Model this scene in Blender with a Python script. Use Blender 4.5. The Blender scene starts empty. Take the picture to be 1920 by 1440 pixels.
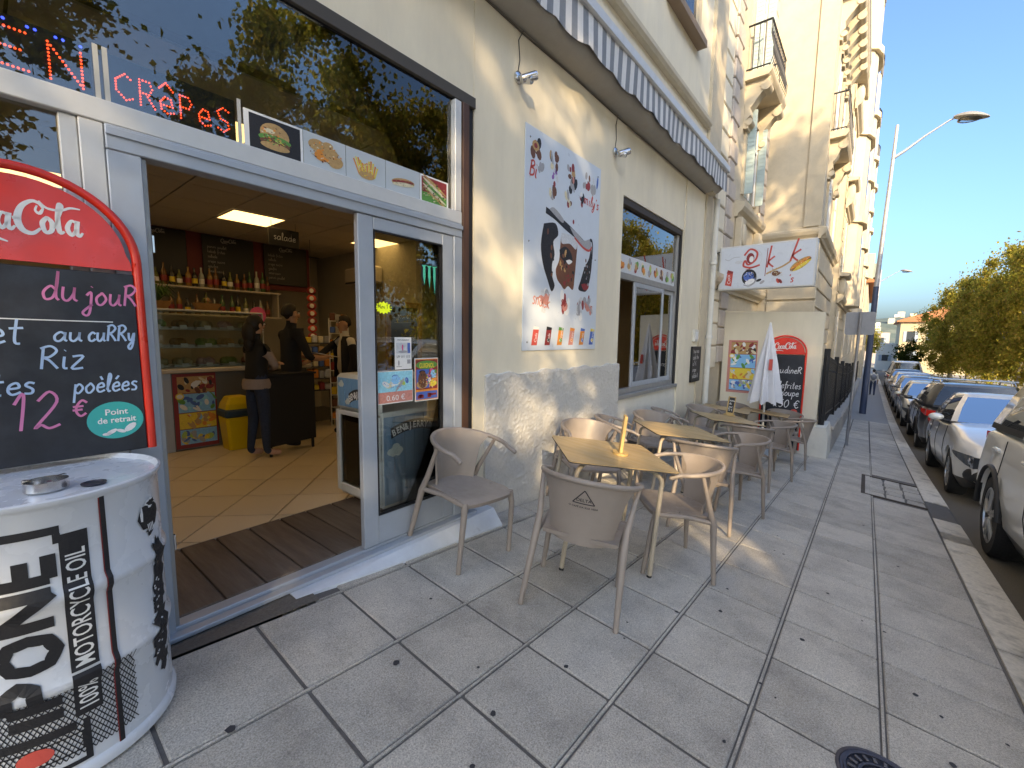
import bpy, math, random
from mathutils import Vector, Matrix
R = math.radians
random.seed(7)
scene = bpy.context.scene
COL = scene.collection

# ------------------------------------------------------------------ camera
cam_data = bpy.data.cameras.new('camera')
cam = bpy.data.objects.new('camera', cam_data)
COL.objects.link(cam)
cam_data.sensor_fit = 'HORIZONTAL'
cam_data.sensor_width = 36.0
cam_data.lens = 36.0 * 820.0 / 1920.0
cam_data.clip_start = 0.05
cam_data.clip_end = 3000.0
# world axes seen by the camera (x right, y down, z forward)
AX = (0.63262135, -0.07520016, 0.77080164)
AY = (-0.77433168, -0.07962229, 0.62775054)
AZ = (0.01416605, -0.99398452, -0.10860063)
right = Vector((AX[0], AY[0], AZ[0]))
down = Vector((AX[1], AY[1], AZ[1]))
fwd = Vector((AX[2], AY[2], AZ[2]))
cam.matrix_world = Matrix(((right.x, -down.x, -fwd.x, 0.0), (right.y, -down.y, -fwd.y, 0.0),
                           (right.z, -down.z, -fwd.z, 1.6), (0, 0, 0, 1)))
scene.camera = cam

# ------------------------------------------------------------------ light
SUN_TRAVEL = R(41.5)      # heading of the sunlight over the ground, from +X towards +Y
SUN_EL = R(24.0)
world = bpy.data.worlds.new('World')
scene.world = world
world.use_nodes = True
wn = world.node_tree.nodes
sky = wn.new('ShaderNodeTexSky')
sky.sky_type = 'NISHITA'
sky.sun_disc = False
sky.sun_elevation = SUN_EL
sky.sun_rotation = R(90) - (SUN_TRAVEL + math.pi)
sky.air_density = 1.0
sky.dust_density = 3.8
sky.ozone_density = 10.0
wn['Background'].inputs['Strength'].default_value = 0.15
world.node_tree.links.new(sky.outputs[0], wn['Background'].inputs['Color'])
sun_data = bpy.data.lights.new('sun', 'SUN')
sun_data.energy = 2.1
sun_data.angle = R(0.5)
sun_data.color = (1.0, 0.88, 0.70)
sun = bpy.data.objects.new('sun', sun_data)
COL.objects.link(sun)
sdir = Vector((math.cos(SUN_TRAVEL) * math.cos(SUN_EL), math.sin(SUN_TRAVEL) * math.cos(SUN_EL), -math.sin(SUN_EL)))
sun.rotation_euler = sdir.to_track_quat('-Z', 'Y').to_euler()
sun.location = (-20, -20, 30)
scene.view_settings.view_transform = 'Standard'
scene.view_settings.look = 'None'
scene.view_settings.exposure = 1.88
scene.view_settings.use_white_balance = True
scene.view_settings.white_balance_temperature = 9100
scene.view_settings.white_balance_tint = 10
scene.view_settings.gamma = 1.0
scene.view_settings.use_curve_mapping = False
scene.cycles.max_bounces = 8
scene.cycles.diffuse_bounces = 4
scene.cycles.glossy_bounces = 4
scene.cycles.transparent_max_bounces = 16
scene.cycles.use_denoising = True
scene.cycles.sample_clamp_indirect = 6.0

# ------------------------------------------------------------------ materials
MATS = {}
def mat(name, col=(0.5, 0.5, 0.5), rough=0.6, metal=0.0, var=0.0, vscale=6.0, bump=0.0, bscale=60.0, emit=None, estr=0.0,
        coat=0.0, spec=0.5, col2=None, c2scale=3.0, c2lo=0.45, c2hi=0.62, objvar=0.0, stretch=None, dirt=0.0):
    """principled material: fine tone variation, a second colour in patches, bump, a tone per object"""
    if name in MATS:
        return MATS[name]
    m = bpy.data.materials.new(name); m.use_nodes = True
    nt = m.node_tree; b = nt.nodes['Principled BSDF']
    b.inputs['Base Color'].default_value = (*col, 1)
    b.inputs['Roughness'].default_value = rough
    b.inputs['Metallic'].default_value = metal
    b.inputs['Specular IOR Level'].default_value = spec
    b.inputs['Coat Weight'].default_value = coat
    if coat: b.inputs['Coat Roughness'].default_value = 0.06
    if emit:
        b.inputs['Emission Color'].default_value = (*emit, 1); b.inputs['Emission Strength'].default_value = estr
    L = nt.links.new
    tc = nt.nodes.new('ShaderNodeTexCoord')
    vec = tc.outputs['Object']
    geo = nt.nodes.new('ShaderNodeNewGeometry')
    vec = geo.outputs['Position']
    if stretch:
        mp = nt.nodes.new('ShaderNodeMapping'); mp.inputs['Scale'].default_value = stretch
        L(vec, mp.inputs['Vector']); vec = mp.outputs['Vector']
    def noise(sc, det=4.0, rgh=0.6):
        n = nt.nodes.new('ShaderNodeTexNoise'); n.inputs['Scale'].default_value = sc
        n.inputs['Detail'].default_value = det; n.inputs['Roughness'].default_value = rgh
        L(vec, n.inputs['Vector']); return n.outputs['Fac']
    def ramp(src, lo, hi, a, bb):
        r = nt.nodes.new('ShaderNodeMapRange'); r.inputs['From Min'].default_value = lo; r.inputs['From Max'].default_value = hi
        r.inputs['To Min'].default_value = a; r.inputs['To Max'].default_value = bb; L(src, r.inputs['Value']); return r.outputs[0]
    def mix(fac, a, bb, kind='MIX'):
        x = nt.nodes.new('ShaderNodeMix'); x.data_type = 'RGBA'; x.blend_type = kind
        if isinstance(fac, float): x.inputs[0].default_value = fac
        else: L(fac, x.inputs[0])
        for i, s in ((6, a), (7, bb)):
            if isinstance(s, tuple): x.inputs[i].default_value = (*s, 1)
            else: L(s, x.inputs[i])
        return x.outputs[2]
    c = tuple(col)
    if col2:
        c = mix(ramp(noise(c2scale, 6.0, 0.65), c2lo, c2hi, 0.0, 1.0), c, tuple(col2))
    if var:
        v = ramp(noise(vscale, 5.0, 0.7), 0.25, 0.75, 1 - var, 1 + var)
        cb = nt.nodes.new('ShaderNodeCombineColor'); [L(v, cb.inputs[i]) for i in range(3)]
        c = mix(1.0, c, cb.outputs[0], 'MULTIPLY')
    if objvar:
        oi = nt.nodes.new('ShaderNodeObjectInfo')
        v = ramp(oi.outputs['Random'], 0, 1, 1 - objvar, 1 + objvar)
        cb = nt.nodes.new('ShaderNodeCombineColor'); [L(v, cb.inputs[i]) for i in range(3)]
        c = mix(1.0, c, cb.outputs[0], 'MULTIPLY')
    if not isinstance(c, tuple): L(c, b.inputs['Base Color'])
    if var and rough > 0.15 and metal < 0.5:
        L(ramp(noise(vscale * 1.7), 0.3, 0.7, max(rough - 0.12, 0.05), min(rough + 0.12, 1)), b.inputs['Roughness'])
    if bump:
        bp = nt.nodes.new('ShaderNodeBump'); bp.inputs['Strength'].default_value = bump; bp.inputs['Distance'].default_value = 0.02
        L(noise(bscale, 6.0, 0.65), bp.inputs['Height']); L(bp.outputs[0], b.inputs['Normal'])
    MATS[name] = m
    return m

def glass_mat(name, tint=(0.9, 0.95, 0.95), rough=0.0, ior=1.5, boost=1.0):
    if name in MATS: return MATS[name]
    m = bpy.data.materials.new(name); m.use_nodes = True
    nt = m.node_tree; nt.nodes.remove(nt.nodes['Principled BSDF'])
    out = nt.nodes['Material Output']
    tr = nt.nodes.new('ShaderNodeBsdfTransparent'); tr.inputs[0].default_value = (*tint, 1)
    gl = nt.nodes.new('ShaderNodeBsdfGlossy'); gl.inputs['Roughness'].default_value = rough
    fr = nt.nodes.new('ShaderNodeFresnel'); fr.inputs['IOR'].default_value = ior
    mu = nt.nodes.new('ShaderNodeMath'); mu.operation = 'MULTIPLY'; mu.inputs[1].default_value = boost; mu.use_clamp = True
    mx = nt.nodes.new('ShaderNodeMixShader')
    L = nt.links.new
    L(fr.outputs[0], mu.inputs[0]); L(mu.outputs[0], mx.inputs[0]); L(tr.outputs[0], mx.inputs[1]); L(gl.outputs[0], mx.inputs[2]); L(mx.outputs[0], out.inputs[0])
    MATS[name] = m
    return m

def leaf_mat(name, cols, trans=0.4):
    if name in MATS: return MATS[name]
    m = bpy.data.materials.new(name); m.use_nodes = True
    nt = m.node_tree; nt.nodes.remove(nt.nodes['Principled BSDF']); out = nt.nodes['Material Output']; L = nt.links.new
    geo = nt.nodes.new('ShaderNodeNewGeometry')
    rp = nt.nodes.new('ShaderNodeValToRGB'); rp.color_ramp.interpolation = 'LINEAR'
    els = rp.color_ramp.elements
    els[0].position = 0.0; els[0].color = (*cols[0], 1); els[1].position = 1.0; els[1].color = (*cols[-1], 1)
    for i, c in enumerate(cols[1:-1]):
        e = els.new((i + 1) / (len(cols) - 1)); e.color = (*c, 1)
    L(geo.outputs['Random Per Island'], rp.inputs[0])
    d = nt.nodes.new('ShaderNodeBsdfDiffuse'); t = nt.nodes.new('ShaderNodeBsdfTranslucent')
    L(rp.outputs[0], d.inputs[0]); L(rp.outputs[0], t.inputs[0])
    mx = nt.nodes.new('ShaderNodeMixShader'); mx.inputs[0].default_value = trans
    L(d.outputs[0], mx.inputs[1]); L(t.outputs[0], mx.inputs[2]); L(mx.outputs[0], out.inputs[0])
    MATS[name] = m
    return m

# ------------------------------------------------------------------ mesh helpers
def V(*a): return Vector(a)
class MB:
    def __init__(s):
        s.v = []; s.f = []; s.m = []; s.mats = []
    def mi(s, m):
        if m not in s.mats: s.mats.append(m)
        return s.mats.index(m)
    def add(s, vs, fs, m):
        o = len(s.v); k = s.mi(m)
        s.v += [tuple(x) for x in vs]
        for f in fs: s.f.append(tuple(o + i for i in f)); s.m.append(k)
        return s
    def box(s, a, b, m):
        x0, y0, z0 = a; x1, y1, z1 = b
        return s.add([(x0, y0, z0), (x1, y0, z0), (x1, y1, z0), (x0, y1, z0), (x0, y0, z1), (x1, y0, z1), (x1, y1, z1), (x0, y1, z1)],
                     [(0, 3, 2, 1), (4, 5, 6, 7), (0, 1, 5, 4), (1, 2, 6, 5), (2, 3, 7, 6), (3, 0, 4, 7)], m)
    def cbox(s, a, b, m, c=0.006):
        """box with chamfered edges"""
        x0, y0, z0 = a; x1, y1, z1 = b
        c = min(c, (x1 - x0) * .45, (y1 - y0) * .45, (z1 - z0) * .45)
        vs = []; idx = {}
        for i, X in ((0, (x0, x1)), ):
            pass
        P = {}
        for sx in (0, 1):
            for sy in (0, 1):
                for sz in (0, 1):
                    X = (x0, x1)[sx]; Y = (y0, y1)[sy]; Z = (z0, z1)[sz]
                    dx = c if sx == 0 else -c; dy = c if sy == 0 else -c; dz = c if sz == 0 else -c
                    P[(sx, sy, sz, 'x')] = len(vs); vs.append((X, Y + dy, Z + dz))
                    P[(sx, sy, sz, 'y')] = len(vs); vs.append((X + dx, Y, Z + dz))
                    P[(sx, sy, sz, 'z')] = len(vs); vs.append((X + dx, Y + dy, Z))
        fs = []
        for q in (0, 1):
            o = (lambda l: l if q else l[::-1])
            fs.append(o([P[(q, 0, 0, 'x')], P[(q, 1, 0, 'x')], P[(q, 1, 1, 'x')], P[(q, 0, 1, 'x')]]))
            fs.append(o([P[(0, q, 0, 'y')], P[(0, q, 1, 'y')], P[(1, q, 1, 'y')], P[(1, q, 0, 'y')]]))
            fs.append(o([P[(0, 0, q, 'z')], P[(1, 0, q, 'z')], P[(1, 1, q, 'z')], P[(0, 1, q, 'z')]]))
        for a2 in (0, 1):
            for b2 in (0, 1):
                fs.append([P[(a2, b2, 0, 'x')], P[(a2, b2, 0, 'y')], P[(a2, b2, 1, 'y')], P[(a2, b2, 1, 'x')]])
                fs.append([P[(a2, 0, b2, 'x')], P[(a2, 0, b2, 'z')], P[(a2, 1, b2, 'z')], P[(a2, 1, b2, 'x')]])
                fs.append([P[(0, a2, b2, 'y')], P[(0, a2, b2, 'z')], P[(1, a2, b2, 'z')], P[(1, a2, b2, 'y')]])
                for c2 in (0, 1):
                    fs.append([P[(a2, b2, c2, 'x')], P[(a2, b2, c2, 'y')], P[(a2, b2, c2, 'z')]])
        return s.add(vs, fs, m)
    def obox(s, c, u, v, w, m):
        c, u, v, w = map(Vector, (c, u, v, w))
        vs = [c + a * u + b * v + d * w for d in (-1, 1) for a, b in ((-1, -1), (1, -1), (1, 1), (-1, 1))]
        return s.add(vs, [(0, 3, 2, 1), (4, 5, 6, 7), (0, 1, 5, 4), (1, 2, 6, 5), (2, 3, 7, 6), (3, 0, 4, 7)], m)
    def tube(s, pts, r, m, n=8, cap=True, flat=1.0):
        pts = [Vector(p) for p in pts]; N = len(pts)
        rs = r if isinstance(r, (list, tuple)) else [r] * N
        vs = []; ref = None
        for i, p in enumerate(pts):
            t = (pts[min(i + 1, N - 1)] - pts[max(i - 1, 0)])
            if t.length < 1e-9: t = Vector((0, 0, 1))
            t.normalize()
            if ref is None: ref = Vector((0, 0, 1)) if abs(t.z) < 0.9 else Vector((1, 0, 0))
            u = t.cross(ref)
            if u.length < 1e-6: u = t.orthogonal()
            u.normalize(); w = u.cross(t).normalized(); ref = w
            for k in range(n):
                a = 2 * math.pi * k / n
                vs.append(p + u * (rs[i] * math.cos(a)) + w * (rs[i] * flat * math.sin(a)))
        fs = [(i * n + k, i * n + (k + 1) % n, (i + 1) * n + (k + 1) % n, (i + 1) * n + k) for i in range(N - 1) for k in range(n)]
        if cap: fs += [tuple(range(n - 1, -1, -1)), tuple((N - 1) * n + k for k in range(n))]
        return s.add(vs, fs, m)
    def lathe(s, prof, m, n=24, c=(0, 0, 0), M=None):
        """prof: list of (radius, height) bottom to top, round the z axis"""
        vs = []; fs = []; N = len(prof)
        for r_, z in prof:
            for k in range(n):
                a = 2 * math.pi * k / n
                p = Vector((r_ * math.cos(a), r_ * math.sin(a), z))
                if M: p = M @ p
                vs.append(p + Vector(c))
        for i in range(N - 1):
            for k in range(n):
                fs.append((i * n + k, i * n + (k + 1) % n, (i + 1) * n + (k + 1) % n, (i + 1) * n + k))
        if prof[0][0] > 1e-5: fs.append(tuple(range(n - 1, -1, -1)))
        if prof[-1][0] > 1e-5: fs.append(tuple((N - 1) * n + k for k in range(n)))
        return s.add(vs, fs, m)
    def prism(s, poly, o, u, v, w, m):
        """polygon in the plane (o,u,v), extruded along vector w"""
        o, u, v, w = map(Vector, (o, u, v, w)); n = len(poly)
        vs = [o + u * a + v * b for a, b in poly]; vs += [p + w for p in vs]
        fs = [tuple(range(n - 1, -1, -1)), tuple(range(n, 2 * n))] + [(i, (i + 1) % n, n + (i + 1) % n, n + i) for i in range(n)]
        return s.add(vs, fs, m)
    def poly(s, pts, m): return s.add(pts, [tuple(range(len(pts)))], m)
    def loft(s, rings, m, closed=True, caps=True):
        n = len(rings[0]); vs = [p for r_ in rings for p in r_]; fs = []
        for i in range(len(rings) - 1):
            for k in range(n if closed else n - 1):
                fs.append((i * n + k, i * n + (k + 1) % n, (i + 1) * n + (k + 1) % n, (i + 1) * n + k))
        if caps and closed: fs += [tuple(range(n - 1, -1, -1)), tuple((len(rings) - 1) * n + k for k in range(n))]
        return s.add(vs, fs, m)
    def ellipsoid(s, c, r, m, n=12, k=8, M=None):
        vs = []; fs = []
        for i in range(k + 1):
            ph = -math.pi / 2 + math.pi * i / k
            for j in range(n):
                a = 2 * math.pi * j / n
                p = Vector((r[0] * math.cos(ph) * math.cos(a), r[1] * math.cos(ph) * math.sin(a), r[2] * math.sin(ph)))
                if M: p = M @ p
                vs.append(p + Vector(c))
        for i in range(k):
            for j in range(n): fs.append((i * n + j, i * n + (j + 1) % n, (i + 1) * n + (j + 1) % n, (i + 1) * n + j))
        return s.add(vs, fs, m)
    def mesh(s, name, smooth=None):
        me = bpy.data.meshes.new(name); me.from_pydata(s.v, [], s.f)
        for m in s.mats: me.materials.append(m)
        me.polygons.foreach_set('material_index', s.m)
        if smooth is not None:
            me.polygons.foreach_set('use_smooth', [True] * len(s.f)); me.set_sharp_from_angle(angle=R(smooth))
        me.update(); return me
    def build(s, name, parent=None, smooth=None, loc=None, rot=None, **k):
        return link(name, s.mesh(name, smooth), parent, loc, rot, **k)

def link(name, data, parent=None, loc=None, rot=None, label=None, cat=None, group=None, kind=None, M=None):
    o = bpy.data.objects.new(name, data); COL.objects.link(o)
    if parent: o.parent = parent
    if loc: o.location = loc
    if rot: o.rotation_euler = rot
    if M: o.matrix_local = M
    tag(o, label, cat, group, kind)
    return o
def tag(o, label=None, cat=None, group=None, kind=None):
    if label: o['label'] = label
    if cat: o['category'] = cat
    if group: o['group'] = group
    if kind: o['kind'] = kind
    return o
def empty(name, loc=(0, 0, 0), label=None, cat=None, group=None, kind=None, rot=None, M=None):
    o = link(name, None, None, loc, rot, label, cat, group, kind, M)
    o.empty_display_size = 0.2
    return o
def copy_tree(o, parent=None):
    c = o.copy(); COL.objects.link(c); c.parent = parent
    if parent: c.matrix_parent_inverse = o.matrix_parent_inverse.copy()
    for ch in o.children: copy_tree(ch, c)
    return c

class Plane:
    """a flat sheet in space: (a, b) along u and v, h metres proud along n"""
    def __init__(s, o, u, v, n=None):
        s.o = Vector(o); s.u = Vector(u); s.v = Vector(v)
        s.n = Vector(n) if n else s.u.cross(s.v).normalized()
    def p(s, a, b, h=0.0): return s.o + s.u * a + s.v * b + s.n * h
def decal(mb, P, pts, m, h=0.001):
    mb.poly([P.p(a, b, h) for a, b in pts], m)
def drect(mb, P, a0, b0, a1, b1, m, h=0.001): decal(mb, P, [(a0, b0), (a1, b0), (a1, b1), (a0, b1)], m, h)
def dell(mb, P, a, b, ra, rb, m, h=0.001, n=20, rot=0.0, a0=0, a1=2 * math.pi):
    c, s_ = math.cos(rot), math.sin(rot); pts = []
    full = abs(a1 - a0 - 2 * math.pi) < 1e-6
    for k in range(n if full else n + 1):
        t = a0 + (a1 - a0) * k / n; x = ra * math.cos(t); y = rb * math.sin(t); pts.append((a + x * c - y * s_, b + x * s_ + y * c))
    decal(mb, P, pts, m, h)
def smoothline(pts, k=5):
    if len(pts) < 3: return list(pts)
    out = []
    for i in range(len(pts) - 1):
        p0 = pts[max(i - 1, 0)]; p1 = pts[i]; p2 = pts[i + 1]; p3 = pts[min(i + 2, len(pts) - 1)]
        for j in range(k):
            t = j / k
            out.append(tuple(0.5 * (2 * p1[d] + (p2[d] - p0[d]) * t + (2 * p0[d] - 5 * p1[d] + 4 * p2[d] - p3[d]) * t * t
                                    + (3 * p1[d] - p0[d] - 3 * p2[d] + p3[d]) * t ** 3) for d in range(len(p1))))
    out.append(tuple(pts[-1])); return out
def ribbon(mb, P, pts, w, m, h=0.001, smooth=True):
    """a flat pen stroke; pts may carry a third value: width factor"""
    if smooth: pts = smoothline(pts)
    L_, R_ = [], []
    for i, q in enumerate(pts):
        a = pts[max(i - 1, 0)]; b = pts[min(i + 1, len(pts) - 1)]
        dx, dy = b[0] - a[0], b[1] - a[1]; d = math.hypot(dx, dy) or 1e-9
        ww = w * (q[2] if len(q) > 2 else 1.0) / 2
        L_.append(P.p(q[0] - dy / d * ww, q[1] + dx / d * ww, h)); R_.append(P.p(q[0] + dy / d * ww, q[1] - dx / d * ww, h))
    n = len(pts)
    mb.add(L_ + R_, [(i, n + i, n + i + 1, i + 1) for i in range(n - 1)], m)

# handwriting: strokes in units of the x-height, (x, y), baseline 0
HAND = {
 'a': (1.1, [[(.85, .8), (.5, 1), (.1, .6), (.15, .1), (.5, .0), (.85, .5), (.9, 1), (.88, .2), (1.1, 0)]]),
 'b': (1.0, [[(.15, 2), (.12, 0), (.5, .05), (.85, .5), (.5, 1), (.15, .7)]]),
 'c': (.9, [[(.85, .8), (.5, 1), (.12, .6), (.2, .1), (.55, 0), (.9, .25)]]),
 'd': (1.1, [[(.85, .75), (.5, 1), (.1, .55), (.25, .05), (.7, .2), (.9, 1), (.92, 2.1), (.88, .4), (1.1, 0)]]),
 'e': (.9, [[(.1, .5), (.75, .6), (.6, 1), (.2, .8), (.12, .3), (.4, 0), (.9, .2)]]),
 'i': (.5, [[(.2, 1), (.2, .1), (.45, 0)], [(.2, 1.5), (.24, 1.54)]]),
 'j': (.6, [[(0, .75), (.35, 1), (.35, -.6), (.1, -1), (-.2, -.7), (.5, 0)], [(.35, 1.5), (.39, 1.54)]]),
 'l': (.5, [[(.1, .2), (.45, 1.6), (.25, 2), (.15, 1), (.25, .05), (.5, .1)]]),
 'm': (1.5, [[(.1, 1), (.12, 0)], [(.12, .7), (.4, 1), (.6, .8), (.6, 0)], [(.6, .7), (.9, 1), (1.15, .8), (1.15, .1), (1.4, 0)]]),
 'n': (1.0, [[(.1, 1), (.12, 0)], [(.12, .7), (.45, 1), (.75, .8), (.78, 0)]]),
 'o': (1.0, [[(.5, 1), (.1, .6), (.2, .08), (.55, 0), (.88, .5), (.55, 1), (.45, .98)]]),
 'p': (1.0, [[(.15, 1), (.1, -1)], [(.12, .6), (.5, 1), (.88, .55), (.5, 0), (.15, .2)]]),
 'q': (1.0, [[(.85, .8), (.5, 1), (.1, .5), (.45, 0), (.85, .5)], [(.88, 1), (.85, -1)]]),
 'r': (.8, [[(.15, 1), (.15, 0)], [(.15, .6), (.45, .95), (.75, .9)]]),
 's': (.8, [[(.7, .9), (.35, 1), (.15, .75), (.6, .4), (.55, .05), (.1, .05)]]),
 't': (.75, [[(.35, 1.8), (.32, .2), (.6, 0)], [(0, 1.1), (.7, 1.15)]]),
 'u': (1.1, [[(.1, 1), (.12, .2), (.45, 0), (.8, .5), (.85, 1), (.85, .2), (1.1, 0)]]),
 'v': (.9, [[(.1, 1), (.4, 0), (.8, 1)]]),
 'x': (.9, [[(.1, 1), (.8, 0)], [(.8, 1), (.1, 0)]]),
 'y': (.9, [[(.1, 1), (.2, .3), (.5, .1), (.8, 1), (.75, -.4), (.45, -1), (.2, -.6), (.9, .2)]]),
 'z': (.9, [[(.1, 1), (.8, 1), (.1, 0), (.85, 0)]]),
 'k': (.9, [[(.2, 2), (.15, 0)], [(.75, 1), (.2, .5), (.8, 0)]]),
 'h': (1.0, [[(.15, 2), (.12, 0)], [(.12, .6), (.45, 1), (.78, .7), (.8, 0)]]),
 'g': (1.0, [[(.85, .85), (.5, 1), (.1, .55), (.4, .02), (.85, .5), (.85, -.5), (.45, -1), (.15, -.6)]]),
 'f': (.7, [[(.75, 1.8), (.5, 2), (.35, 1.5), (.3, -.8)], [(0, 1), (.7, 1.05)]]),
 'R': (1.2, [[(.15, 0), (.18, 1.8)], [(.0, 1.7), (.6, 1.9), (1.0, 1.5), (.6, 1.0), (.2, .95), (.6, .7), (1.15, 0)]]),
 'P': (1.1, [[(.15, 0), (.18, 1.8)], [(.0, 1.7), (.6, 1.9), (1.0, 1.5), (.6, .95), (.2, .9)]]),
 'C': (1.2, [[(1.05, 1.5), (.6, 1.85), (.15, 1.3), (.15, .5), (.6, 0), (1.1, .35)]]),
 'M': (1.5, [[(.1, 0), (.2, 1.8), (.7, .5), (1.2, 1.8), (1.35, 0)]]),
 'B': (1.1, [[(.15, 0), (.2, 1.8)], [(.0, 1.65), (.6, 1.85), (.9, 1.4), (.25, 1.0), (.9, .9), (.95, .25), (.15, 0)]]),
 'U': (1.1, [[(.1, 1.2), (.12, .3), (.5, 0), (.9, .4), (.9, 1.2)]]),
 '1': (.7, [[(.1, 1.3), (.4, 1.8), (.4, 0)]]),
 '2': (1.0, [[(.1, 1.4), (.5, 1.85), (.8, 1.3), (.1, .1), (.3, .2), (.6, 0), (1.0, .15)]]),
 '4': (1.0, [[(.6, 1.8), (.05, .6), (.9, .65)], [(.7, 1.1), (.65, 0)]]),
 '5': (1.0, [[(.85, 1.8), (.25, 1.8), (.2, 1.1), (.7, 1.1), (.8, .4), (.4, 0), (.1, .2)]]),
 '0': (1.0, [[(.5, 1.8), (.1, 1.2), (.15, .3), (.5, 0), (.9, .7), (.75, 1.6), (.5, 1.8)]]),
 '3': (.9, [[(.1, 1.6), (.5, 1.85), (.75, 1.4), (.35, 1), (.8, .6), (.5, 0), (.1, .2)]]),
 '8': (.9, [[(.7, 1.5), (.4, 1.85), (.15, 1.4), (.75, .6), (.45, 0), (.1, .5), (.7, 1.4)]]),
 '.': (.4, [[(.1, 0), (.16, .06)]]), ',': (.4, [[(.15, .1), (.05, -.3)]]), "'": (.4, [[(.2, 1.9), (.12, 1.5)]]),
 '-': (.7, [[(.1, .55), (.6, .58)]]),
 '€': (1.2, [[(1.05, 1.5), (.65, 1.8), (.3, 1.2), (.3, .5), (.65, 0), (1.05, .3)], [(0, 1.1), (.8, 1.15)], [(0, .7), (.75, .75)]]),
}
ACC = {'é': ('e', [[(.35, 1.35), (.65, 1.75)]]), 'ê': ('e', [[(.2, 1.35), (.45, 1.7), (.7, 1.35)]]), 'è': ('e', [[(.35, 1.75), (.6, 1.35)]])}
def hand(text):
    x = 0; out = []
    for ch in text:
        if ch == ' ': x += .8; continue
        extra = []
        if ch in ACC: ch, extra = ACC[ch]
        g = HAND.get(ch) or HAND.get(ch.lower()) or (.8, [])
        for st in g[1] + extra: out.append([(x + a, b) for a, b in st])
        x += g[0] + .12
    return out, x
def write(mb, P, text, a, b, xh, w, m, h=0.001, sx=1.0, slant=0.0, rise=0.0, jit=0.0):
    st, adv = hand(text)
    for s_ in st:
        q = [(a + (x * sx + y * slant) * xh, b + y * xh + x * rise * xh) for x, y in s_]
        ribbon(mb, P, q, w, m, h)
    return adv * sx * xh
def font(mb, P, text, a, b, size, m, h=0.001, sx=1.0, align='LEFT', rot=0.0, shear=0.0, off=0.0, space=1.0):
    """printed letters, filled, from the built-in typeface"""
    cu = bpy.data.curves.new('text', 'FONT'); cu.body = text; cu.size = size; cu.align_x = align; cu.fill_mode = 'FRONT'
    cu.resolution_u = 3; cu.shear = shear; cu.offset = off; cu.space_character = space
    ob = bpy.data.objects.new('text', cu); COL.objects.link(ob)
    dg = bpy.context.evaluated_depsgraph_get(); me = bpy.data.meshes.new_from_object(ob.evaluated_get(dg))
    c, s_ = math.cos(rot), math.sin(rot)
    vs = []
    for v in me.vertices:
        x, y = v.co.x * sx, v.co.y
        vs.append(P.p(a + x * c - y * s_, b + x * s_ + y * c, h))
    mb.add(vs, [tuple(p.vertices) for p in me.polygons], m)
    bpy.data.objects.remove(ob); bpy.data.curves.remove(cu); bpy.data.meshes.remove(me)

# ------------------------------------------------------------------ ground shape
def base(x):
    if x < -25: return 0.07466 * 25 + 0.0 * x
    if x <= 13: return -0.07466 * x
    if x <= 30:
        t = x - 13; return -0.97058 - 0.07466 * t + 0.5 * (0.05466 / 17) * t * t
    if x <= 140: return -0.97058 - 0.07466 * 17 + 0.5 * 0.05466 * 17 - 0.02 * (x - 30)
    return base(140)
def cross(x): return 0.0855 if x <= 13 else max(0.03, 0.0855 - 0.0555 * (x - 13) / 17)
def walk(x, y): return base(x) + cross(x) * y
def road_z(x, y): return walk(x, -1.055) - 0.12 + 0.012 * (y + 1.055)
YF = 2.537          # face of the cafe front
# ------------------------------------------------------------------ common materials
M_tile = mat('paving_slab', (0.51, 0.47, 0.405), 0.85, var=0.6, vscale=150, bump=0.5, bscale=200, col2=(0.37, 0.34, 0.295), c2scale=3.2, c2lo=.44, c2hi=.68, objvar=0.11)
M_mortar = mat('mortar', (0.13, 0.12, 0.11), 0.95, var=0.2, vscale=40)
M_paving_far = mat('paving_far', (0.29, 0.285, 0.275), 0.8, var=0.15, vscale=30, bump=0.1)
M_kerb = mat('kerb_stone', (0.62, 0.57, 0.48), 0.8, var=0.2, vscale=30, bump=0.35, bscale=35, col2=(0.33, 0.30, 0.25), c2scale=5, c2lo=.5, c2hi=.7, objvar=0.06)
M_asph = mat('asphalt', (0.12, 0.108, 0.09), 0.9, var=0.3, vscale=120, bump=0.4, bscale=220, col2=(0.12, 0.105, 0.085), c2scale=1.2)
M_patch = mat('asphalt_patch', (0.125, 0.12, 0.115), 0.9, var=0.25, vscale=120, bump=0.5, bscale=200)
M_dust = mat('park_ground', (0.32, 0.28, 0.21), 0.95, var=0.2, vscale=4)
M_cream = mat('cream_render', (0.79, 0.71, 0.55), 0.85, var=0.06, vscale=2.5, bump=0.1, bscale=90, stretch=(1, 1, .3), col2=(0.69, 0.62, 0.485), c2scale=1.3, c2lo=.45, c2hi=.7)
M_cream2 = mat('pale_stone', (0.55, 0.47, 0.345), 0.85, var=0.12, vscale=3.0, bump=0.15, bscale=40)
M_rough = mat('roughcast', (0.56, 0.54, 0.50), 0.95, var=0.12, vscale=60)
M_pink = mat('pink_stone', (0.50, 0.435, 0.375), 0.85, var=0.1, vscale=12, bump=0.3, bscale=25)
M_white_wall = mat('white_paint_wall', (0.66, 0.64, 0.57), 0.8, var=0.08, vscale=3, bump=0.1, col2=(0.5, 0.48, 0.43), c2scale=3.5, c2lo=.6, c2hi=.75)
M_alu = mat('grey_aluminium', (0.40, 0.44, 0.485), 0.42, 0.25, var=0.05, vscale=8)
M_alu_pale = mat('pale_aluminium', (0.62, 0.62, 0.60), 0.42, 0.15, var=0.05, vscale=8)
M_alu_dark = mat('window_aluminium', (0.33, 0.33, 0.32), 0.4, 0.4, var=0.05, vscale=8)
M_black = mat('black_matte', (0.012, 0.012, 0.013), 0.6)
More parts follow.
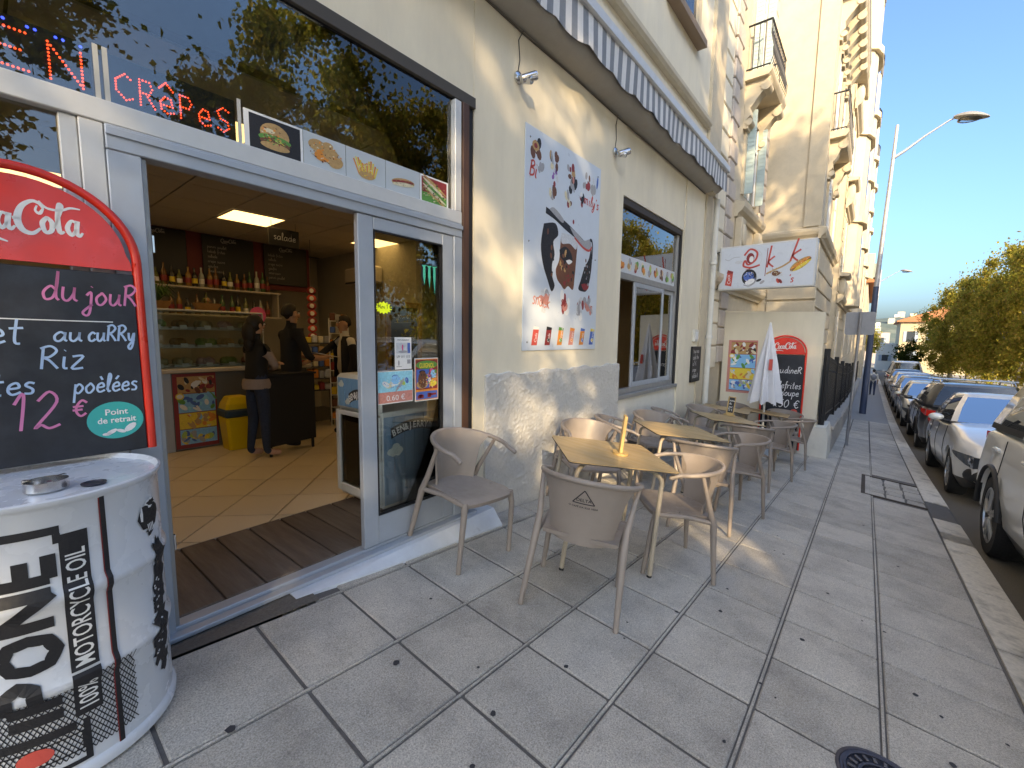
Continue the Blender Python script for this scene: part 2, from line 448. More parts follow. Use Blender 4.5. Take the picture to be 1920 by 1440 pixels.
M_dark = mat('dark_grey', (0.05, 0.05, 0.052), 0.6, var=0.2)
M_iron = mat('wrought_iron', (0.02, 0.02, 0.022), 0.45, 0.4)
M_brown = mat('brown_wood', (0.09, 0.04, 0.022), 0.55, var=0.3, vscale=20, stretch=(1, 1, 0.08))
M_chrome = mat('steel', (0.62, 0.62, 0.62), 0.22, 1.0, var=0.1)
M_glass = glass_mat('shop_glass', (0.80, 0.84, 0.83), 0.0, 1.5, 2.4)
M_glass_clear = glass_mat('clear_glass', (0.9, 0.95, 0.94), 0.0, 1.5, 1.0)
M_carglass = glass_mat('car_glass', (0.16, 0.19, 0.19), 0.0, 1.6, 1.7)
M_winglass = mat('far_window_glass', (0.05, 0.06, 0.07), 0.06, spec=0.9)
M_red = mat('red_paint', (0.78, 0.028, 0.012), 0.35, var=0.05, coat=0.3)
M_white = mat('white_paint', (0.75, 0.75, 0.74), 0.5, var=0.03)
M_leaf = leaf_mat('plane_tree_leaf', [(0.17, 0.165, 0.03), (0.38, 0.33, 0.06), (0.25, 0.26, 0.05), (0.50, 0.38, 0.08), (0.28, 0.20, 0.06)], 0.45)
M_leaf_dark = leaf_mat('dark_leaf', [(0.03, 0.05, 0.012), (0.055, 0.075, 0.018), (0.04, 0.06, 0.015)], 0.3)
M_bark = mat('bark', (0.17, 0.14, 0.10), 0.9, var=0.35, vscale=9, bump=0.5, bscale=14, col2=(0.27, 0.25, 0.19), c2scale=4)
M_rooftile = mat('roof_tile', (0.45, 0.17, 0.08), 0.85, var=0.2, vscale=8)
M_awn_w = mat('awning_white', (0.66, 0.66, 0.65), 0.8, var=0.06, vscale=15)
M_awn_g = mat('awning_grey', (0.22, 0.24, 0.265), 0.8, var=0.08, vscale=15)
M_soffit = mat('soffit_canvas', (0.36, 0.335, 0.295), 0.85, var=0.06)

# ------------------------------------------------------------------ ground, road, pavements
def strip(xs, ys, zf, m, name, kind='structure', **k):
    mb = MB(); n = len(ys)
    mb.add([(x, y, zf(x, y)) for x in xs for y in ys],
           [(i * n + j, (i + 1) * n + j, (i + 1) * n + j + 1, i * n + j + 1) for i in range(len(xs) - 1) for j in range(n - 1)], m)
    return mb.build(name, kind=kind, smooth=40, **k)
XS = [-60, -40, -25, -15, -8, -4, 0, 4, 8, 11, 13] + [13 + 1.7 * i for i in range(1, 11)] + [34, 40, 50, 60, 75, 90, 110, 140, 200, 400, 900]
strip([-900, -300, -120] + XS, [-900, -300, -120, -60, -30, -13, 3, 30, 120, 300, 900], lambda x, y: base(x) - 0.62, M_dust, 'ground', label='dusty bare ground of the park and beyond', cat='ground')
strip(XS[:-4], [-1.04, -2.5, -4.0, -5.5, -7.25], road_z, M_asph, 'road', label='dark asphalt road under the parked cars', cat='road')
far_z = lambda x, y: road_z(x, -7.2) + 0.13 + 0.0 * y
strip(XS[:-4], [-7.2, -9.0, -13.0], far_z, M_paving_far, 'park_pavement', label='pavement under the trees across the road', cat='pavement')
mb = MB()
for i in range(len(XS) - 5):
    a, b = XS[i], XS[i + 1]
    mb.add([(a, -7.2, far_z(a, 0) + .002), (b, -7.2, far_z(b, 0) + .002), (b, -7.2, far_z(b, 0) - .3), (a, -7.2, far_z(a, 0) - .3)], [(0, 1, 2, 3)], M_kerb)
mb.build('park_kerb', kind='structure', label='far kerb face across the road', cat='kerb')

TILE_END = 22.0
mbs = MB()
def under(xs, ys, zf, m):
    n = len(ys)
    mbs.add([(x, y, zf(x, y)) for x in xs for y in ys], [(i * n + j, (i + 1) * n + j, (i + 1) * n + j + 1, i * n + j + 1) for i in range(len(xs) - 1) for j in range(n - 1)], m)
under([-6, 0, 1.06], [-.79, 0.7, 2.285], lambda x, y: walk(x, y) - .010, M_mortar)
under([1.06, 6, 13, 14.5, 16, 17.5, 19, 20.5, TILE_END], [-.79, 0.7, 2.56], lambda x, y: walk(x, y) - .010, M_mortar)
fx = [22, 24, 26, 28, 30, 33, 36, 44, 60, 80, 100]
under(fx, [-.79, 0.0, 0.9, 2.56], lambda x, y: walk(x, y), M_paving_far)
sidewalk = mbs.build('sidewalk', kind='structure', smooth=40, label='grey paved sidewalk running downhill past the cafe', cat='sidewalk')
XJ = [-1.7, -1.2, -.69, -.19, .31, .79, 1.25, 1.73, 2.22, 2.72, 3.22, 3.75, 4.29]
while XJ[-1] < TILE_END - .6: XJ.append(XJ[-1] + .52)
XJ.append(TILE_END)
YJ = [-.785, -.19, .303, .795, 1.288, 1.745, 2.29, 2.52]
def tile_mesh(w, d, T, m, c=.006, sx=-0.07466, sy=0.0855):
    mb = MB(); mb.cbox((-w / 2, -d / 2, -T), (w / 2, d / 2, 0), m, c)
    mb.v = [(x, y, z + sx * x + sy * y) for x, y, z in mb.v]
    return mb.mesh('tile')
tcache = {}
GAP = .016; GAPY = .027
GRATE = (8.05, 9.75, -.785, -.06)
for i in range(len(XJ) - 1):
    for j in range(len(YJ) - 1):
        x0, x1, y0, y1 = XJ[i], XJ[i + 1], YJ[j], YJ[j + 1]
        xc, yc = (x0 + x1) / 2, (y0 + y1) / 2
        if xc > 10.5 and yc > 0.7: continue
        if x1 < .2 and yc > -.1 and x0 < -1.0: continue
        if y0 > 2.2 and xc < 1.1: continue          # dark asphalt repair by the doorway
        if GRATE[0] - .1 < xc < GRATE[1] + .1 and yc < -.1: continue
        key = (round(x1 - x0, 3), round(y1 - y0, 3))
        if xc > 12.7:
            key = (key, round(xc, 2), round(yc, 2)); sx_ = (walk(x1, yc) - walk(x0, yc)) / (x1 - x0)
            tcache[key] = tile_mesh(x1 - x0 - GAP, y1 - y0 - GAPY, .03, M_tile, sx=sx_, sy=cross(xc))
        if key not in tcache: tcache[key] = tile_mesh(x1 - x0 - GAP, y1 - y0 - GAPY, .03, M_tile)
        o = link('tile', tcache[key], sidewalk, (xc, yc, walk(xc, yc) + random.uniform(-.0015, .0015)))
for yj in YJ[1:-1]:
    mb = MB(); xa, xb = (-1.7, 13.0) if yj < 2.2 else (1.1, 10.4)
    for ya, yb in ((yj - .0055, yj + .0055),):
        mb.add([(x, y, walk(x, y) - .002) for x in (xa, xb) for y in (ya, yb)] + [(x, y, walk(x, y) - .02) for x in (xa, xb) for y in (ya, yb)], [(0, 2, 3, 1), (0, 1, 5, 4), (2, 6, 7, 3), (0, 4, 6, 2), (1, 3, 7, 5)], M_tile)
    mb.build('joint_strip', sidewalk)
# repair patch by the door, chewing gum, covers
mb = MB()
pz = lambda x, y: walk(x, 2.285) + .003 + (y - 2.285) * (.122 - walk(x, 2.285)) / .16 if y < 2.445 else .122
mb.add([(x, y, pz(x, y)) for x in (-6, -.5, .3, .7, 1.02, 1.12) for y in (2.285, 2.36, 2.445, 2.53)], [(i * 4 + j, (i + 1) * 4 + j, (i + 1) * 4 + j + 1, i * 4 + j + 1) for i in range(5) for j in range(3)], mat('tarmac_repair', (0.15, 0.135, 0.115), 0.9, var=.3, vscale=60, bump=.6, bscale=90))
mb.build('repair_patch', sidewalk)
M_gum = mat('gum', (0.035, 0.035, 0.04), 0.7)
mb = MB(); rg = random.Random(3)
gum = [(1.15, 1.62, .022), (1.28, 1.12, .02), (1.75, 1.05, .018), (1.42, 1.34, .012), (1.05, 1.02, .016), (2.95, .62, .022), (2.7, .82, .016), (3.3, .66, .014), (3.05, .18, .02),
       (2.42, .3, .012), (3.62, -.22, .016), (2.9, -.42, .014), (3.0, -.33, .02), (2.55, -.42, .022), (2.5, -.53, .024), (2.38, -.3, .014), (2.3, -.45, .02), (2.2, -.5, .014), (1.9, .35, .012), (.5, 1.75, .026), (.38, 1.55, .014),
       (3.9, .1, .018), (4.4, .45, .016), (5.1, -.35, .02), (5.6, .3, .015), (6.2, -.1, .018), (4.8, .0, .014), (7.1, .3, .018), (1.6, 1.9, .014), (.9, .8, .018), (1.15, .55, .02)]
gum += [(rg.uniform(.3, 9), rg.uniform(-.7, 1.0), rg.uniform(.006, .014)) for _ in range(16)]
for x, y, r_ in [(a_, b_, c_ * .62) for a_, b_, c_ in gum]:
    n = 9; ph = rg.random() * 6
    pr = [(x + r_ * (1 + .25 * rg.uniform(-1, 1)) * math.cos(ph + 6.283 * k / n) * 1.2, y + r_ * (1 + .25 * rg.uniform(-1, 1)) * math.sin(ph + 6.283 * k / n)) for k in range(n)]
    mb.poly([(a, b, walk(a, b) + .0035) for a, b in pr], M_gum)
gumo = mb.build('gum_spots', sidewalk); gumo['kind'] = 'stuff'
# manhole cover
M_cast = mat('cast_iron', (0.07, 0.068, 0.085), 0.5, 0.6, var=.2, vscale=40)
M_cast2 = mat('cast_iron_dull', (0.13, 0.12, 0.125), 0.65, 0.3, var=.3, vscale=50)
mh = empty('manhole_cover', (2.19, -.19, walk(2.19, -.19)), label='round dark iron manhole cover with raised rings in the slabs', cat='manhole cover', rot=(math.atan(.0855), math.atan(.07466), 0))
mh.scale = (.82, .82, 1)
mb = MB(); mb.lathe([(.0, -.01), (.205, -.01), (.205, .004), (.19, .007), (.185, .003), (0, .003)], M_cast, 48); mb.build('frame_ring', mh, smooth=30)
mb = MB()
for r0, r1 in ((.162, .172), (.10, .112), (.075, .083), (.03, .045)):
    mb.lathe([(r0, .003), (r0, .008), (r1, .008), (r1, .003)], M_cast, 40)
mb.build('raised_ring', mh, smooth=30)
mb = MB()
for k in range(20):
    a = 6.283 * k / 20; u = V(math.cos(a), math.sin(a), 0); w = V(-math.sin(a), math.cos(a), 0)
    mb.obox(u * .137 + V(0, 0, .005), u * .017, w * .007, V(0, 0, .0025), M_cast2)
mb.build('raised_lettering', mh)
# inspection cover with broken slabs
gr = empty('inspection_cover', (8.9, -.42, walk(8.9, -.42)), label='rectangular service cover with rusty frame and worn slabs near the kerb', cat='service cover')
x0, x1, y0, y1 = GRATE
M_rust = mat('rusty_frame', (0.07, 0.05, 0.035), 0.8, .3, var=.3)
for nm, (a, b, c, d) in dict(a=(x0, y0, x0 + .06, y1), b=(x1 - .06, y0, x1, y1), c=(x0 + .06, y1 - .05, x1 - .06, y1)).items():
    mb = MB(); ps = [(a, b), (c, b), (c, d), (a, d)]
    mb.add([(x - 8.9, y + .42, walk(x, y) + .004 - walk(8.9, -.42)) for x, y in ps] + [(x - 8.9, y + .42, walk(x, y) - .02 - walk(8.9, -.42)) for x, y in ps],
           [(0, 1, 2, 3), (0, 4, 5, 1), (1, 5, 6, 2), (2, 6, 7, 3), (3, 7, 4, 0)], M_rust); mb.build('frame_bar', gr)
rg = random.Random(5)
nx, ny = 5, 3
for i in range(nx):
    for j in range(ny):
        xa = x0 + .07 + (x1 - x0 - .14) * i / nx; xb = x0 + .07 + (x1 - x0 - .14) * (i + 1) / nx - .015
        ya = y0 + .0 + (y1 - y0 - .06) * j / ny; yb = y0 + (y1 - y0 - .06) * (j + 1) / ny - .012
        q = [(xa + rg.uniform(0, .02), ya + rg.uniform(0, .02)), (xb - rg.uniform(0, .02), ya + rg.uniform(0, .02)), (xb - rg.uniform(0, .03), yb - rg.uniform(0, .02)), (xa + rg.uniform(0, .02), yb)]
        dz = rg.uniform(-.006, .002)
        mb = MB(); mb.add([(x - 8.9, y + .42, walk(x, y) + dz - walk(8.9, -.42)) for x, y in q] + [(x - 8.9, y + .42, walk(x, y) - .03 - walk(8.9, -.42)) for x, y in q],
                          [(0, 1, 2, 3), (0, 4, 5, 1), (1, 5, 6, 2), (2, 6, 7, 3), (3, 7, 4, 0)], M_tile); mb.build('worn_slab', gr)
# kerb stones
kerb = empty('kerb', (0, -.92, 0), kind='structure', label='pale stone kerb along the sidewalk', cat='kerb')
x = -3.0; k = 0
while x < 60:
    ln = random.uniform(.92, 1.12) if x < 20 else 2.0
    if 6.62 < x < 8.5: x = 8.62; continue
    x2 = x + ln
    if x < 6.6 < x2: x2 = 6.6
    mb = MB(); g = .006
    ys = [(-.79, .0), (-1.015, .0), (-1.045, -.008), (-1.058, -.035), (-1.06, -.24), (-.79, -.24)]
    rings = []
    for xx in (x + g, x + ln * .33, x + ln * .66, x2 - g):
        rings.append([(xx, y + .92, walk(xx, y) + dz + .003) for y, dz in ys])
    mb.loft(rings, M_kerb); mb.build('kerb_stone', kerb, smooth=30)
    x = x2
mb = MB()
xs = [6.6, 7.2, 8.0, 8.62]
mb.loft([[(xx, -.79 + .92, walk(xx, -.79) - .002), (xx, -1.03 + .92, walk(xx, -1.03) - .012), (xx, -1.07 + .92, walk(xx, -1.05) - .05), (xx, -1.09 + .92, walk(xx, -1.05) - .24), (xx, -.79 + .92, walk(xx, -.79) - .24)] for xx in xs], M_patch)
mb.build('asphalt_infill', kerb)

# ------------------------------------------------------------------ cafe building
cafe = empty('cafe_building', (5, 2.8, 0), label='cream rendered corner cafe building with wide shop openings', cat='building')
def cpart(name, mb, smooth=None, parent=None):
    mb.v = [(x - 5, y - 2.8, z) for x, y, z in mb.v]
    return mb.build(name, parent or cafe, smooth)
YB = 2.95
def wallbox(name, a, b, m=M_cream):
    return cpart(name, MB().box(a, b, m))
wallbox('wall', (2.60, YF, -1.0), (5.27, YB, 4.26))
wallbox('wall', (-5, YF + .004, 3.43), (2.598, YB, 4.26))
wallbox('wall', (5.272, YF + .03, -1.2), (7.618, YB, .80), M_white_wall)
wallbox('wall', (5.272, YF + .02, 3.39), (7.618, YB, 4.26))
wallbox('wall', (7.62, YF, -1.5), (9.25, YB, 4.26))
wallbox('upper_wall', (-5, YF + .008, 4.26), (8.5, YB, 17.0))
wallbox('wall', (-5, YF + .004, -.4), (-3.2, YB, 3.43))
wallbox('pilaster', (8.5, YF - .05, 4.262), (9.22, YB, 17.0), M_cream2)
wallbox('pilaster', (8.62, YF - .03, -1.5), (8.98, YF - .001, 4.25), M_cream2)
mb = MB(); mb.prism([(0, 0), (-.07, .0), (-.10, .04), (-.10, .10), (-.05, .14), (0, .18)], (-5, YF + .008, 5.28), (0, 1, 0), (0, 0, 1), (13.45, 0, 0), M_cream2); cpart('string_course', mb)
mb = MB(); mb.prism([(0, 0), (-.04, .0), (-.04, .05), (0, .08)], (-5, YF + .008, 5.02), (0, 1, 0), (0, 0, 1), (13.45, 0, 0), M_cream2); cpart('string_course', mb)
window_trim = mat('brown_trim', (.30, .21, .14), .7)
wallbox('window_sill', (6.35, YF - .14, 6.22), (7.75, YF + .006, 6.32), window_trim); wallbox('window_surround', (6.38, YF - .04, 6.322), (6.55, YF + .006, 8.4), M_cream2); wallbox('window_surround', (7.55, YF - .04, 6.322), (7.72, YF + .006, 8.4), M_cream2)
wallbox('window', (6.552, YF - .004, 6.322), (7.548, YF + .006, 8.3), M_winglass)
wallbox('roof', (-5, 2.9, 16.9), (9.2, 9, 17.1))
wallbox('side_wall', (-5, YB, -1), (-4.8, 9.0, 17))
wallbox('side_wall', (9.0, YB, -1.5), (9.2, 9.0, 17))
wallbox('back_wall', (-4.8, 8.4, -1), (9.0, 8.6, 17), mat('shop_wall', (0.42, 0.38, 0.30), .8, var=.05))
# roughcast plinth, displaced
mb = MB(); rg = random.Random(11)
nx, nz = 230, 150; X0, X1, Z0, Z1 = 2.735, 5.30, -.55, 1.262
for i in range(nx + 1):
    for j in range(nz + 1):
        xx = X0 + (X1 - X0) * i / nx; zz = Z0 + (Z1 - Z0) * j / nz
        edge = 0.0 if (i in (0, nx) or j == nz) else 1.0
        top = (.012 * math.sin(xx * 9) + .008 * math.sin(xx * 23)) if j == nz else 0
        mb.v.append((xx, YF - .022 - (rg.random() ** 2.2) * .012 * edge, zz + top))
mb.mi(M_rough)
for i in range(nx):
    for j in range(nz):
        q = i * (nz + 1) + j; mb.f.append((q, q + nz + 1, q + nz + 2, q + 1)); mb.m.append(0)
o0 = len(mb.v)
ring = [i * (nz + 1) + nz for i in range(nx + 1)]
for i in ring: x_, y_, z_ = mb.v[i]; mb.v.append((x_, YF + .001, z_ + .004))
for k in range(nx): mb.f.append((ring[k], ring[k + 1], o0 + k + 1, o0 + k)); mb.m.append(0)
for side in (0, nx):
    o0 = len(mb.v); rr = [side * (nz + 1) + j for j in range(nz + 1)]
    for i in rr: x_, y_, z_ = mb.v[i]; mb.v.append((x_, YF + .001, z_))
    for k in range(nz): mb.f.append((rr[k], rr[k + 1], o0 + k + 1, o0 + k) if side else (rr[k + 1], rr[k], o0 + k, o0 + k + 1)); mb.m.append(0)
cpart('rough_plinth', mb, 60)
# white step below the sliding door (riser grows as the street falls away)
M_step = mat('white_step', (0.62, 0.66, 0.70), .7, var=.08, vscale=7, col2=(.45, .46, .47), c2scale=6, c2lo=.62, c2hi=.75)
mb = MB()
mb.loft([[(xx, yo, walk(xx, yo) - .05), (xx, yo, min(walk(xx, yo) + .012, .125)), (xx, yo + .05 + .10 * max(0, (xx - 1.0)) * .3, .128), (xx, 2.56, .130), (xx, 2.56, -.3)]
         for xx, yo in ((1.03, 2.37), (1.3, 2.345), (1.6, 2.33), (2.0, 2.32), (2.4, 2.315), (2.732, 2.31))], M_step)
cpart('step', mb)
# interior shell
floor = MB().box((-4.8, 2.56, -.3), (9.0, 8.4, .158), M_mortar).build('shop_floor', kind='structure', label='cream tiled floor inside the cafe', cat='floor')
M_ftile = mat('floor_tile', (0.68, 0.58, 0.43), .3, objvar=.06)
def clip(poly, f):
    out = []
    for i in range(len(poly)):
        a, b = poly[i], poly[(i + 1) % len(poly)]; fa, fb = f(a), f(b)
        if fa >= 0: out.append(a)
        if (fa >= 0) != (fb >= 0):
            t = fa / (fa - fb); out.append((a[0] + (b[0] - a[0]) * t, a[1] + (b[1] - a[1]) * t))
    return out
s45 = math.sqrt(.5); TS = .445
for i in range(-2, 22):
    for j in range(-12, 12):
        q = []
        for a, b in ((i, j), (i + 1, j), (i + 1, j + 1), (i, j + 1)):
            A = a * TS + (.006 if a == i else -.006); B = b * TS + (.006 if b == j else -.006)
            q.append((1.57 + (A - 4.5 * TS - B) * s45, 4.32 + (A - 4.5 * TS + B) * s45))
        for f in (lambda p: p[1] - 3.44, lambda p: 6.9 - p[1], lambda p: p[0] - .0, lambda p: 4.6 - p[0]):
            q = clip(q, f) if q else q
        if len(q) >= 3:
            cx = sum(p[0] for p in q) / len(q); cy = sum(p[1] for p in q) / len(q)
            mb = MB(); mb.prism([(a - cx, b - cy) for a, b in q], (0, 0, 0), (1, 0, 0), (0, 1, 0), (0, 0, .012), M_ftile)
            mb.build('tile', floor, loc=(cx, cy, .158))
M_plank = mat('worn_plank', (0.12, 0.088, 0.066), .75, var=.35, vscale=14, bump=.5, bscale=30, stretch=(1, .12, 1), col2=(.15, .12, .095), c2scale=6, objvar=.15)
xx = .545
for k in range(10):
    w = (.215, .205, .21, .22, .2, .215, .21, .2, .21, .22)[k]
    mb = MB(); mb.cbox((0, 2.585, .158), (w - .012, 3.425, .174), M_plank, .003); mb.build('plank', floor, loc=(xx, 0, 0)); xx += w
M_ceil = mat('ceiling_tile', (0.55, 0.50, 0.43), .9, var=.05, vscale=20)
ceil = MB().box((-4.8, 2.70, 3.03), (9.0, 8.4, 3.2), M_dark).build('shop_ceiling', kind='structure', label='suspended tile ceiling inside the cafe', cat='ceiling')
LIGHTS = [(2.3, 6.1), (3.5, 4.9), (1.1, 3.7), (.5, 6.1), (-.1, 4.3), (.5, 7.3), (-.7, 6.1), (4.1, 3.7), (4.1, 6.1)]  # first three are real panels; the rest are added to brighten the room
for i in range(8):
    for j in range(9):
        cx, cy = -.1 + .6 * i, 3.1 + .6 * j
        if any(abs(cx - a) < .3 and abs(cy - b) < .3 for a, b in LIGHTS): continue
        MB().box((-.293, -.293, 0), (.293, .293, .012), M_ceil).build('ceiling_panel', ceil, loc=(cx, cy, 3.018))
M_lamp = mat('lamp_diffuser', (.9, .8, .6), .5, emit=(1.0, .68, .32), estr=1.0)
for k, (a, b) in enumerate(LIGHTS):
    t = empty('ceiling_lamp', (a, b, 3.02), cat='ceiling lamp', group='square ceiling lamps', label=['warm square lamp panel in the ceiling above the counter', 'warm lamp panel in the ceiling behind the sliding door', 'warm ceiling lamp panel seen through the top glass', 'added warm fill lamp panel over the left end of the counter', 'added warm fill lamp panel behind the left shop window', 'added warm fill lamp panel by the left end of the bottle shelf', 'added warm fill lamp panel deep behind the left shop window', 'added warm fill lamp panel above the freezer side of the room', 'added warm fill lamp panel near the air conditioner'][k])
    MB().box((-.285, -.285, -.012), (.285, .285, -.004), M_lamp).build('diffuser', t)
    mb = MB()
    for p, q in (((-.3, -.3), (.3, -.285)), ((-.3, .285), (.3, .3)), ((-.3, -.285), (-.285, .285)), ((.285, -.285), (.3, .285))):
        mb.box((p[0], p[1], -.016), (q[0], q[1], .0), M_alu_pale)
    mb.build('frame', t)
# ------------------------------------------------------------------ shop front
front = empty('shop_front', (1.0, 2.54, .13), label='grey aluminium shop front with tall transom glass', cat='shop front')
def fpart(name, mb, parent=None, smooth=None):
    mb.v = [(x - 1.0, y - 2.54, z - .13) for x, y, z in mb.v]
    return mb.build(name, parent or front, smooth)
def fbox(name, a, b, m, c=.004, parent=None): return fpart(name, MB().cbox(a, b, m, c), parent)
fbox('transom_beam', (-3.2, 2.495, 2.445), (2.43, 2.575, 2.535), M_alu_pale)
fbox('door_header', (.402, 2.49, 2.345), (2.43, 2.58, 2.4435), M_alu)
fbox('header_lip', (.402, 2.480, 2.40), (2.43, 2.4895, 2.43), M_alu, .002)
fbox('mullion', (.325, 2.50, .12), (.400, 2.575, 2.4435), M_alu_pale)
fbox('mullion', (.27, 2.51, .12), (.3235, 2.57, 2.4435), M_alu_pale)
fbox('jamb', (.402, 2.492, .13), (.515, 2.58, 2.343), M_alu)
fbox('track', (.5165, 2.515, .17), (.535, 2.57, 2.343), M_alu_dark, .002)
for z in (.55, 1.95): fbox('hinge_plate', (.5365, 2.52, z), (.545, 2.545, z + .075), M_chrome, .001)
fbox('threshold', (.402, 2.44, .128), (2.56, 2.50, .152), M_alu)
fbox('threshold', (.402, 2.503, .13), (2.56, 2.583, .168), M_alu)
fbox('frame_post', (2.345, 2.492, .153), (2.43, 2.58, 2.343), M_alu)
fbox('transom_post', (2.365, 2.50, 2.537), (2.43, 2.575, 3.33), M_alu_pale)
fbox('shutter_guide', (2.445, 2.50, .12), (2.515, 2.60, 3.34), M_brown)
fbox('shutter_channel', (2.518, 2.545, .10), (2.598, 2.62, 3.34), M_black, .002)
fbox('shutter_box', (-3.2, 2.55, 3.335), (2.598, 2.78, 3.425), M_black, .002)
fbox('shutter_slat', (-3.2, 2.515, 3.345), (2.598, 2.545, 3.425), mat('shutter_edge', (.09, .075, .06), .6, .3), .003)
fbox('plenum_panel', (-3.2, 2.66, 3.0), (2.598, 2.69, 3.335), M_dark, .002)
fbox('sill', (-3.2, 2.50, .02), (.268, 2.575, .24), M_alu_pale)
M_doorglass = glass_mat('door_glass', (.90, .93, .92), 0.0, 1.5, 1.35)
def pane(name, x0, x1, z0, z1, y, parent=None, m=None): return fpart(name, MB().box((x0, y, z0), (x1, y + .006, z1), m or M_glass), parent)
pane('glass_pane', .0, 2.365, 2.535, 3.335, 2.545)
pane('glass_pane', -3.2, -.002, 2.535, 3.335, 2.545)
pane('glass_pane', -3.2, .27, .24, 2.445, 2.54)
fbox('shelf_panel', (-3.2, 2.75, .12), (.26, 2.78, 1.5), M_dark, .002)
# price strip behind the left pane
M_paper = mat('paper', (.72, .71, .68), .7)
P = Plane((-.4, 2.535, 2.02), (1, 0, 0), (0, 0, 1), (0, -1, 0))
mb = MB(); mb.box((-.4, 2.5345, 2.02), (.165, 2.538, 2.115), M_paper)
font(mb, P, 'SMOOTHIES', .02, .03, .058, mat('print_red', (.6, .08, .06), .6), .002, 1.05); font(mb, P, '4 €', .45, .025, .055, mat('print_blue', (.06, .14, .45), .6), .002)
mb.build('price_strip', label='white paper strip reading smoothies 4 euro in the glass', cat='notice')
# sliding door leaf
leaf = fbox('sliding_door', (1.545, 2.50, .172), (1.655, 2.545, 2.342), M_alu)
fbox('stile', (2.235, 2.50, .172), (2.342, 2.545, 2.342), M_alu, parent=leaf)
fbox('rail', (1.6565, 2.50, 2.262), (2.2335, 2.545, 2.342), M_alu, parent=leaf)
fbox('rail', (1.6565, 2.50, .172), (2.2335, 2.545, .37), M_alu, parent=leaf)
pane('glass_pane', 1.655, 2.235, .37, 2.262, 2.522, leaf, M_doorglass)
mb = MB()
for a, b in (((1.6555, 2.497, .3705), (1.663, 2.521, 2.2615)), ((2.227, 2.497, .3705), (2.2345, 2.521, 2.2615)), ((1.6635, 2.497, 2.254), (2.2265, 2.521, 2.2615)), ((1.6635, 2.497, .3705), (2.2265, 2.521, .378))): mb.box(a, b, M_black)
fpart('gasket', mb, leaf)

# stickers on the door
def sheet(name, x0, x1, z0, z1, y, m, label, cat, t=.002, group=None):
    mb = MB(); mb.box((x0, y, z0), (x1, y + t, z1), m)
    return mb, Plane((x0, y, z0), (x1 - x0, 0, 0), (0, 0, z1 - z0), (0, -1, 0)), dict(label=label, cat=cat, group=group)
def pm(name, c, r=.55): return mat('print_' + name, c, r, var=.22 if name not in ('white', 'black') else .05, vscale=70)
C = dict(red=pm('red', (.6, .06, .045)), dred=pm('dred', (.28, .03, .03)), orange=pm('orange', (.75, .26, .04)), yellow=pm('yellow', (.8, .6, .07)), green=pm('green', (.1, .3, .06)),
         lgreen=pm('lgreen', (.4, .55, .12)), blue=pm('blue', (.06, .14, .45)), lblue=pm('lblue', (.2, .5, .78)), cyan=pm('cyan', (.25, .62, .75)), brown=pm('brown', (.16, .06, .03)), tan=pm('tan', (.5, .3, .12)),
         black=pm('black', (.015, .014, .016)), white=pm('white', (.78, .78, .76)), grey=pm('grey', (.35, .35, .36)), lgrey=pm('lgrey', (.58, .6, .62)), salmon=pm('salmon', (.62, .25, .2)), pink=pm('pink', (.75, .1, .25)), skin=pm('skin', (.62, .35, .22)), purple=pm('purple', (.3, .12, .4)), cream=pm('cream', (.7, .62, .42)))
def grain(mb, P, a, b, ra, rb, cols, n, h=.0026, seed=1, rot=0.0, sz=.16):
    rg_ = random.Random(seed); c_, s_ = math.cos(rot), math.sin(rot)
    for q in range(n):
        r_ = math.sqrt(rg_.random()); th = rg_.uniform(0, 6.283); x, y = ra * r_ * math.cos(th), rb * r_ * math.sin(th)
        k_ = rg_.uniform(.4, 1.0) * sz
        dell(mb, P, a + x * c_ - y * s_, b + x * s_ + y * c_, ra * k_, max(rb, ra * .4) * k_ * .7, C[rg_.choice(cols)], h + q * 8e-6, 7, rg_.uniform(0, 3))
FY = 2.5195
mb, P, k = sheet('n', 1.676, 1.967, 1.128, 1.352, FY, C['white'], 'blue ice cream price poster reading 0.60 euro on the door glass', 'poster')
drect(mb, P, .015, .36, .985, .98, C['cyan']); drect(mb, P, .015, .03, .985, .36, C['salmon'])
font(mb, P, '0.60 €', .5, .09, .24, C['white'], .002, .85, 'CENTER')
rg = random.Random(2)
for a, b, r1, r2, c in ((.5, .72, .14, .14, 'lblue'), (.48, .82, .09, .06, 'blue'), (.22, .6, .07, .12, 'white'), (.3, .55, .09, .08, 'cream'), (.7, .62, .06, .1, 'lgreen'), (.82, .68, .05, .1, 'blue'), (.5, .6, .2, .05, 'white'), (.62, .56, .25, .04, 'grey'), (.4, .66, .06, .05, 'cream')):
    dell(mb, P, a, b, r1, r2, C[c], .0012 + rg.random() * .0006, 12, rg.random())
grain(mb, P, .5, .62, .4, .2, ['white', 'lblue', 'blue', 'cyan', 'cream', 'lgreen'], 50, seed=11, sz=.07)
font(mb, P, 'mr Freeze', .36, .47, .10, C['blue'], .0024, .8, 'LEFT', .1)
mb.build('price_poster', **k)
mb, P, k = sheet('n', 1.986, 2.205, 1.118, 1.432, FY, C['white'], 'colourful puppet show poster headed GUIGNOL on the door glass', 'poster')
drect(mb, P, .02, .02, .98, .98, C['orange']); drect(mb, P, .04, .27, .96, .96, C['dred'], .0012); dell(mb, P, .5, .84, .46, .1, C['green'], .0014, 16)
font(mb, P, 'GUIGNOL', .5, .775, .155, C['yellow'], .0024, .92, 'CENTER', off=.004)
drect(mb, P, .06, .3, .6, .74, C['blue'], .0016)
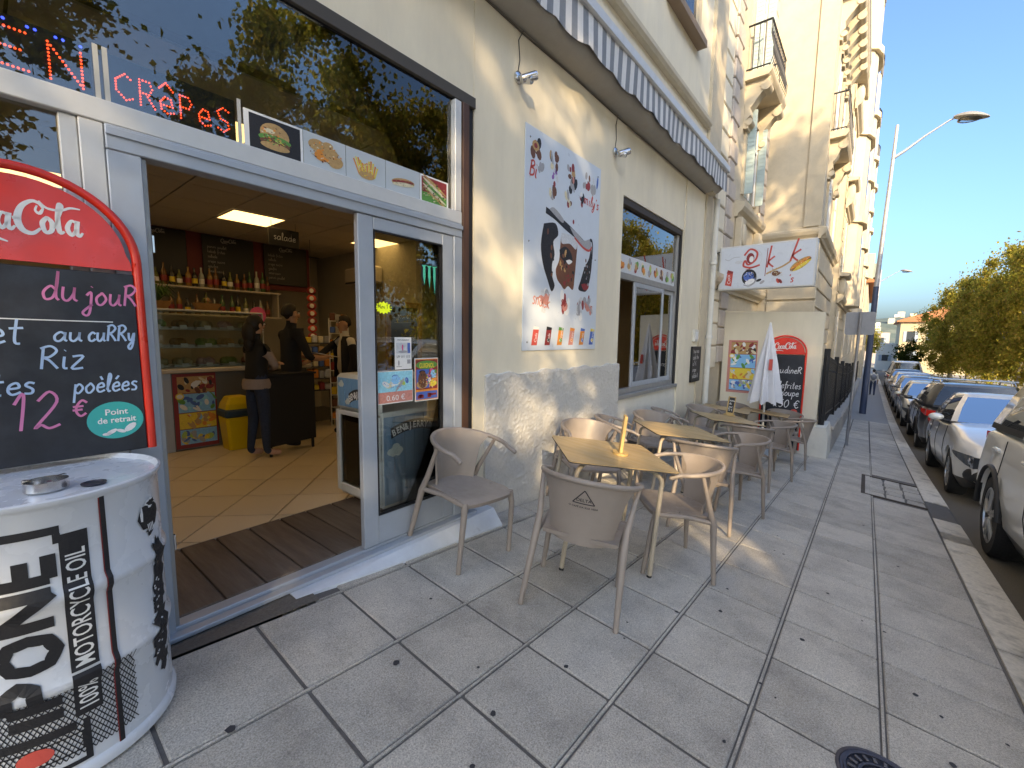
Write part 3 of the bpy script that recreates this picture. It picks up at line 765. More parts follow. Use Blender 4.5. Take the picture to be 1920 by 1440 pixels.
for a, b, r1, r2, c in ((.32, .5, .2, .2, 'brown'), (.32, .6, .11, .1, 'skin'), (.3, .68, .13, .04, 'black'), (.3, .39, .24, .1, 'tan'), (.78, .62, .13, .1, 'lblue'), (.7, .7, .07, .06, 'pink'), (.82, .5, .12, .08, 'orange'), (.75, .4, .15, .08, 'yellow'), (.62, .48, .07, .06, 'white'), (.88, .68, .05, .05, 'green'), (.88, .4, .06, .05, 'lgreen')):
    dell(mb, P, a, b, r1, r2, C[c], .0018 + rg.random() * .0006, 12)
drect(mb, P, .04, .04, .96, .22, C['blue'], .0014)
grain(mb, P, .7, .5, .25, .2, ['orange', 'yellow', 'pink', 'green', 'white', 'blue', 'skin', 'dred'], 60, seed=12, sz=.14); grain(mb, P, .32, .42, .2, .1, ['tan', 'brown', 'orange', 'cream'], 25, seed=13, sz=.14); dell(mb, P, .27, .61, .025, .018, C['black'], .0032, 8); dell(mb, P, .37, .61, .025, .018, C['black'], .0032, 8)
for a in (.1, .2, .14, .52, .6, .75): drect(mb, P, a, .06 + rg.random() * .06, a + .16, .11 + rg.random() * .07, C['dred'], .0018)
mb.build('show_poster', **k)
mb, P, k = sheet('n', 1.818, 1.958, 1.36, 1.582, FY, C['white'], 'white sports notice with photo and U9 U11 U13 on the door glass', 'notice')
drect(mb, P, .08, .5, .92, .83, C['lgrey']); drect(mb, P, .75, .5, .92, .83, C['blue'], .0012); dell(mb, P, .45, .68, .05, .1, C['pink'], .0014, 8); dell(mb, P, .5, .55, .3, .04, C['grey'], .0013, 10)
font(mb, P, 'U9  U11  U13', .5, .36, .11, C['black'], .002, 1.25, 'CENTER'); font(mb, P, 'SUNDAY MORNING SPORT', .5, .9, .05, C['black'], .002, 1.2, 'CENTER')
drect(mb, P, .72, .17, .93, .3, C['grey'], .0013); dell(mb, P, .22, .2, .05, .09, C['grey'], .0013, 8); drect(mb, P, .08, .08, .4, .1, C['grey'], .0013)
mb.build('sports_notice', **k)
mb = MB(); P = Plane((1.735, FY, 1.775), (1, 0, 0), (0, 0, 1), (0, -1, 0)); M_neon = mat('neon_card', (.75, .9, .05), .6, emit=(.6, .8, .02), estr=.12)  # emission gives the paper card a faint glow of its own
st = []
for q in range(28):
    a = 6.283 * q / 28; rr = 1.0 if q % 2 else .74
    st.append((.068 * rr * math.cos(a), .042 * rr * math.sin(a)))
mb.prism(st, (1.735, FY, 1.775), (1, 0, 0), (0, 0, 1), (0, .002, 0), M_neon); write(mb, P, 'Mini 1 €', -.045, -.004, .014, .0035, C['black'], .0015)
mb.build('star_label', label='fluorescent yellow star price label on the door glass', cat='price label')
mb = MB(); P = Plane((2.125, FY, 2.02), (1, 0, 0), (0, 0, 1), (0, -1, 0)); M_teal = mat('teal_vinyl', (.04, .55, .36), .5)
for q, (a, ln) in enumerate(((-.047, .13), (0, .15), (.047, .19))):
    out = [(a - .022, .075), (a - .01, .062), (a - .012, -.0), (a + .002, .065 - ln), (a + .012, .0), (a + .01, .068), (a + .028, .08)]
    decal(mb, P, [(x * 1.25, y * 1.1) for x, y in out], C['black'], .0008); decal(mb, P, out, M_teal, .0016)
mb.build('claw_sticker', label='teal triple claw mark sticker high on the door glass', cat='sticker')

# ------------------------------------------------------------------ LED signs behind the transom
M_ledr = mat('led_red', (.4, .02, .01), .5, emit=(1.0, .07, .03), estr=1.5)
M_ledb = mat('led_blue', (.02, .05, .5), .5, emit=(.02, .07, 1.0), estr=1.6)
CAPS = {'O': [[(.5, 1), (.1, .7), (.1, .3), (.5, 0), (.9, .3), (.9, .7), (.5, 1)]], 'P': [[(.1, 0), (.1, 1), (.7, 1), (.9, .75), (.7, .5), (.1, .5)]],
        'E': [[(.9, 1), (.1, 1), (.1, 0), (.9, 0)], [(.1, .5), (.75, .5)]], 'N': [[(.1, 0), (.1, 1), (.9, 0), (.9, 1)]], 'C': [[(.9, .85), (.6, 1), (.1, .7), (.1, .3), (.6, 0), (.95, .12)]],
        'R': [[(.1, 0), (.1, 1), (.7, 1), (.85, .75), (.65, .5), (.1, .5)], [(.45, .5), (.95, 0)]], 'S': [[(.9, .9), (.5, 1), (.1, .8), (.3, .52), (.8, .45), (.9, .2), (.5, 0), (.1, .1)]],
        'e': [[(.12, .38), (.85, .38), (.75, .75), (.4, .8), (.1, .5), (.15, .15), (.5, 0), (.9, .1)]]}
def led_line(mb, pts, step, r, m, y):
    out = []
    for i in range(len(pts) - 1):
        a, b = pts[i], pts[i + 1]; n = max(1, round(math.hypot(b[0] - a[0], b[1] - a[1]) / step))
        out += [(a[0] + (b[0] - a[0]) * k / n, a[1] + (b[1] - a[1]) * k / n) for k in range(n)]
    out.append(pts[-1])
    for a, b in out: mb.lathe([(r, 0), (r * .8, .004), (0.0001, .006)], m, 6, (a, y, b), Matrix.Rotation(R(90), 3, 'X'))
def led_sign(name, x0, x1, z0, z1, label):
    t = empty(name, ((x0 + x1) / 2, 2.565, z0), label=label, cat='LED sign', group='LED window signs')
    c = V((x0 + x1) / 2, 2.565, z0)
    mb = MB(); mb.cbox((x0, 2.562, z0), (x1, 2.585, z1), mat('led_panel', (.012, .012, .018), .35), .003); mb.v = [tuple(Vector(p) - c) for p in mb.v]; mb.build('panel', t)
    return t, c
t, c = led_sign('led_sign', -.20, .388, 2.538, 2.755, 'black LED sign with red letters OPEN and blue dots')
mb = MB()
for ch, x in zip('OPEN', (-.17, -.04, .105, .255)):
    for st in CAPS[ch]: led_line(mb, [(x + .115 * a, 2.575 + .135 * b) for a, b in st], .0135, .0042, M_ledr, 2.5615)
mb.v = [tuple(Vector(p) - c) for p in mb.v]; o = mb.build('red_dots', t); o['kind'] = 'stuff'
mb = MB()
for x in (-.16, -.14, -.06, -.04, .04, .06, .135, .155, .215, .235, .29, .31, .36):
    led_line(mb, [(x, 2.735), (x + .001, 2.735)], 1, .005, M_ledb, 2.5615); led_line(mb, [(x - .01, 2.553), (x - .009, 2.553)], 1, .005, M_ledb, 2.5615)
mb.v = [tuple(Vector(p) - c) for p in mb.v]; o = mb.build('blue_dots', t); o['kind'] = 'stuff'
t, c = led_sign('led_sign', .428, .915, 2.538, 2.752, 'LED sign spelling crepes in red dots with blue dots')
mb = MB()
for ch, x, w, h_ in (('C', .455, .062, .105), ('R', .535, .058, .105), ('e', .605, .06, .085), ('P', .68, .055, .10), ('e', .752, .058, .09), ('S', .83, .06, .11)):
    for st in CAPS[ch]: led_line(mb, [(x + w * a, 2.585 + h_ * b) for a, b in st], .0115, .0036, M_ledr, 2.5615)
led_line(mb, [(.61, 2.685), (.635, 2.715), (.66, 2.685)], .011, .0036, M_ledr, 2.5615)
mb.v = [tuple(Vector(p) - c) for p in mb.v]; o = mb.build('red_dots', t); o['kind'] = 'stuff'
mb = MB()
for x in (.46, .55, .64, .73, .80, .82): led_line(mb, [(x, 2.555), (x + .001, 2.555)], 1, .003, M_ledb, 2.5615)
mb.v = [tuple(Vector(p) - c) for p in mb.v]; o = mb.build('blue_dots', t); o['kind'] = 'stuff'
M_tape = mat('tape', (.45, .45, .42), .5)
for x in (.392, .421, .918):
    mb = MB(); mb.box((x, 2.5435, 2.538), (x + .017, 2.5446, 2.76), M_tape); mb.v = [tuple(Vector(p) - c) for p in mb.v]; mb.build('tape_strip', t)
# food pictures along the transom
FOOD = [(.945, 1.243, 'burger'), (1.246, 1.50, 'nuggets'), (1.503, 1.78, 'chips'), (1.783, 2.06, 'hot dog'), (2.063, 2.33, 'sandwich')]
M_card = mat('picture_card', (.50, .545, .56), .5)
for n, (x0, x1, what) in enumerate(FOOD):
    mb, P, k = sheet('n', x0, x1, 2.538, 2.728, 2.541, M_card if what in ('nuggets', 'chips', 'hot dog') else C['white'], 'picture card of a %s in the transom glass' % what, 'picture card', group='food picture cards')
    if what == 'burger':
        drect(mb, P, .08, .06, .95, .94, C['black']); dell(mb, P, .5, .55, .25, .3, C['tan'], .0014); dell(mb, P, .5, .42, .28, .12, C['green'], .0018); dell(mb, P, .5, .33, .26, .1, C['brown'], .002); dell(mb, P, .5, .24, .25, .1, C['tan'], .0022); dell(mb, P, .4, .62, .1, .06, C['cream'], .0024)
    elif what == 'nuggets':
        for a, b, r in ((.3, .7, .2), (.45, .45, .22), (.62, .55, .2), (.75, .35, .2), (.55, .75, .15)): dell(mb, P, a, b, r, r * .8, C['orange' if r > .2 else 'tan'], .0012 + a * .001, 14, a)
    elif what == 'chips':
        for q in range(12): a = .3 + q * .035; decal(mb, P, [(a, .25), (a + .03, .25), (a + .02 + (q - 6) * .02, .7 + .08 * math.sin(q)), (a - .02 + (q - 6) * .02, .7 + .08 * math.sin(q))], C['yellow' if q % 2 else 'orange'], .0012 + q * 5e-5)
        dell(mb, P, .5, .28, .2, .12, C['tan'], .002)
    elif what == 'hot dog':
        dell(mb, P, .5, .45, .35, .14, C['tan'], .0012, 16, .2); dell(mb, P, .5, .47, .33, .06, C['dred'], .0016, 16, .2); dell(mb, P, .5, .38, .33, .07, C['cream'], .0018, 16, .2)
    else:
        drect(mb, P, .06, .06, .94, .94, C['dred'], .001); drect(mb, P, .06, .06, .94, .4, C['green'], .0011)
        for q in range(5): dell(mb, P, .5, .3 + q * .11, .5, .05, C[('tan', 'cream', 'green', 'cream', 'tan')[q]], .0014 + q * .0002, 16, -.6)
    if what == 'burger': grain(mb, P, .5, .55, .22, .2, ['tan', 'cream', 'orange', 'brown'], 26, seed=3); grain(mb, P, .5, .38, .27, .08, ['green', 'lgreen', 'brown', 'dred', 'yellow'], 34, seed=4)
    elif what == 'nuggets': grain(mb, P, .5, .53, .38, .28, ['tan', 'orange', 'brown', 'cream', 'tan'], 60, seed=5, sz=.10)
    elif what == 'chips': grain(mb, P, .5, .45, .2, .25, ['yellow', 'cream', 'tan', 'orange'], 40, seed=6, sz=.14)
    elif what == 'hot dog': grain(mb, P, .5, .43, .33, .1, ['tan', 'brown', 'cream', 'green', 'dred'], 40, seed=7, rot=.2, sz=.08)
    else: grain(mb, P, .5, .48, .42, .36, ['green', 'tan', 'brown', 'cream', 'black', 'lgreen', 'tan'], 90, seed=8, sz=.10)
    mb.build('picture_card', **k)

# ------------------------------------------------------------------ second window
wn2 = empty('cafe_window', (6.45, 2.62, .80), label='tall aluminium cafe window with fixed top pane and sliding panes', cat='window')
def wpart(name, mb, parent=None): mb.v = [(x - 6.45, y - 2.62, z - .80) for x, y, z in mb.v]; return mb.build(name, parent or wn2)
def wbox(name, a, b, m=M_alu_dark, c=.004): return wpart(name, MB().cbox(a, b, m, c))
WX0, WX1 = 5.272, 7.618
wbox('frame_jamb', (WX0 + .03, 2.60, .83), (WX0 + .09, 2.67, 3.30)); wbox('frame_jamb', (WX1 - .13, 2.60, .83), (WX1 - .07, 2.67, 3.30))
wbox('shutter_guide', (WX1 - .068, 2.575, .80), (WX1 - .002, 2.69, 3.38), M_black); wbox('shutter_guide', (WX0 + .002, 2.59, .80), (WX0 + .028, 2.69, 3.38), M_black)
wbox('shutter_box', (WX0 + .03, 2.572, 3.30), (WX1 - .07, 2.72, 3.385), mat('shutter_brown', (.05, .035, .025), .6))
wbox('transom_bar', (WX0 + .0915, 2.598, 2.375), (WX1 - .1315, 2.672, 2.46))
wbox('sill_frame', (WX0 + .0915, 2.598, .832), (WX1 - .1315, 2.672, .90))
wbox('sill', (WX0, 2.53, .775), (WX1, 2.70, .829), M_alu_dark)
def wpane(x0, x1, z0, z1, y): return wpart('glass_pane', MB().box((x0, y, z0), (x1, y + .006, z1), M_glass))
wpane(WX0 + .09, WX1 - .13, 2.46, 3.30, 2.63)
for n, (x0, x1, y) in enumerate(((5.86, 6.98, 2.612), (6.93, WX1 - .132, 2.645))):
    wbox('sash_stile', (x0, y - .012, .902), (x0 + .07, y + .018, 2.373), M_alu); wbox('sash_stile', (x1 - .06, y - .012, .902), (x1, y + .018, 2.373), M_alu)
    wbox('sash_rail', (x0 + .0715, y - .011, .902), (x1 - .0615, y + .017, .97), M_alu); wbox('sash_rail', (x0 + .0715, y - .011, 2.31), (x1 - .0615, y + .017, 2.373), M_alu)
    wpane(x0 + .07, x1 - .06, .97, 2.31, y)
# food strip in the window, and an inside menu board
mb = MB(); mb.box((WX0 + .1, 2.6262, 2.465), (WX1 - .14, 2.6288, 2.70), C['lgrey']); P = Plane((WX0 + .1, 2.6262, 2.465), (1, 0, 0), (0, 0, 1), (0, -1, 0)); rg = random.Random(4)
for q in range(9):
    a = .12 + q * .235
    for w in range(6): dell(mb, P, a + rg.uniform(-.05, .05), .12 + rg.uniform(-.05, .05), .05, .04, C[rg.choice(['tan', 'green', 'brown', 'dred', 'cream', 'orange', 'lgreen', 'grey'])], .001 + w * .0003, 10, rg.random() * 3)
mb.build('food_strip', label='long strip of small food pictures inside the upper window', cat='picture strip')
t = empty('window_menu', (7.22, 2.70, .95), label='narrow yellow edged black menu board inside the window', cat='menu board')
MB().box((-.16, .0, .0), (.16, .015, .95), mat('yellow_board', (.75, .55, .05), .6)).build('frame', t)
mb = MB(); mb.box((-.13, -.003, .05), (.13, -.001, .9), C['black']); P = Plane((-.13, -.003, .05), (1, 0, 0), (0, 0, 1), (0, -1, 0))
for q in range(6): write(mb, P, ['menu', 'pizza', 'salade', 'crepe', 'panini', 'the'][q], .03, .75 - q * .13, .04, .008, C['white'])
mb.build('chalk_panel', t)
# shapes seen inside: table edge, chairs and a red jacket on a chair back
t = empty('inside_chair', (6.4, 3.6, .17), label='chair with red jacket over its back inside the window', cat='chair')
MB().cbox((-.22, -.22, .42), (.22, .22, .46), M_dark, .01).build('seat', t)
for a in (-.2, .2):
    for b in (-.2, .2): MB().cbox((a - .015, b - .015, 0), (a + .015, b + .015, .42), M_dark).build('leg', t)
mb = MB(); mb.loft([[(.24 * math.cos(q / 8 * 3.14159) * s_, .2 + .05 * math.sin(q / 8 * 3.14159) - (.02 if w else 0), z) for q in range(9) for w in (0,)] for z, s_ in ((.4, .8), (.6, 1.0), (.85, 1.05), (1.0, .85), (1.05, .5))], mat('red_cloth', (.28, .05, .05), .9), False, False); mb.build('jacket', t)

# ------------------------------------------------------------------ awning and things on the facade
aw = empty('awning', (5, 2.4, 4.3), label='rolled grey and white striped awning with scalloped valance over the terrace', cat='awning')
def apart(name, mb, smooth=None): mb.v = [(x - 5, y - 2.4, z - 4.3) for x, y, z in mb.v]; return mb.build(name, aw, smooth)
AX0, AX1 = .2, 8.88
mb = MB(); rings = []
for i in range(61):
    xx = AX0 + (AX1 - .12 - AX0) * i / 60; sag = .012 * math.sin(xx * 3.1) + .008 * math.sin(xx * 7.7)
    rings.append([(xx, 2.536, 4.215), (xx, 2.46, 4.215 + sag * .4), (xx, 2.36, 4.235 + sag), (xx, 2.30, 4.29 + sag), (xx, 2.285, 4.42), (xx, 2.40, 4.55), (xx, 2.536, 4.56)])
mb.loft(rings, M_soffit); apart('canvas_roll', mb, 50)
mb = MB(); mb.cbox((AX0, 2.225, 4.60), (AX1 + .05, 2.30, 4.72), M_alu_pale, .015); apart('front_bar', mb)
mb = MB(); mb.cbox((AX0, 2.30, 4.69), (AX1 - .1, 2.53, 4.79), M_alu_pale, .02); apart('cassette', mb)
mb = MB(); mb.cbox((AX0, 2.302, 4.565), (AX1 - .1, 2.52, 4.688), M_dark, .02); apart('roller', mb)
# valance: one strip per stripe, hanging in soft waves
sw = .0905; x = AX0; k = 0
def vy(x): return 2.262 + .010 * math.sin(x * 2.3) + .006 * math.sin(x * 6.1)
while x < AX1 - .01:
    mb = MB(); n = 4; vs = []; fs = []
    for i in range(n + 1):
        xx = x + sw * i / n
        ph = (xx - AX0) % .52 / .52
        zb = 4.305 - .045 * math.sin(math.pi * ph) + .01 * math.sin(xx * 5)
        for j in range(4):
            z = 4.602 + (zb - 4.602) * j / 3; vs.append((xx, vy(xx) - .004 * j * math.sin(xx * 3.7), z))
    for i in range(n):
        for j in range(3): fs.append((i * 4 + j, i * 4 + j + 1, (i + 1) * 4 + j + 1, (i + 1) * 4 + j))
    mb.add(vs, fs, M_awn_g if k % 2 else M_awn_w)
    mb.add([(a, b + .004, c) for a, b, c in vs], [tuple(reversed(f)) for f in fs], M_awn_g if k % 2 else M_awn_w)
    apart('stripe', mb, 60); x += sw; k += 1
mb = MB(); mb.box((8.55, 2.40, 4.215), (8.80, 2.53, 4.235), M_cream2); apart('end_plate', mb)

# downpipe, cable, little box
t = empty('downpipe', (9.02, 2.44, 0), label='white downpipe on the wall end beside the black menu board', cat='pipe')
mb = MB(); mb.tube([(0, 0, walk(9, 2.4)), (0, 0, 4.2)], .052, M_white_wall, 14, False); mb.build('pipe', t, 40)
for z in (-.35, .25, 1.6, 3.0): MB().lathe([(.055, 0), (.066, .01), (.066, .06), (.055, .07)], M_white_wall, 14, (0, 0, z)).build('collar', t, 40)
mb = MB(); mb.tube([(7.9, YF - .012, 4.2), (7.95, YF - .012, 3.0), (8.55, YF - .04, 1.7), (8.56, YF - .04, 1.2)], .006, M_dark, 6)
cab = [(2.7, YF - .01, 4.20), (3.2, YF - .012, 4.19), (4.0, YF - .01, 4.205), (5.0, YF - .012, 4.19), (6.2, YF - .01, 4.205), (7.6, YF - .012, 4.2), (8.55, YF - .012, 4.2)]
mb2 = MB(); mb2.tube(cab, .008, mat('cable', (.1, .085, .065), .7), 6); mb2.build('cable', label='thin cable running along the wall under the awning', cat='cable')
t = empty('meter_box', (8.3, YF - .001, 1.55), label='small white meter box above the black wall menu', cat='meter box')
MB().cbox((-.0, -.05, 0), (.22, 0, .22), M_white_wall, .01).build('case', t); MB().cbox((.03, -.055, .04), (.19, -.0505, .18), M_white, .004).build('lid', t)
# narrow black wall menu
t = empty('wall_menu', (8.52, YF - .004, .80), label='black menu board with white writing by the downpipe', cat='menu board')
MB().cbox((-.26, -.035, 0), (.26, 0, .66), mat('slate_black', (.015, .015, .016), .5), .006).build('board', t)
mb = MB(); P = Plane((-.26, -.035, 0), (1, 0, 0), (0, 0, 1), (0, -1, 0))
for q, s_ in enumerate(('tous nos', 'cafe the', 'a 1 €', 'crepe', 'salade 8')): write(mb, P, s_, .05, .54 - q * .115, .042, .008, C['white'], .0015)
mb.build('lettering', t)
# spotlights
def spot(x, z, lab, wire):
    t = empty('spotlight', (x, YF, z), label=lab, cat='spotlight', group='wall spotlights')
    MB().lathe([(.05, 0), (.05, .018), (.035, .03)], M_chrome, 16, M=Matrix.Rotation(R(90), 3, 'X')).build('base', t, 40)
    MB().tube([(0, -.03, 0), (0, -.09, -.02)], .014, M_chrome, 8).build('arm', t, 40)
    d = Vector((.55, -.55, .25)).normalized(); c = Vector((.01, -.12, -.03))
    Mx = d.to_track_quat('Z', 'X').to_matrix()
    MB().lathe([(.02, -.07), (.036, -.065), (.038, .06), (.034, .07), (.03, .05), (0.001, .045)], M_chrome, 16, c, Mx).build('housing', t, 40)
    d2 = Vector((.25, -.9, -.3)).normalized(); Mx = d2.to_track_quat('Z', 'X').to_matrix()
    MB().lathe([(.02, -.05), (.033, -.045), (.033, .05), (.028, .055), (.026, .045), (.001, .04)], M_chrome, 16, (-.0, -.10, -.045), Mx).build('lamp_head', t, 40)
    mb = MB(); mb.tube([(-.01, -.01, .03), (.02, -.008, .15), (.0, -.008, .3), wire], .004, M_dark, 5); mb.build('wire', t)
spot(3.13, 3.81, 'steel twin spotlight on the wall up and left of the poster', (.06, -.01, .4))
spot(4.98, 3.79, 'steel twin spotlight on the wall up and right of the poster', (.03, -.01, .42))
# ------------------------------------------------------------------ big poster on the pier
t = empty('menu_poster', (3.945, YF - .003, 1.465), label='tall white food and drinks poster screwed to the pier', cat='poster')
PW, PH = 1.405, 2.03
M_poster = mat('poster_white', (.60, .66, .72), .38, var=.03)
MB().cbox((-PW / 2, -.008, 0), (PW / 2, 0, PH), M_poster, .002).build('sheet', t)
mb = MB(); P = Plane((-PW / 2, -.008, 0), (PW, 0, 0), (0, 0, PH), (0, -1, 0))
rg = random.Random(9)
def smudge(a, b, r, cols, n=7, hh=.0006):
    for q in range(n):
        dell(mb, P, a + rg.uniform(-r, r) * .8, b + rg.uniform(-r, r) * .6, r * rg.uniform(.25, .6), r * rg.uniform(.2, .45), C[rg.choice(cols)], hh + q * .00012, 9, rg.random() * 3)
for a, b in ((.12, .915), (.33, .905), (.55, .9), (.78, .895), (.33, .77), (.53, .765)):
    smudge(a, b, .055, ['brown', 'dred', 'tan', 'black', 'grey', 'cream'])
dell(mb, P, .11, .925, .04, .022, C['tan'], .0018, 12); dell(mb, P, .11, .925, .02, .011, C['dred'], .002, 10)
smudge(.91, .885, .06, ['lgrey', 'lblue', 'blue', 'grey'], 6); smudge(.15, .84, .05, ['lgrey', 'grey'], 4); smudge(.34, .845, .04, ['grey', 'purple', 'lgrey'], 5); smudge(.58, .835, .06, ['grey', 'black', 'salmon'], 6)
P2 = Plane((-PW / 2, -.008, 0), (1, 0, 0), (0, 0, 1), (0, -1, 0))
write(mb, P2, 'Bi', .06, 1.60, .075, .018, C['red'], .0015, .9, .2); write(mb, P2, 'mily\'s', 1.04, 1.58, .055, .014, C['red'], .0015, 1.15, .25, -.02); smudge(.74, .79, .05, ['black', 'dred', 'white'], 5)
# the big dark carafe-like drawing in the middle
def fig(pts, m, hh): decal(mb, P, [q[:2] for q in smoothline(pts + [pts[0]], 4)[:-1]], m, hh)
fig([(.22, .60), (.36, .62), (.40, .57), (.34, .53), (.36, .47), (.33, .42), (.34, .36), (.37, .32), (.33, .29), (.28, .34), (.22, .41), (.19, .5)], C['black'], .0006)
fig([(.44, .575), (.56, .585), (.66, .565), (.655, .47), (.64, .38), (.62, .315), (.55, .33), (.50, .31), (.45, .33), (.40, .355), (.38, .40), (.42, .45), (.43, .52)], C['brown'], .0007)
fig([(.44, .585), (.60, .59), (.66, .565), (.645, .525), (.56, .545), (.45, .535)], C['lgrey'], .001)
fig([(.42, .50), (.50, .525), (.58, .50), (.60, .455), (.52, .445), (.44, .465)], C['black'], .0013)
fig([(.51, .455), (.56, .465), (.60, .458), (.55, .44)], C['white'], .0016)
fig([(.88, .575), (.85, .50), (.78, .44), (.73, .37), (.70, .325), (.76, .315), (.83, .325), (.88, .40), (.90, .50)], C['black'], .0008)
fig([(.74, .352), (.80, .36), (.86, .355), (.84, .33), (.78, .325)], C['dred'], .0012)
grain(mb, P, .53, .42, .10, .09, ['brown', 'black', 'brown', 'dred', 'tan'], 50, .0011, 31, sz=.2); grain(mb, P, .29, .46, .06, .12, ['black', 'black', 'brown'], 26, .0009, 32, sz=.2); grain(mb, P, .82, .42, .05, .08, ['black', 'brown', 'black', 'grey'], 24, .0011, 33, sz=.2)
ribbon(mb, P, [(.24, .665, 1), (.36, .65, 1), (.50, .625, 1.3), (.66, .595, 1), (.80, .57, .7), (.87, .60, .6), (.90, .575, .5), (.90, .5, .3)], .03, C['black'], .0016)
fig([(.55, .63), (.66, .61), (.76, .585), (.85, .60), (.88, .565), (.84, .545), (.74, .555), (.62, .59)], C['grey'], .002)
ribbon(mb, P, [(.62, .585), (.74, .55), (.84, .54), (.89, .565)], .012, C['red'], .0023)
fig([(.28, .675), (.34, .69), (.46, .655), (.44, .635)], C['grey'], .0022); dell(mb, P, .60, .66, .012, .012, C['dred'], .002, 8)
for a, b in ((.24, .235), (.52, .24), (.75, .215), (.86, .235)): smudge(a, b, .07, ['salmon', 'white', 'dred', 'lgrey', 'grey'], 9)
write(mb, P2, 'snack', .14, .45, .07, .014, C['salmon'], .0022, .8, .25, -.1); write(mb, P2, 'so', .64, .46, .06, .014, C['dred'], .0022, .9, .2)
ribbon(mb, P, [(.78, .27, .3), (.86, .25, 1), (.93, .20, .6)], .014, C['grey'], .002)
for q, (c1, c2, nm) in enumerate((('red', 'white', 'Cola'), ('dred', 'black', 'Cola'), ('orange', 'green', 'Tropical'), ('salmon', 'orange', 'Oasis'), ('orange', 'blue', 'Fanta'), ('blue', 'yellow', 'Orangina'))):
    a = .10 + q * .158
    decal(mb, P, [(a, .025), (a + .065, .025), (a + .09, .11), (a + .025, .115)], C[c1], .001); decal(mb, P, [(a + .02, .10), (a + .087, .10), (a + .09, .112), (a + .025, .117)], C[c2], .0014)
    font(mb, P2, nm, (a + .055) * PW, .075, .055, C['white'], .0018, .9, 'LEFT', 1.35)
    if c2 != 'white': dell(mb, P, a + .05, .05, .02, .012, C[c2], .0013, 8)
mb.build('print', t)
for a in (.05, .95):
    for z in (.04, .5, .95): MB().lathe([(.009, 0), (.007, .005), (.001, .006)], M_chrome, 10, ((a - .5) * PW, -.009, z * PH), Matrix.Rotation(R(90), 3, 'X')).build('screw', t, 40)

# ------------------------------------------------------------------ oil drum
DR, DH = .318, .912
dx, dy = .108, 2.185
drum = empty('oil_drum', (dx, dy, walk(dx, dy)), label='white motorcycle oil drum with black print standing at the door', cat='oil drum')
M_drum = mat('drum_white', (.66, .68, .70), .28, var=.05, vscale=4, coat=.3, col2=(.58, .58, .56), c2scale=5, c2lo=.6, c2hi=.75)
prof = [(.30, -.02), (DR + .006, -.02), (DR + .008, .0), (DR + .004, .012), (DR - .004, .02)]
def ringz(z): return [(DR - .004, z - .03), (DR + .006, z - .012), (DR + .008, z), (DR + .006, z + .012), (DR - .004, z + .03)]
prof += ringz(.315) + ringz(.60) + [(DR - .004, DH - .03), (DR + .002, DH - .02), (DR + .007, DH - .012), (DR + .007, DH - .002), (DR, DH + .002), (DR - .006, DH - .004), (DR - .012, DH - .016), (.002, DH - .012)]
mb = MB(); mb.lathe(prof, M_drum, 72); mb.build('body', drum, 35)
MB().lathe([(.032, 0), (.034, .006), (.026, .008), (.024, .004), (.001, .004)], M_cast, 20, (.115, -.165, DH - .013)).build('bung', drum, 30)
# print wrapped round the drum: a = metres round the shell, b = height
class Shell:
    def __init__(s, ang0, r): s.a0 = ang0; s.r = r
    def p(s, a, b, h=0.0):
        bulge = max([min(1, max(0, (.036 - abs(b - z)) / .024)) for z in (.315, .60)]) * .0125
        t_ = s.a0 + a / s.r; rr = s.r - .003 + bulge + h
        return Vector((rr * math.cos(t_), rr * math.sin(t_), b))
PRN = Shell(R(-94), DR)      # faces the street
prn = MB(); K = C['black']
def sgrid(a0, b0, a1, b1, m, h=.0012):
    na = max(1, int(abs(a1 - a0) / .02)); nb = max(1, int(abs(b1 - b0) / .012))
    for i in range(na):
        for j in range(nb):
            q = [(a0 + (a1 - a0) * (i + x) / na, b0 + (b1 - b0) * (j + y) / nb) for x, y in ((0, 0), (1, 0), (1, 1), (0, 1))]
            prn.poly([PRN.p(a, b, h) for a, b in q], m)
def sribbon(pts, w, m, h=.0014, smooth=False):
    pts2 = []
    src = smoothline(pts) if smooth else pts
    for i in range(len(src) - 1):
        a, b = src[i], src[i + 1]; n = max(1, int(math.hypot(b[0] - a[0], b[1] - a[1]) / .012))
        pts2 += [(a[0] + (b[0] - a[0]) * k / n, a[1] + (b[1] - a[1]) * k / n) for k in range(n)]
    pts2.append(tuple(src[-1][:2])); ribbon(prn, PRN, pts2, w, m, h, False)
def sfill(pts, m, h):
    ca = sum(p[0] for p in pts) / len(pts); cb = sum(p[1] for p in pts) / len(pts); n = len(pts); K_ = 4
    rings = [[PRN.p(ca + (a - ca) * (q + 1) / K_, cb + (b - cb) * (q + 1) / K_, h) for a, b in pts] for q in range(K_)]
    prn.add([PRN.p(ca, cb, h)] + [p for r_ in rings for p in r_], [(0, 1 + k, 1 + (k + 1) % n) for k in range(n)] + [(1 + q * n + k, 1 + (q + 1) * n + k, 1 + (q + 1) * n + (k + 1) % n, 1 + q * n + (k + 1) % n) for q in range(K_ - 1) for k in range(n)], m)
# chequered net on the lower half (fine mesh of crossing lines)
rgp = random.Random(6)
for k in range(-40, 34):
    for sgn in (1, -1):
        pts_ = []
        for q in range(22):
            b = .06 + q * .016; a = k * .014 + sgn * (b - .2) * .6
            lim = .30 + .10 * (a + .1)
            if -.30 < a < .20 and b < lim: pts_.append((a, b))
        if len(pts_) > 2: ribbon(prn, PRN, pts_, .0032, K, .0008, False)
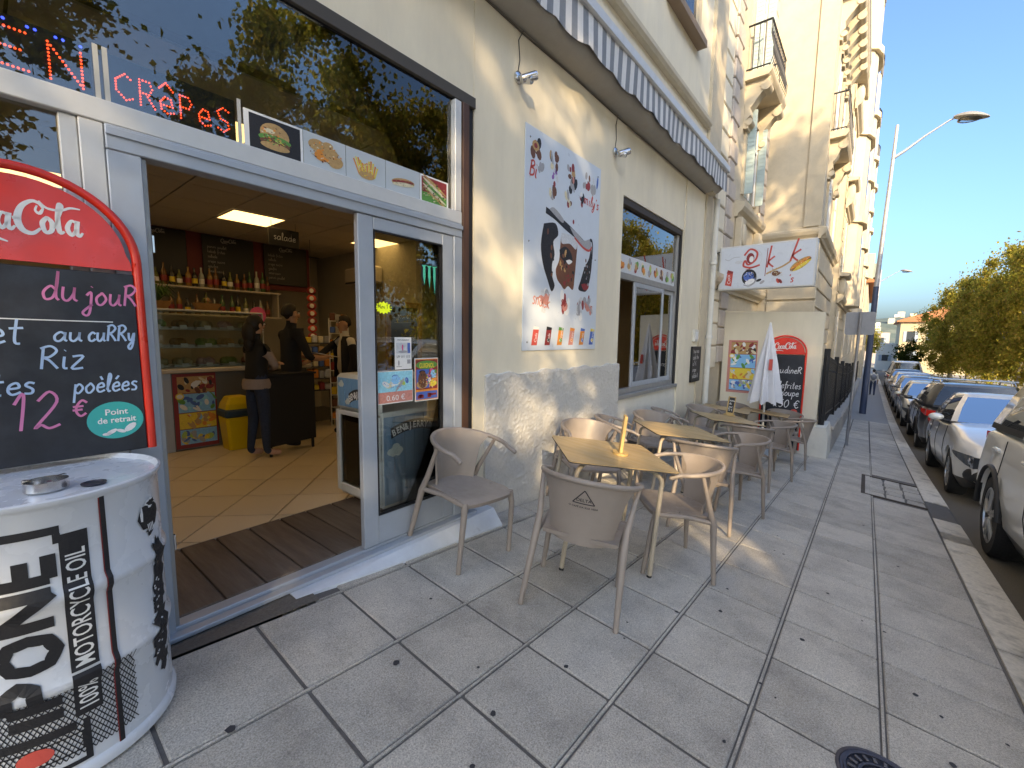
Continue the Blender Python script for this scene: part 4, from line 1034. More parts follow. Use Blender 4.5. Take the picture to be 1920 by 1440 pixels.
# vertical word IPONE, read from below: letters turned a quarter
LET = {'E': [[(0, 0), (0, 1)], [(0, 1), (.8, 1)], [(0, .5), (.7, .5)], [(0, 0), (.8, 0)]], 'N': [[(0, 0), (0, 1)], [(0, 1), (.8, 0)], [(.8, 0), (.8, 1)]],
       'O': [[(.4, 1), (.08, .85), (0, .5), (.08, .15), (.4, 0), (.72, .15), (.8, .5), (.72, .85), (.4, 1)]], 'P': [[(0, 0), (0, 1)], [(0, 1), (.6, .98), (.8, .75), (.6, .48), (0, .45)]], 'I': [[(.4, 0), (.4, 1)]]}
z = .20
for ch, ln in (('I', .042), ('P', .112), ('O', .125), ('N', .125), ('E', .105)):
    for st in LET[ch]:
        q = []
        for x_, y_ in st: q.append((.005 - y_ * .118, z + .02 + x_ * (ln - .03) / .8 if ch != 'I' else z + .03))
        sribbon(q, .034, K, .0016)
    z += ln + .012
sgrid(-.23, .805, .035, .83, K); sgrid(.018, .775, .036, .805, K); sgrid(-.23, .152, .03, .18, K)
# red dot in a frame
for a0, b0, a1, b1 in ((-.28, .075, .05, .08), (.04, .075, .045, .135), (-.28, .135, .045, .14), (.045, .04, .062, .175), (-.28, .03, .062, .045)): sgrid(a0, b0, a1, b1, K)
dpts = [(-.065 + .042 * math.cos(6.283 * q / 20), .112 + .027 * math.sin(6.283 * q / 20)) for q in range(20)]
sfill([(a, b) for a, b in dpts], C['red'], .0022)
# small upright slogan on a black ribbon
sgrid(.030, .345, .097, .80, K, .0016); sgrid(.030, .19, .097, .338, K, .0016)
font(prn, PRN, 'MOTORCYCLE OIL', .0865, .353, .066, C['white'], .0026, .70, 'LEFT', R(90), off=.0006); font(prn, PRN, '100%', .0865, .203, .066, C['white'], .0026, .68, 'LEFT', R(90), off=.0006)
# dark seam
sgrid(.130, .01, .142, .89, C['dred'], .0012); sgrid(.133, .01, .147, .89, K, .0018)
# rider drawing: dark ragged shapes
def blot(c_a, c_b, ra, rb, m, h, n=16, j=.35):
    pts_ = []
    for q in range(n):
        rr = 1 + rgp.uniform(-j, j); pts_.append((c_a + ra * rr * math.cos(6.283 * q / n), c_b + rb * rr * math.sin(6.283 * q / n)))
    sfill(pts_, m, h)
RS = .085
_blot, _srib = blot, sribbon
def blot(a, *k): _blot(a + RS, *k)
blot(.225, .755, .055, .05, K, .0014, 14, .15); blot(.235, .80, .028, .016, C['white'], .0018); blot(.24, .80, .022, .010, K, .002); blot(.185, .77, .006, .035, C['white'], .0019, 8)
for q in range(4): sribbon([(RS + .212 + q * .009, .725), (RS + .218 + q * .009, .695)], .005, C['white'], .0022)
blot(.225, .70, .022, .018, K, .0016)
for a, b, ra, rb in ((.24, .60, .02, .05), (.245, .52, .03, .06), (.24, .43, .032, .06), (.235, .35, .03, .06), (.225, .27, .03, .05), (.21, .22, .025, .04), (.235, .18, .02, .04), (.215, .40, .02, .03), (.225, .48, .015, .03)): blot(a + .02, b, ra * 1.5, rb, K, .0012 + rgp.random() * .0006, 18, .4)
for q in range(22): blot(.225 + rgp.uniform(-.03, .03), .22 + rgp.random() * .36, .006, .004, C['lgrey'], .0022, 7)
o = prn.build('print', drum); 
# ashtray on the drum
t = empty('ashtray', (.115, 2.055, walk(dx, dy) + DH - .011), label='round steel ashtray on the oil drum', cat='ashtray')
mb = MB(); mb.lathe([(.002, .0), (.052, 0), (.054, .003), (.053, .032), (.050, .032), (.049, .005), (.002, .004)], M_chrome, 32); mb.build('bowl', t, 35)
for a in (.6, 2.7, 4.8): MB().obox((.045 * math.cos(a), .045 * math.sin(a), .030), (.012 * math.cos(a), .012 * math.sin(a), 0), (-.006 * math.sin(a), .006 * math.cos(a), 0), (0, 0, .006), M_chrome).build('cigarette_rest', t)

# ------------------------------------------------------------------ chalkboard with red arched header standing on the drum
BZ = walk(dx, dy) + DH - .010
def aboard(name, loc, rotz, W, H, label, tilt, lines, detail=True, sticker=True):
    t = empty(name, loc, label=label, cat='chalkboard', group='red arched chalkboards', rot=(0, 0, rotz))
    Mt = Matrix.Rotation(tilt, 4, 'X')
    hw = W / 2; arch = hw * .92; zs = H - arch
    def arc(w, off=0): return [(-w * math.cos(math.pi * k / 28), zs + (arch - off) * math.sin(math.pi * k / 28)) for k in range(29)]
    def up(mb): mb.v = [tuple(Mt @ Vector(p)) for p in mb.v]; return mb
    path = [(-hw + .012, .0, 0)] + [(a, 0, b) for a, b in arc(hw - .012, .012)] + [(hw - .012, 0, 0)]
    mb = MB(); mb.tube(path, .0165, M_red, 10); up(mb).build('frame', t, 50)
    # header plate: half round
    inner = arc(hw - .045, .045)
    pts_ = [(-hw + .03, zs - .035), (hw - .03, zs - .035)] + [(hw - .035, zs)] + inner[::-1][1:-1] + [(-hw + .035, zs)]
    mb = MB(); mb.prism(pts_, (0, -.012, 0), (1, 0, 0), (0, 0, 1), (0, .016, 0), M_red); up(mb).build('header', t)
    mb = MB(); mb.cbox((-hw + .028, -.010, .0), (hw - .028, .008, zs - .05), mat('chalk_slate', (.014, .016, .022), .45, var=.35, vscale=9, col2=(.022, .025, .033), c2scale=5), .003); up(mb).build('slate', t)
    Pn = Plane(Mt @ Vector((-hw, -.0105, 0)), Mt.to_3x3() @ Vector((1, 0, 0)), Mt.to_3x3() @ Vector((0, 0, 1)), Mt.to_3x3() @ Vector((0, -1, 0)))
    Ph = Plane(Mt @ Vector((0, -.0125, zs)), Mt.to_3x3() @ Vector((1, 0, 0)), Mt.to_3x3() @ Vector((0, 0, 1)), Mt.to_3x3() @ Vector((0, -1, 0)))
    mb = MB(); cola(mb, Ph, W * .54, C['white'], 1.3, .062); mb.build('script_logo', t)
    if lines:
        mb = MB()
        for s_, a, b, xh, w, m, sx in lines: write(mb, Pn, s_, a, b, xh, w, m, .0012, sx, .12)
        if detail:
            ribbon(mb, Pn, [(.0, zs - .235), (.3, zs - .245), (.58, zs - .248)], .004, C['white'], .0012)
        mb.build('chalk_writing', t)
    mb = MB(); mb.tube([(-hw + .02, .02, zs), (-hw + .02, .16, .008)], .010, M_red, 8); up2 = mb; up2.build('back_leg', t, 40)
    mb = MB(); mb.tube([(hw - .02, .02, zs), (hw - .02, .16, .008)], .010, M_red, 8); mb.build('back_leg', t, 40)
    return t, Pn
def cola(mb, P, W, m, ys=1.0, y0=0.0):
    """flowing white script reading Coca-Cola, drawn with a swelling pen"""
    s = W / 10.6
    def st(pts, w=.42): ribbon(mb, P, [((x - 5.0) * s, (y + .25) * s * ys + y0 + (x - 5.3) * s * .03) + ((q[0],) if q else ()) for x, y, *q in pts], w * s, m, .001)
    def bigC(x):
        st([(x + 2.05, 2.0, .6), (x + 1.75, 2.35, .7), (x + 1.2, 2.45, .8), (x + .45, 1.9, 1.1), (x + .1, .9, 1.35), (x + .4, .1, 1.2), (x + 1.1, -.1, .9), (x + 1.7, .35, .5)])
        st([(x + 2.05, 2.0, .5), (x + 1.75, 1.55, .9), (x + 1.45, 1.75, .6), (x + 1.6, 2.15, .4)], .34)
    def o_(x): st([(x + .5, 1.3, .9), (x + .12, .8, 1.2), (x + .3, .1, 1.0), (x + .75, .25, 1.1), (x + .85, .9, 1.2), (x + .5, 1.3, .8), (x + .4, 1.15, .6)], .36)
    def c_(x): st([(x + .85, 1.0, .9), (x + .55, 1.3, .8), (x + .1, .7, 1.3), (x + .45, .05, 1.0), (x + 1.0, .4, .5)], .36)
    def a_(x):
        st([(x + .85, 1.1, .8), (x + .45, 1.25, .8), (x + .1, .6, 1.2), (x + .4, .05, .9), (x + .8, .6, .7)], .36); st([(x + .95, 1.3, 1.1), (x + .8, .4, 1.2), (x + 1.0, .05, .9), (x + 1.3, .35, .5)], .36)
    bigC(0); o_(1.75); c_(2.7); a_(3.6)
    st([(4.75, .95, 1), (5.25, 1.0, 1)], .3)
    bigC(5.0); o_(6.75)
    st([(7.75, .5, .5), (8.2, 1.6, .8), (8.45, 2.35, .9), (8.2, 2.45, .8), (8.05, 1.2, 1.2), (8.15, .2, 1.1), (8.5, .3, .5)], .36)
    a_(8.65)
    st([(6.75, 2.55, .5), (7.3, 2.05, .9), (8.3, 2.0, .9), (9.1, 2.3, .9), (9.9, 2.3, .5)], .26)
    st([(1.3, -.05, .5), (.8, -.75, .9), (2.0, -.55, 1.1), (3.4, -.7, 1.0), (4.3, -.95, .4)], .3)
M_pinkc = mat('pink_chalk', (.75, .22, .42), .8); M_bluec = mat('blue_chalk', (.42, .58, .78), .8); M_whitec = mat('white_chalk', (.75, .75, .76), .8)
Wb, Hb = .685, 1.10
t, Pn = aboard('chalkboard', (.128, 2.40, BZ + .0165), 0.0, Wb, Hb, 'chalkboard with red arched cola header standing on the white drum', R(-2), [
    ('Plat', .05, .595, .052, .008, M_pinkc, .9), ('du', .385, .615, .052, .008, M_pinkc, .8), ('jouR', .505, .605, .045, .008, M_pinkc, .8),
    ('Poulet', .03, .45, .05, .008, M_bluec, 1.0), ('au', .405, .46, .034, .0075, M_bluec, 1.0), ('cuRRy', .50, .46, .034, .0075, M_bluec, .72),
    ('Riz', .36, .355, .045, .008, M_bluec, .95), ('Carottes', .02, .265, .042, .008, M_bluec, .95), ('poèlées', .445, .255, .036, .007, M_bluec, .80),
    ('12', .27, .13, .075, .009, M_pinkc, .95), ('€', .435, .165, .034, .008, M_pinkc, 1.1)])
mb = MB(); dell(mb, Pn, .562, .135, .088, .076, mat('teal_sticker', (.0, .42, .38), .5), .0018, 36)
font(mb, Pn, 'Point', .565, .158, .034, C['white'], .0028, 1.0, 'CENTER', off=.0006); font(mb, Pn, 'de retrait', .565, .125, .034, C['white'], .0028, .92, 'CENTER', off=.0006)
for a, b, r1, r2, rr in ((.545, .088, .02, .008, .5), (.575, .088, .016, .007, -.4), (.605, .10, .024, .012, .7), (.53, .08, .014, .006, 0)): dell(mb, Pn, a, b, r1, r2, C['white'], .0028, 10, rr)
mb.build('pickup_sticker', t)

# ------------------------------------------------------------------ terrace furniture
M_chair = mat('taupe_plastic', (.285, .234, .195), .42, var=.05, vscale=10, objvar=.05)
M_ctube = M_chair
M_oak = mat('oak_laminate', (.46, .315, .15), .38, var=.16, vscale=9, stretch=(1, .10, 1), col2=(.38, .255, .12), c2scale=5, objvar=.05)
M_edge = mat('dark_edge', (.05, .045, .04), .6)
M_tleg = mat('beige_tube', (.42, .35, .26), .4, var=.04)
def ground_M(x, y, ang):
    n = Vector((.07466, -.0855, 1)).normalized() if x < 13 else Vector((0, 0, 1))
    q = Vector((0, 0, 1)).rotation_difference(n)
    return Matrix.Translation((x, y, walk(x, y) + .002)) @ q.to_matrix().to_4x4() @ Matrix.Rotation(ang, 4, 'Z')
def make_chair():
    t = empty('terrace_chair')
    SH = .485
    # seat: a shallow dished slab with rounded front, local +x is the front
    mb = MB(); nx, ny = 12, 12; top = []; bot = []
    for i in range(nx + 1):
        u = i / nx
        for j in range(ny + 1):
            v = -1 + 2 * j / ny
            hw = .225 + .035 * u - .02 * max(0, u - .8) * 5 * (v * v)
            x = -.225 + .475 * u - .03 * (v ** 4) * (1 if u > .5 else -1)
            z = SH - .018 * (1 - v * v) * (1 - (2 * u - 1.1) ** 2) - (.022 * max(0, (u - .85) / .15) ** 2) - .006 * abs(v) ** 6
            top.append((x, v * hw, z)); bot.append((x * .98, v * hw * .985, z - .026))
    n1 = ny + 1; o = len(top)
    fs = [(i * n1 + j, (i + 1) * n1 + j, (i + 1) * n1 + j + 1, i * n1 + j + 1) for i in range(nx) for j in range(ny)]
    fb = [tuple(o + k for k in f[::-1]) for f in fs]
    rim = [j for j in range(n1)] + [i * n1 + ny for i in range(1, nx + 1)] + [nx * n1 + j for j in range(ny - 1, -1, -1)] + [i * n1 for i in range(nx - 1, 0, -1)]
    sd = [(rim[k], rim[(k + 1) % len(rim)], o + rim[(k + 1) % len(rim)], o + rim[k]) for k in range(len(rim))]
    mb.add(top + bot, fs + fb + sd, M_chair); mb.build('seat', t, 50)
    # arm rail: one horseshoe bent round the back, dropping towards the front
    rail = []
    for k in range(25):
        a = R(-112 + 224 * k / 24); c = math.cos(a); sn = math.sin(a)
        x = -.30 * c if c > 0 else -.30 * c * .75; x = x - .0
        rail.append((x + .01, .305 * sn if abs(sn) < 1 else .305, .835 - .075 * (1 - c) * .62))
    rail = [(.165, -.285, .745)] + rail + [(.165, .285, .745)]
    mb = MB(); mb.tube([q[:3] for q in smoothline(rail, 3)], .0165, M_chair, 10); mb.ellipsoid(rail[0], (.0165,) * 3, M_chair, 8, 6); mb.ellipsoid(rail[-1], (.0165,) * 3, M_chair, 8, 6); mb.build('arm_rail', t, 60)
    # back shell: curved sheet from the seat to the rail
    mb = MB(); ou = []; inn = []; na, nb = 16, 10
    for i in range(na + 1):
        w = -1 + 2 * i / na
        for j in range(nb + 1):
            v = j / nb
            ang = w * R(58 + 10 * max(0, v - .75) * 4 - 6 * (1 - v))
            r0 = .232 + .058 * v ** 1.3
            z = SH - .05 + (.835 - .07 * (1 - math.cos(ang)) * .62 - SH + .05) * v
            for lst, dr in ((ou, 0), (inn, -.012)):
                lst.append((-(r0 + dr) * math.cos(ang) * 1.02 + .01 - .0, (r0 + dr) * math.sin(ang) * 1.04, z))
    n1 = nb + 1; o = len(ou)
    fs = [(i * n1 + j, i * n1 + j + 1, (i + 1) * n1 + j + 1, (i + 1) * n1 + j) for i in range(na) for j in range(nb)]
    rim = [j for j in range(n1)] + [i * n1 + nb for i in range(1, na + 1)] + [na * n1 + j for j in range(nb - 1, -1, -1)] + [i * n1 for i in range(na - 1, 0, -1)]
    mb.add(ou + inn, fs + [tuple(o + k for k in f[::-1]) for f in fs] + [(rim[k], o + rim[k], o + rim[(k + 1) % len(rim)], rim[(k + 1) % len(rim)]) for k in range(len(rim))], M_chair)
    mb.build('backrest', t, 50)
    for s_ in (-1, 1):
        mb = MB(); mb.tube([(-.265, .285 * s_, .002), (-.20, .262 * s_, .44), (-.155, .262 * s_, .55), (-.055, .294 * s_, .785)], [.016, .0235, .02, .0135], M_chair, 10); mb.build('leg', t, 50)
        mb = MB(); mb.tube([(.245, .262 * s_, .002), (.225, .25 * s_, .38), (.205, .235 * s_, .468)], [.0165, .0215, .024], M_chair, 10); mb.build('leg', t, 50)
        mb = MB(); mb.tube([(-.20, .258 * s_, .445), (.0, .25 * s_, .462), (.215, .246 * s_, .452)], [.018, .016, .018], M_chair, 8); mb.build('side_rail', t, 50)
    return t
def make_table():
    t = empty('terrace_table')
    hs = .395; c = .035; TH = .81
    poly = []
    for sx, sy, a0 in ((1, 1, 0), (-1, 1, 90), (-1, -1, 180), (1, -1, 270)):
        for k in range(5):
            a = R(a0 + 22.5 * k); poly.append((sx * (hs - c) + c * math.cos(a), sy * (hs - c) + c * math.sin(a)))
    mb = MB(); mb.prism(poly, (0, 0, TH - .004), (1, 0, 0), (0, 1, 0), (0, 0, .004), M_oak); mb.prism([(a * .999, b * .999) for a, b in poly], (0, 0, TH - .0125), (1, 0, 0), (0, 1, 0), (0, 0, .008), M_edge); mb.build('table_top', t)
    for sx in (-1, 1):
        for sy in (-1, 1):
            pts = [(sx * .18, sy * .18, TH - .035)] + [(sx * (.18 + .13 * math.sin(R(q))), sy * (.18 + .13 * math.sin(R(q))), TH - .035 - .07 * (1 - math.cos(R(q)))) for q in (30, 55, 75, 90)] + [(sx * .325, sy * .325, .012)]
            mb = MB(); mb.tube(pts, .0165, M_tleg, 10); mb.build('leg', t, 50)
            MB().lathe([(.018, 0), (.019, .01), (.016, .016)], M_black, 10, (sx * .325, sy * .325, 0)).build('foot', t, 40)
    mb = MB(); mb.obox((0, 0, TH - .03), (.25, .25, 0), (-.015, .015, 0), (0, 0, .012), M_tleg); mb.build('cross_bar', t)
    mb = MB(); mb.obox((0, 0, TH - .031), (.25, -.25, 0), (.015, .015, 0), (0, 0, .0125), M_tleg); mb.build('cross_bar', t)
    return t
chair0 = make_chair(); used = [0]
def place(proto, n, x, y, deg, label, cat, group):
    o = proto if n == 0 else copy_tree(proto)
    o.matrix_world = ground_M(x, y, R(deg)); tag(o, label, cat, group); return o
CH = [(2.17, 2.235, 270, 'taupe plastic armchair alone against the door, facing the street'),
      (2.33, 1.36, 22, 'taupe armchair with printed triangle logo at the nearest table, back to the camera'),
      (3.34, 1.13, 127, 'taupe armchair on the street side of the nearest table'),
      (3.74, 2.13, 232, 'sunlit taupe armchair by the rough wall behind the nearest table'),
      (4.47, 2.17, 300, 'taupe armchair against the wall at the second table, before the window'),
      (4.42, 1.27, 33, 'taupe armchair at the second table with its back towards the first table'),
      (5.33, 1.13, 125, 'taupe armchair on the street side of the second table'),
      (5.56, 2.17, 235, 'taupe armchair under the window behind the second table'),
      (6.28, 2.22, 300, 'taupe armchair under the window before the third table'),
      (6.52, 1.27, 35, 'taupe armchair at the third table with its back towards the second table'),
      (7.62, 1.12, 122, 'taupe armchair on the street side of the third table'),
      (7.72, 2.16, 235, 'taupe armchair by the wall behind the third table'),
      (9.72, 2.16, 195, 'taupe armchair below the colourful ice cream poster at the end wall'),
      (10.05, 1.28, 185, 'taupe armchair in front of the far red arched chalkboard'),
      (9.0, .98, 95, 'taupe armchair on the street side of the parasol table')]
chairs = [place(chair0, n, x, y, d, lab, 'chair', 'taupe terrace armchairs') for n, (x, y, d, lab) in enumerate(CH)]
table0 = make_table()
TB = [(2.99, 1.57, 43, 'square oak table nearest the camera with wooden sign, sunlit'), (4.83, 1.65, 42, 'second square oak table from the camera, empty'), (6.98, 1.66, 40, 'third square oak table carrying a small blackboard stand'),
      (8.55, 2.03, 8, 'square oak table by the wall near the downpipe'), (9.32, 1.52, 4, 'square oak table with the folded white parasol')]
tables = [place(table0, n, x, y, d, lab, 'table', 'square oak terrace tables') for n, (x, y, d, lab) in enumerate(TB)]
# printed logo on the near chair back
mb = MB(); pr = []
class Back:
    def p(s, a, b, h=0.0):
        v = (b - .435) / .40; r0 = .232 + .058 * max(v, 0) ** 1.3 + h
        ang = a / r0; return Vector((-r0 * math.cos(ang) * 1.02 + .01, r0 * math.sin(ang) * 1.04, b))
BP = Back()
class BackM(Back):
    def p(s, a, b, h=0.0): return Back.p(s, -a, b, h)
BP = BackM()
for a, b in (((-.062, .70), (.0, .782)), ((0, .782), (.062, .70)), ((.062, .70), (-.062, .70))):
    ribbon(mb, BP, [(a[0] + (b[0] - a[0]) * k / 6, a[1] + (b[1] - a[1]) * k / 6) for k in range(7)], .006, C['black'], .0015, False)
font(mb, BP, 'DELTA', 0, .712, .026, C['black'], .0015, 1.1, 'CENTER', off=.0004); font(mb, BP, 'O CAFÉ DA SUA VIDA', 0, .672, .0155, C['black'], .0015, 1.1, 'CENTER', off=.0003)
mb.build('printed_logo', chairs[1])
# table signs
def table_sign(x, y, deg, label, black):
    t = empty('table_sign', label=label, cat='table sign'); M_pine = mat('pine', (.55, .36, .14), .5, var=.1, vscale=30)
    t.matrix_world = ground_M(x, y, R(deg)) @ Matrix.Translation((0, 0, .811))
    poly = [(.06 * math.cos(6.283 * k / 20), .085 * math.sin(6.283 * k / 20)) for k in range(20)]
    mb = MB(); mb.prism(poly, (0, 0, 0), (1, 0, 0), (0, 1, 0), (0, 0, .016), M_pine); mb.build('base', t)
    mb = MB(); mb.cbox((-.012, -.055, .016), (.012, .055, .30), M_pine, .003); mb.build('panel', t)
    mb = MB(); P = Plane((-.0125, .055, .016), (0, -1, 0), (0, 0, 1), (-1, 0, 0)); drect(mb, P, .016, .03, .094, .27, C['black'], .001)
    for q, s_ in enumerate(('menu', 'du', 'jour', '12 €')): write(mb, P, s_, .025, .21 - q * .05, .018, .004, C['white'], .002, .8)
    mb.build('slate', t)
table_sign(3.03, 1.50, 120, 'pine table sign edge on, standing on the nearest table', False)
table_sign(7.45, 1.72, 20, 'small pine framed blackboard standing on the third table', True)
# ------------------------------------------------------------------ end wall with poster, chalkboard, parasol, blade sign
EW = empty('end_wall', (10.65, 1.8, -.6), label='cream garden wall closing the terrace beyond the tables', cat='wall')
mb = MB(); zz = lambda y: 2.16 + (y - .73) * .03
mb.add([(x - 10.65, y - 1.8, z + .6) for x in (10.55, 10.78) for y, z in ((.73, -1.6), (2.54, -1.6), (2.54, zz(2.54)), (.73, zz(.73)))], [(0, 1, 2, 3), (7, 6, 5, 4), (0, 4, 5, 1), (1, 5, 6, 2), (2, 6, 7, 3), (3, 7, 4, 0)], M_cream); mb.build('wall_body', EW)
mb = MB(); mb.cbox((10.50 - 10.65, .98 - 1.8, -1.5 + .6), (10.549 - 10.65, 2.535 - 1.8, -.38 + .6), M_white_wall, .01); mb.build('skirting', EW)
mb = MB(); rings = []
for z, s_ in ((-1.3, 1.0), (-.75, 1.0), (-.30, .97), (-.12, .90)):
    rings.append([(x - 10.65, y - 1.8, z + .6) for x, y in ((10.52, .50 - (s_ - 1) * .5), (10.52, .97), (11.5, .97), (11.5, .50 - (s_ - 1) * .5))])
mb.loft(rings, M_white_wall); mb.build('corner_block', EW)
# ice cream poster
mb = MB(); X_ = 10.549
mb.box((X_ - .004, 1.855, .44), (X_ - .001, 2.425, 1.585), C['salmon']); P = Plane((X_ - .004, 2.425, .44), (0, -.57, 0), (0, 0, 1.145), (-1, 0, 0))
def icecream(mb, P, seed):
    rg = random.Random(seed)
    drect(mb, P, .10, .04, .97, .97, C['dred'], .0006)
    for b0, b1, c1, cs in ((.74, .96, 'tan', ['black', 'brown', 'cream', 'white', 'dred']), (.48, .73, 'lblue', ['blue', 'cyan', 'white', 'green', 'lblue']), (.26, .47, 'yellow', ['orange', 'cream', 'yellow', 'tan', 'lblue']), (.05, .25, 'lblue', ['white', 'blue', 'yellow', 'grey', 'lgreen'])):
        drect(mb, P, .10, b0, .96, b1, C[c1], .0009)
        for q in range(22): dell(mb, P, rg.uniform(.15, .92), rg.uniform(b0 + .03, b1 - .03), rg.uniform(.03, .11), rg.uniform(.015, .045), C[rg.choice(cs)], .0012 + q * .00008, 10, rg.uniform(-.6, .6))
    dell(mb, P, .14, .70, .10, .045, C['yellow'], .0032, 12); dell(mb, P, .14, .70, .07, .03, C['white'], .0034, 12)
icecream(mb, P, 1); mb.build('ice_cream_poster', label='colourful ice cream poster on the end wall', cat='poster')
aboard_loc = (10.46, 1.345, walk(10.4, 1.3) + .03)
Wc = .76
t, Pn = aboard('chalkboard', (10.44, 1.345, walk(10.4, 1.3) + .035), R(-90), Wc, 2.33, 'tall red arched chalkboard behind the parasol reading 4.50 euro', R(-1.5), [
    ('Menu', .08, 1.56, .07, .012, M_whitec, .9), ('dineR', .40, 1.56, .07, .012, M_whitec, .8), ('poulet', .10, 1.25, .07, .012, M_whitec, .9), ('frites', .42, 1.25, .07, .012, M_whitec, .8), ('soupe', .38, 1.10, .07, .012, M_whitec, .8), ('4.50 €', .20, .86, .085, .014, M_whitec, 1.0)], False)
mb = MB(); dell(mb, Pn, .62, .78, .062, .055, C['red'], .002, 20); font(mb, Pn, 'Cola', .62, .765, .04, C['white'], .003, 1, 'CENTER'); mb.build('round_sticker', t)
# folded parasol
um = empty('parasol', (9.33, 1.46, walk(9.33, 1.46)), label='folded white parasol standing through the far table', cat='parasol')
M_cloth = mat('parasol_cloth', (.70, .70, .72), .85, var=.05, vscale=8)
mb = MB(); mb.tube([(0, 0, .05), (0, 0, 2.42)], .019, M_white, 10); mb.build('pole', um, 40)
mb = MB(); mb.lathe([(.28, 0), (.28, .05), (.22, .08), (.03, .10), (.03, .25)], mat('parasol_base', (.55, .62, .68), .5), 24); mb.build('base', um, 40)
mb = MB(); rings = []; N = 64
for k in range(15):
    u = k / 14; z = 2.46 - 1.42 * u; ring_ = []
    for q in range(N):
        a = 6.283 * q / N; f = math.cos(8 * a + .6 * math.sin(u * 3)); r_ = (.018 + .215 * u ** .9) * (1 + .30 * f * min(1, u * 2)); zd = z - (.06 * (1 - abs(math.sin(4 * a))) if k == 14 else 0)
        ring_.append((r_ * math.cos(a), r_ * math.sin(a), zd))
    rings.append(ring_)
mb.loft(rings, M_cloth, True, False)
mb.loft([[(x * .96, y * .96, z) for x, y, z in r_] for r_ in rings][::-1], M_cloth, True, False)
mb.build('canopy', um, 60)
mb = MB(); mb.obox((-.155, -.075, 1.72), (.0, .028, 0), (-.012, 0, -.10), (.004, .002, 0), C['red']); mb.build('red_mark', um)
MB().lathe([(.02, 0), (.022, .02), (.012, .05), (.001, .055)], M_white, 12, (0, 0, 2.44)).build('finial', um, 40)
# projecting sign
bs = empty('blade_sign', (9.75, 1.70, 2.58), label='white illuminated box sign with cola can and sandwich, projecting over the terrace', cat='sign')
M_sign = mat('sign_face', (.62, .66, .71), .35, var=.03)
y0, y1, h1 = -.83, .80, .85
MB().cbox((-.09, y0, 0), (.09, y1, h1), M_alu_pale, .01).build('box', bs)
mb = MB(); mb.box((-.094, y0 + .03, .03), (-.0905, y1 - .03, h1 - .03), M_sign); P = Plane((-.094, y1 - .03, .03), (0, -1, 0), (0, 0, 1), (-1, 0, 0)); mb.build('face', bs)
mb = MB(); A, B = y1 - y0 - .06, h1 - .06
ribbon(mb, P, [(.42, .62), (.52, .73), (.64, .66), (.62, .52), (.50, .44), (.44, .52), (.42, .42), (.55, .38), (.70, .42)], .035, C['red'], .001); dell(mb, P, .53, .56, .07, .10, C['dred'], .0012, 14); dell(mb, P, .55, .54, .04, .06, C['white'], .0016, 10); ribbon(mb, P, [(.60, .74), (.72, .62), (.70, .44), (.52, .37)], .012, C['lgrey'], .0008)
decal(mb, P, [(.10, .07), (.22, .04), (.24, .32), (.14, .36)], C['red'], .001); decal(mb, P, [(.12, .30), (.235, .29), (.24, .33), (.14, .365)], C['dred'], .0013); font(mb, P, 'Coca', .205, .09, .085, C['white'], .0018, 1, 'LEFT', 1.7)
dell(mb, P, .53, .20, .13, .15, C['black'], .001, 20); dell(mb, P, .52, .21, .09, .09, C['blue'], .0014, 14); dell(mb, P, .55, .11, .09, .05, C['white'], .0018, 12, .4); ribbon(mb, P, [(.44, .06), (.54, .03), (.64, .10), (.66, .2)], .02, C['grey'], .0022); ribbon(mb, P, [(.46, .34), (.60, .38), (.66, .40)], .012, C['dred'], .0022)
write(mb, P, 'k', .80, .36, .20, .03, C['red'], .001, .8, .12); write(mb, P, 'k', 1.17, .44, .20, .032, C['red'], .001, .9, .25)
ribbon(mb, P, [(.82, .72, .6), (.80, .20, .6)], .02, C['dred'], .0013); ribbon(mb, P, [(.82, .24), (.94, .30), (1.08, .36), (1.20, .44)], .03, C['tan'], .0013); dell(mb, P, .98, .24, .07, .05, C['brown'], .0015, 12); dell(mb, P, 1.0, .21, .10, .04, C['lgrey'], .0012, 12)
dell(mb, P, 1.36, .38, .19, .075, C['tan'], .001, 20, .62); dell(mb, P, 1.37, .37, .185, .035, C['brown'], .0014, 20, .62); dell(mb, P, 1.36, .40, .17, .03, C['orange'], .0018, 20, .62); dell(mb, P, 1.385, .355, .17, .028, C['yellow'], .002, 20, .62)
for a, c_ in ((.70, 'black'), (.76, 'grey'), (1.02, 'red'), (1.06, 'dred')): dell(mb, P, a, .08 + (a % .05), .05, .025, C[c_], .0012, 9, a * 5)
grain(mb, P, 1.36, .38, .18, .07, ['tan', 'brown', 'orange', 'yellow', 'dred', 'cream'], 45, seed=21, rot=.62, sz=.09); grain(mb, P, .53, .18, .11, .12, ['blue', 'black', 'grey', 'white', 'lgrey'], 30, seed=22, sz=.14); grain(mb, P, .98, .27, .09, .07, ['tan', 'cream', 'brown', 'lgrey'], 24, seed=23, sz=.16)
write(mb, P, "'s", 1.18, .06, .075, .018, C['red'], .001, .9, .2); ribbon(mb, P, [(.08, .58), (.14, .55), (.24, .60), (.34, .60)], .008, C['grey'], .001); dell(mb, P, .33, .50, .07, .035, C['lgrey'], .0008, 12)
mb.build('print', bs)
mb = MB(); mb.tube([(0, .80, .78), (-.1, .9, .74)], .012, M_dark, 6); mb.tube([(0, .80, .05), (0, .95, .05)], .02, M_dark, 6); mb.build('bracket', bs)

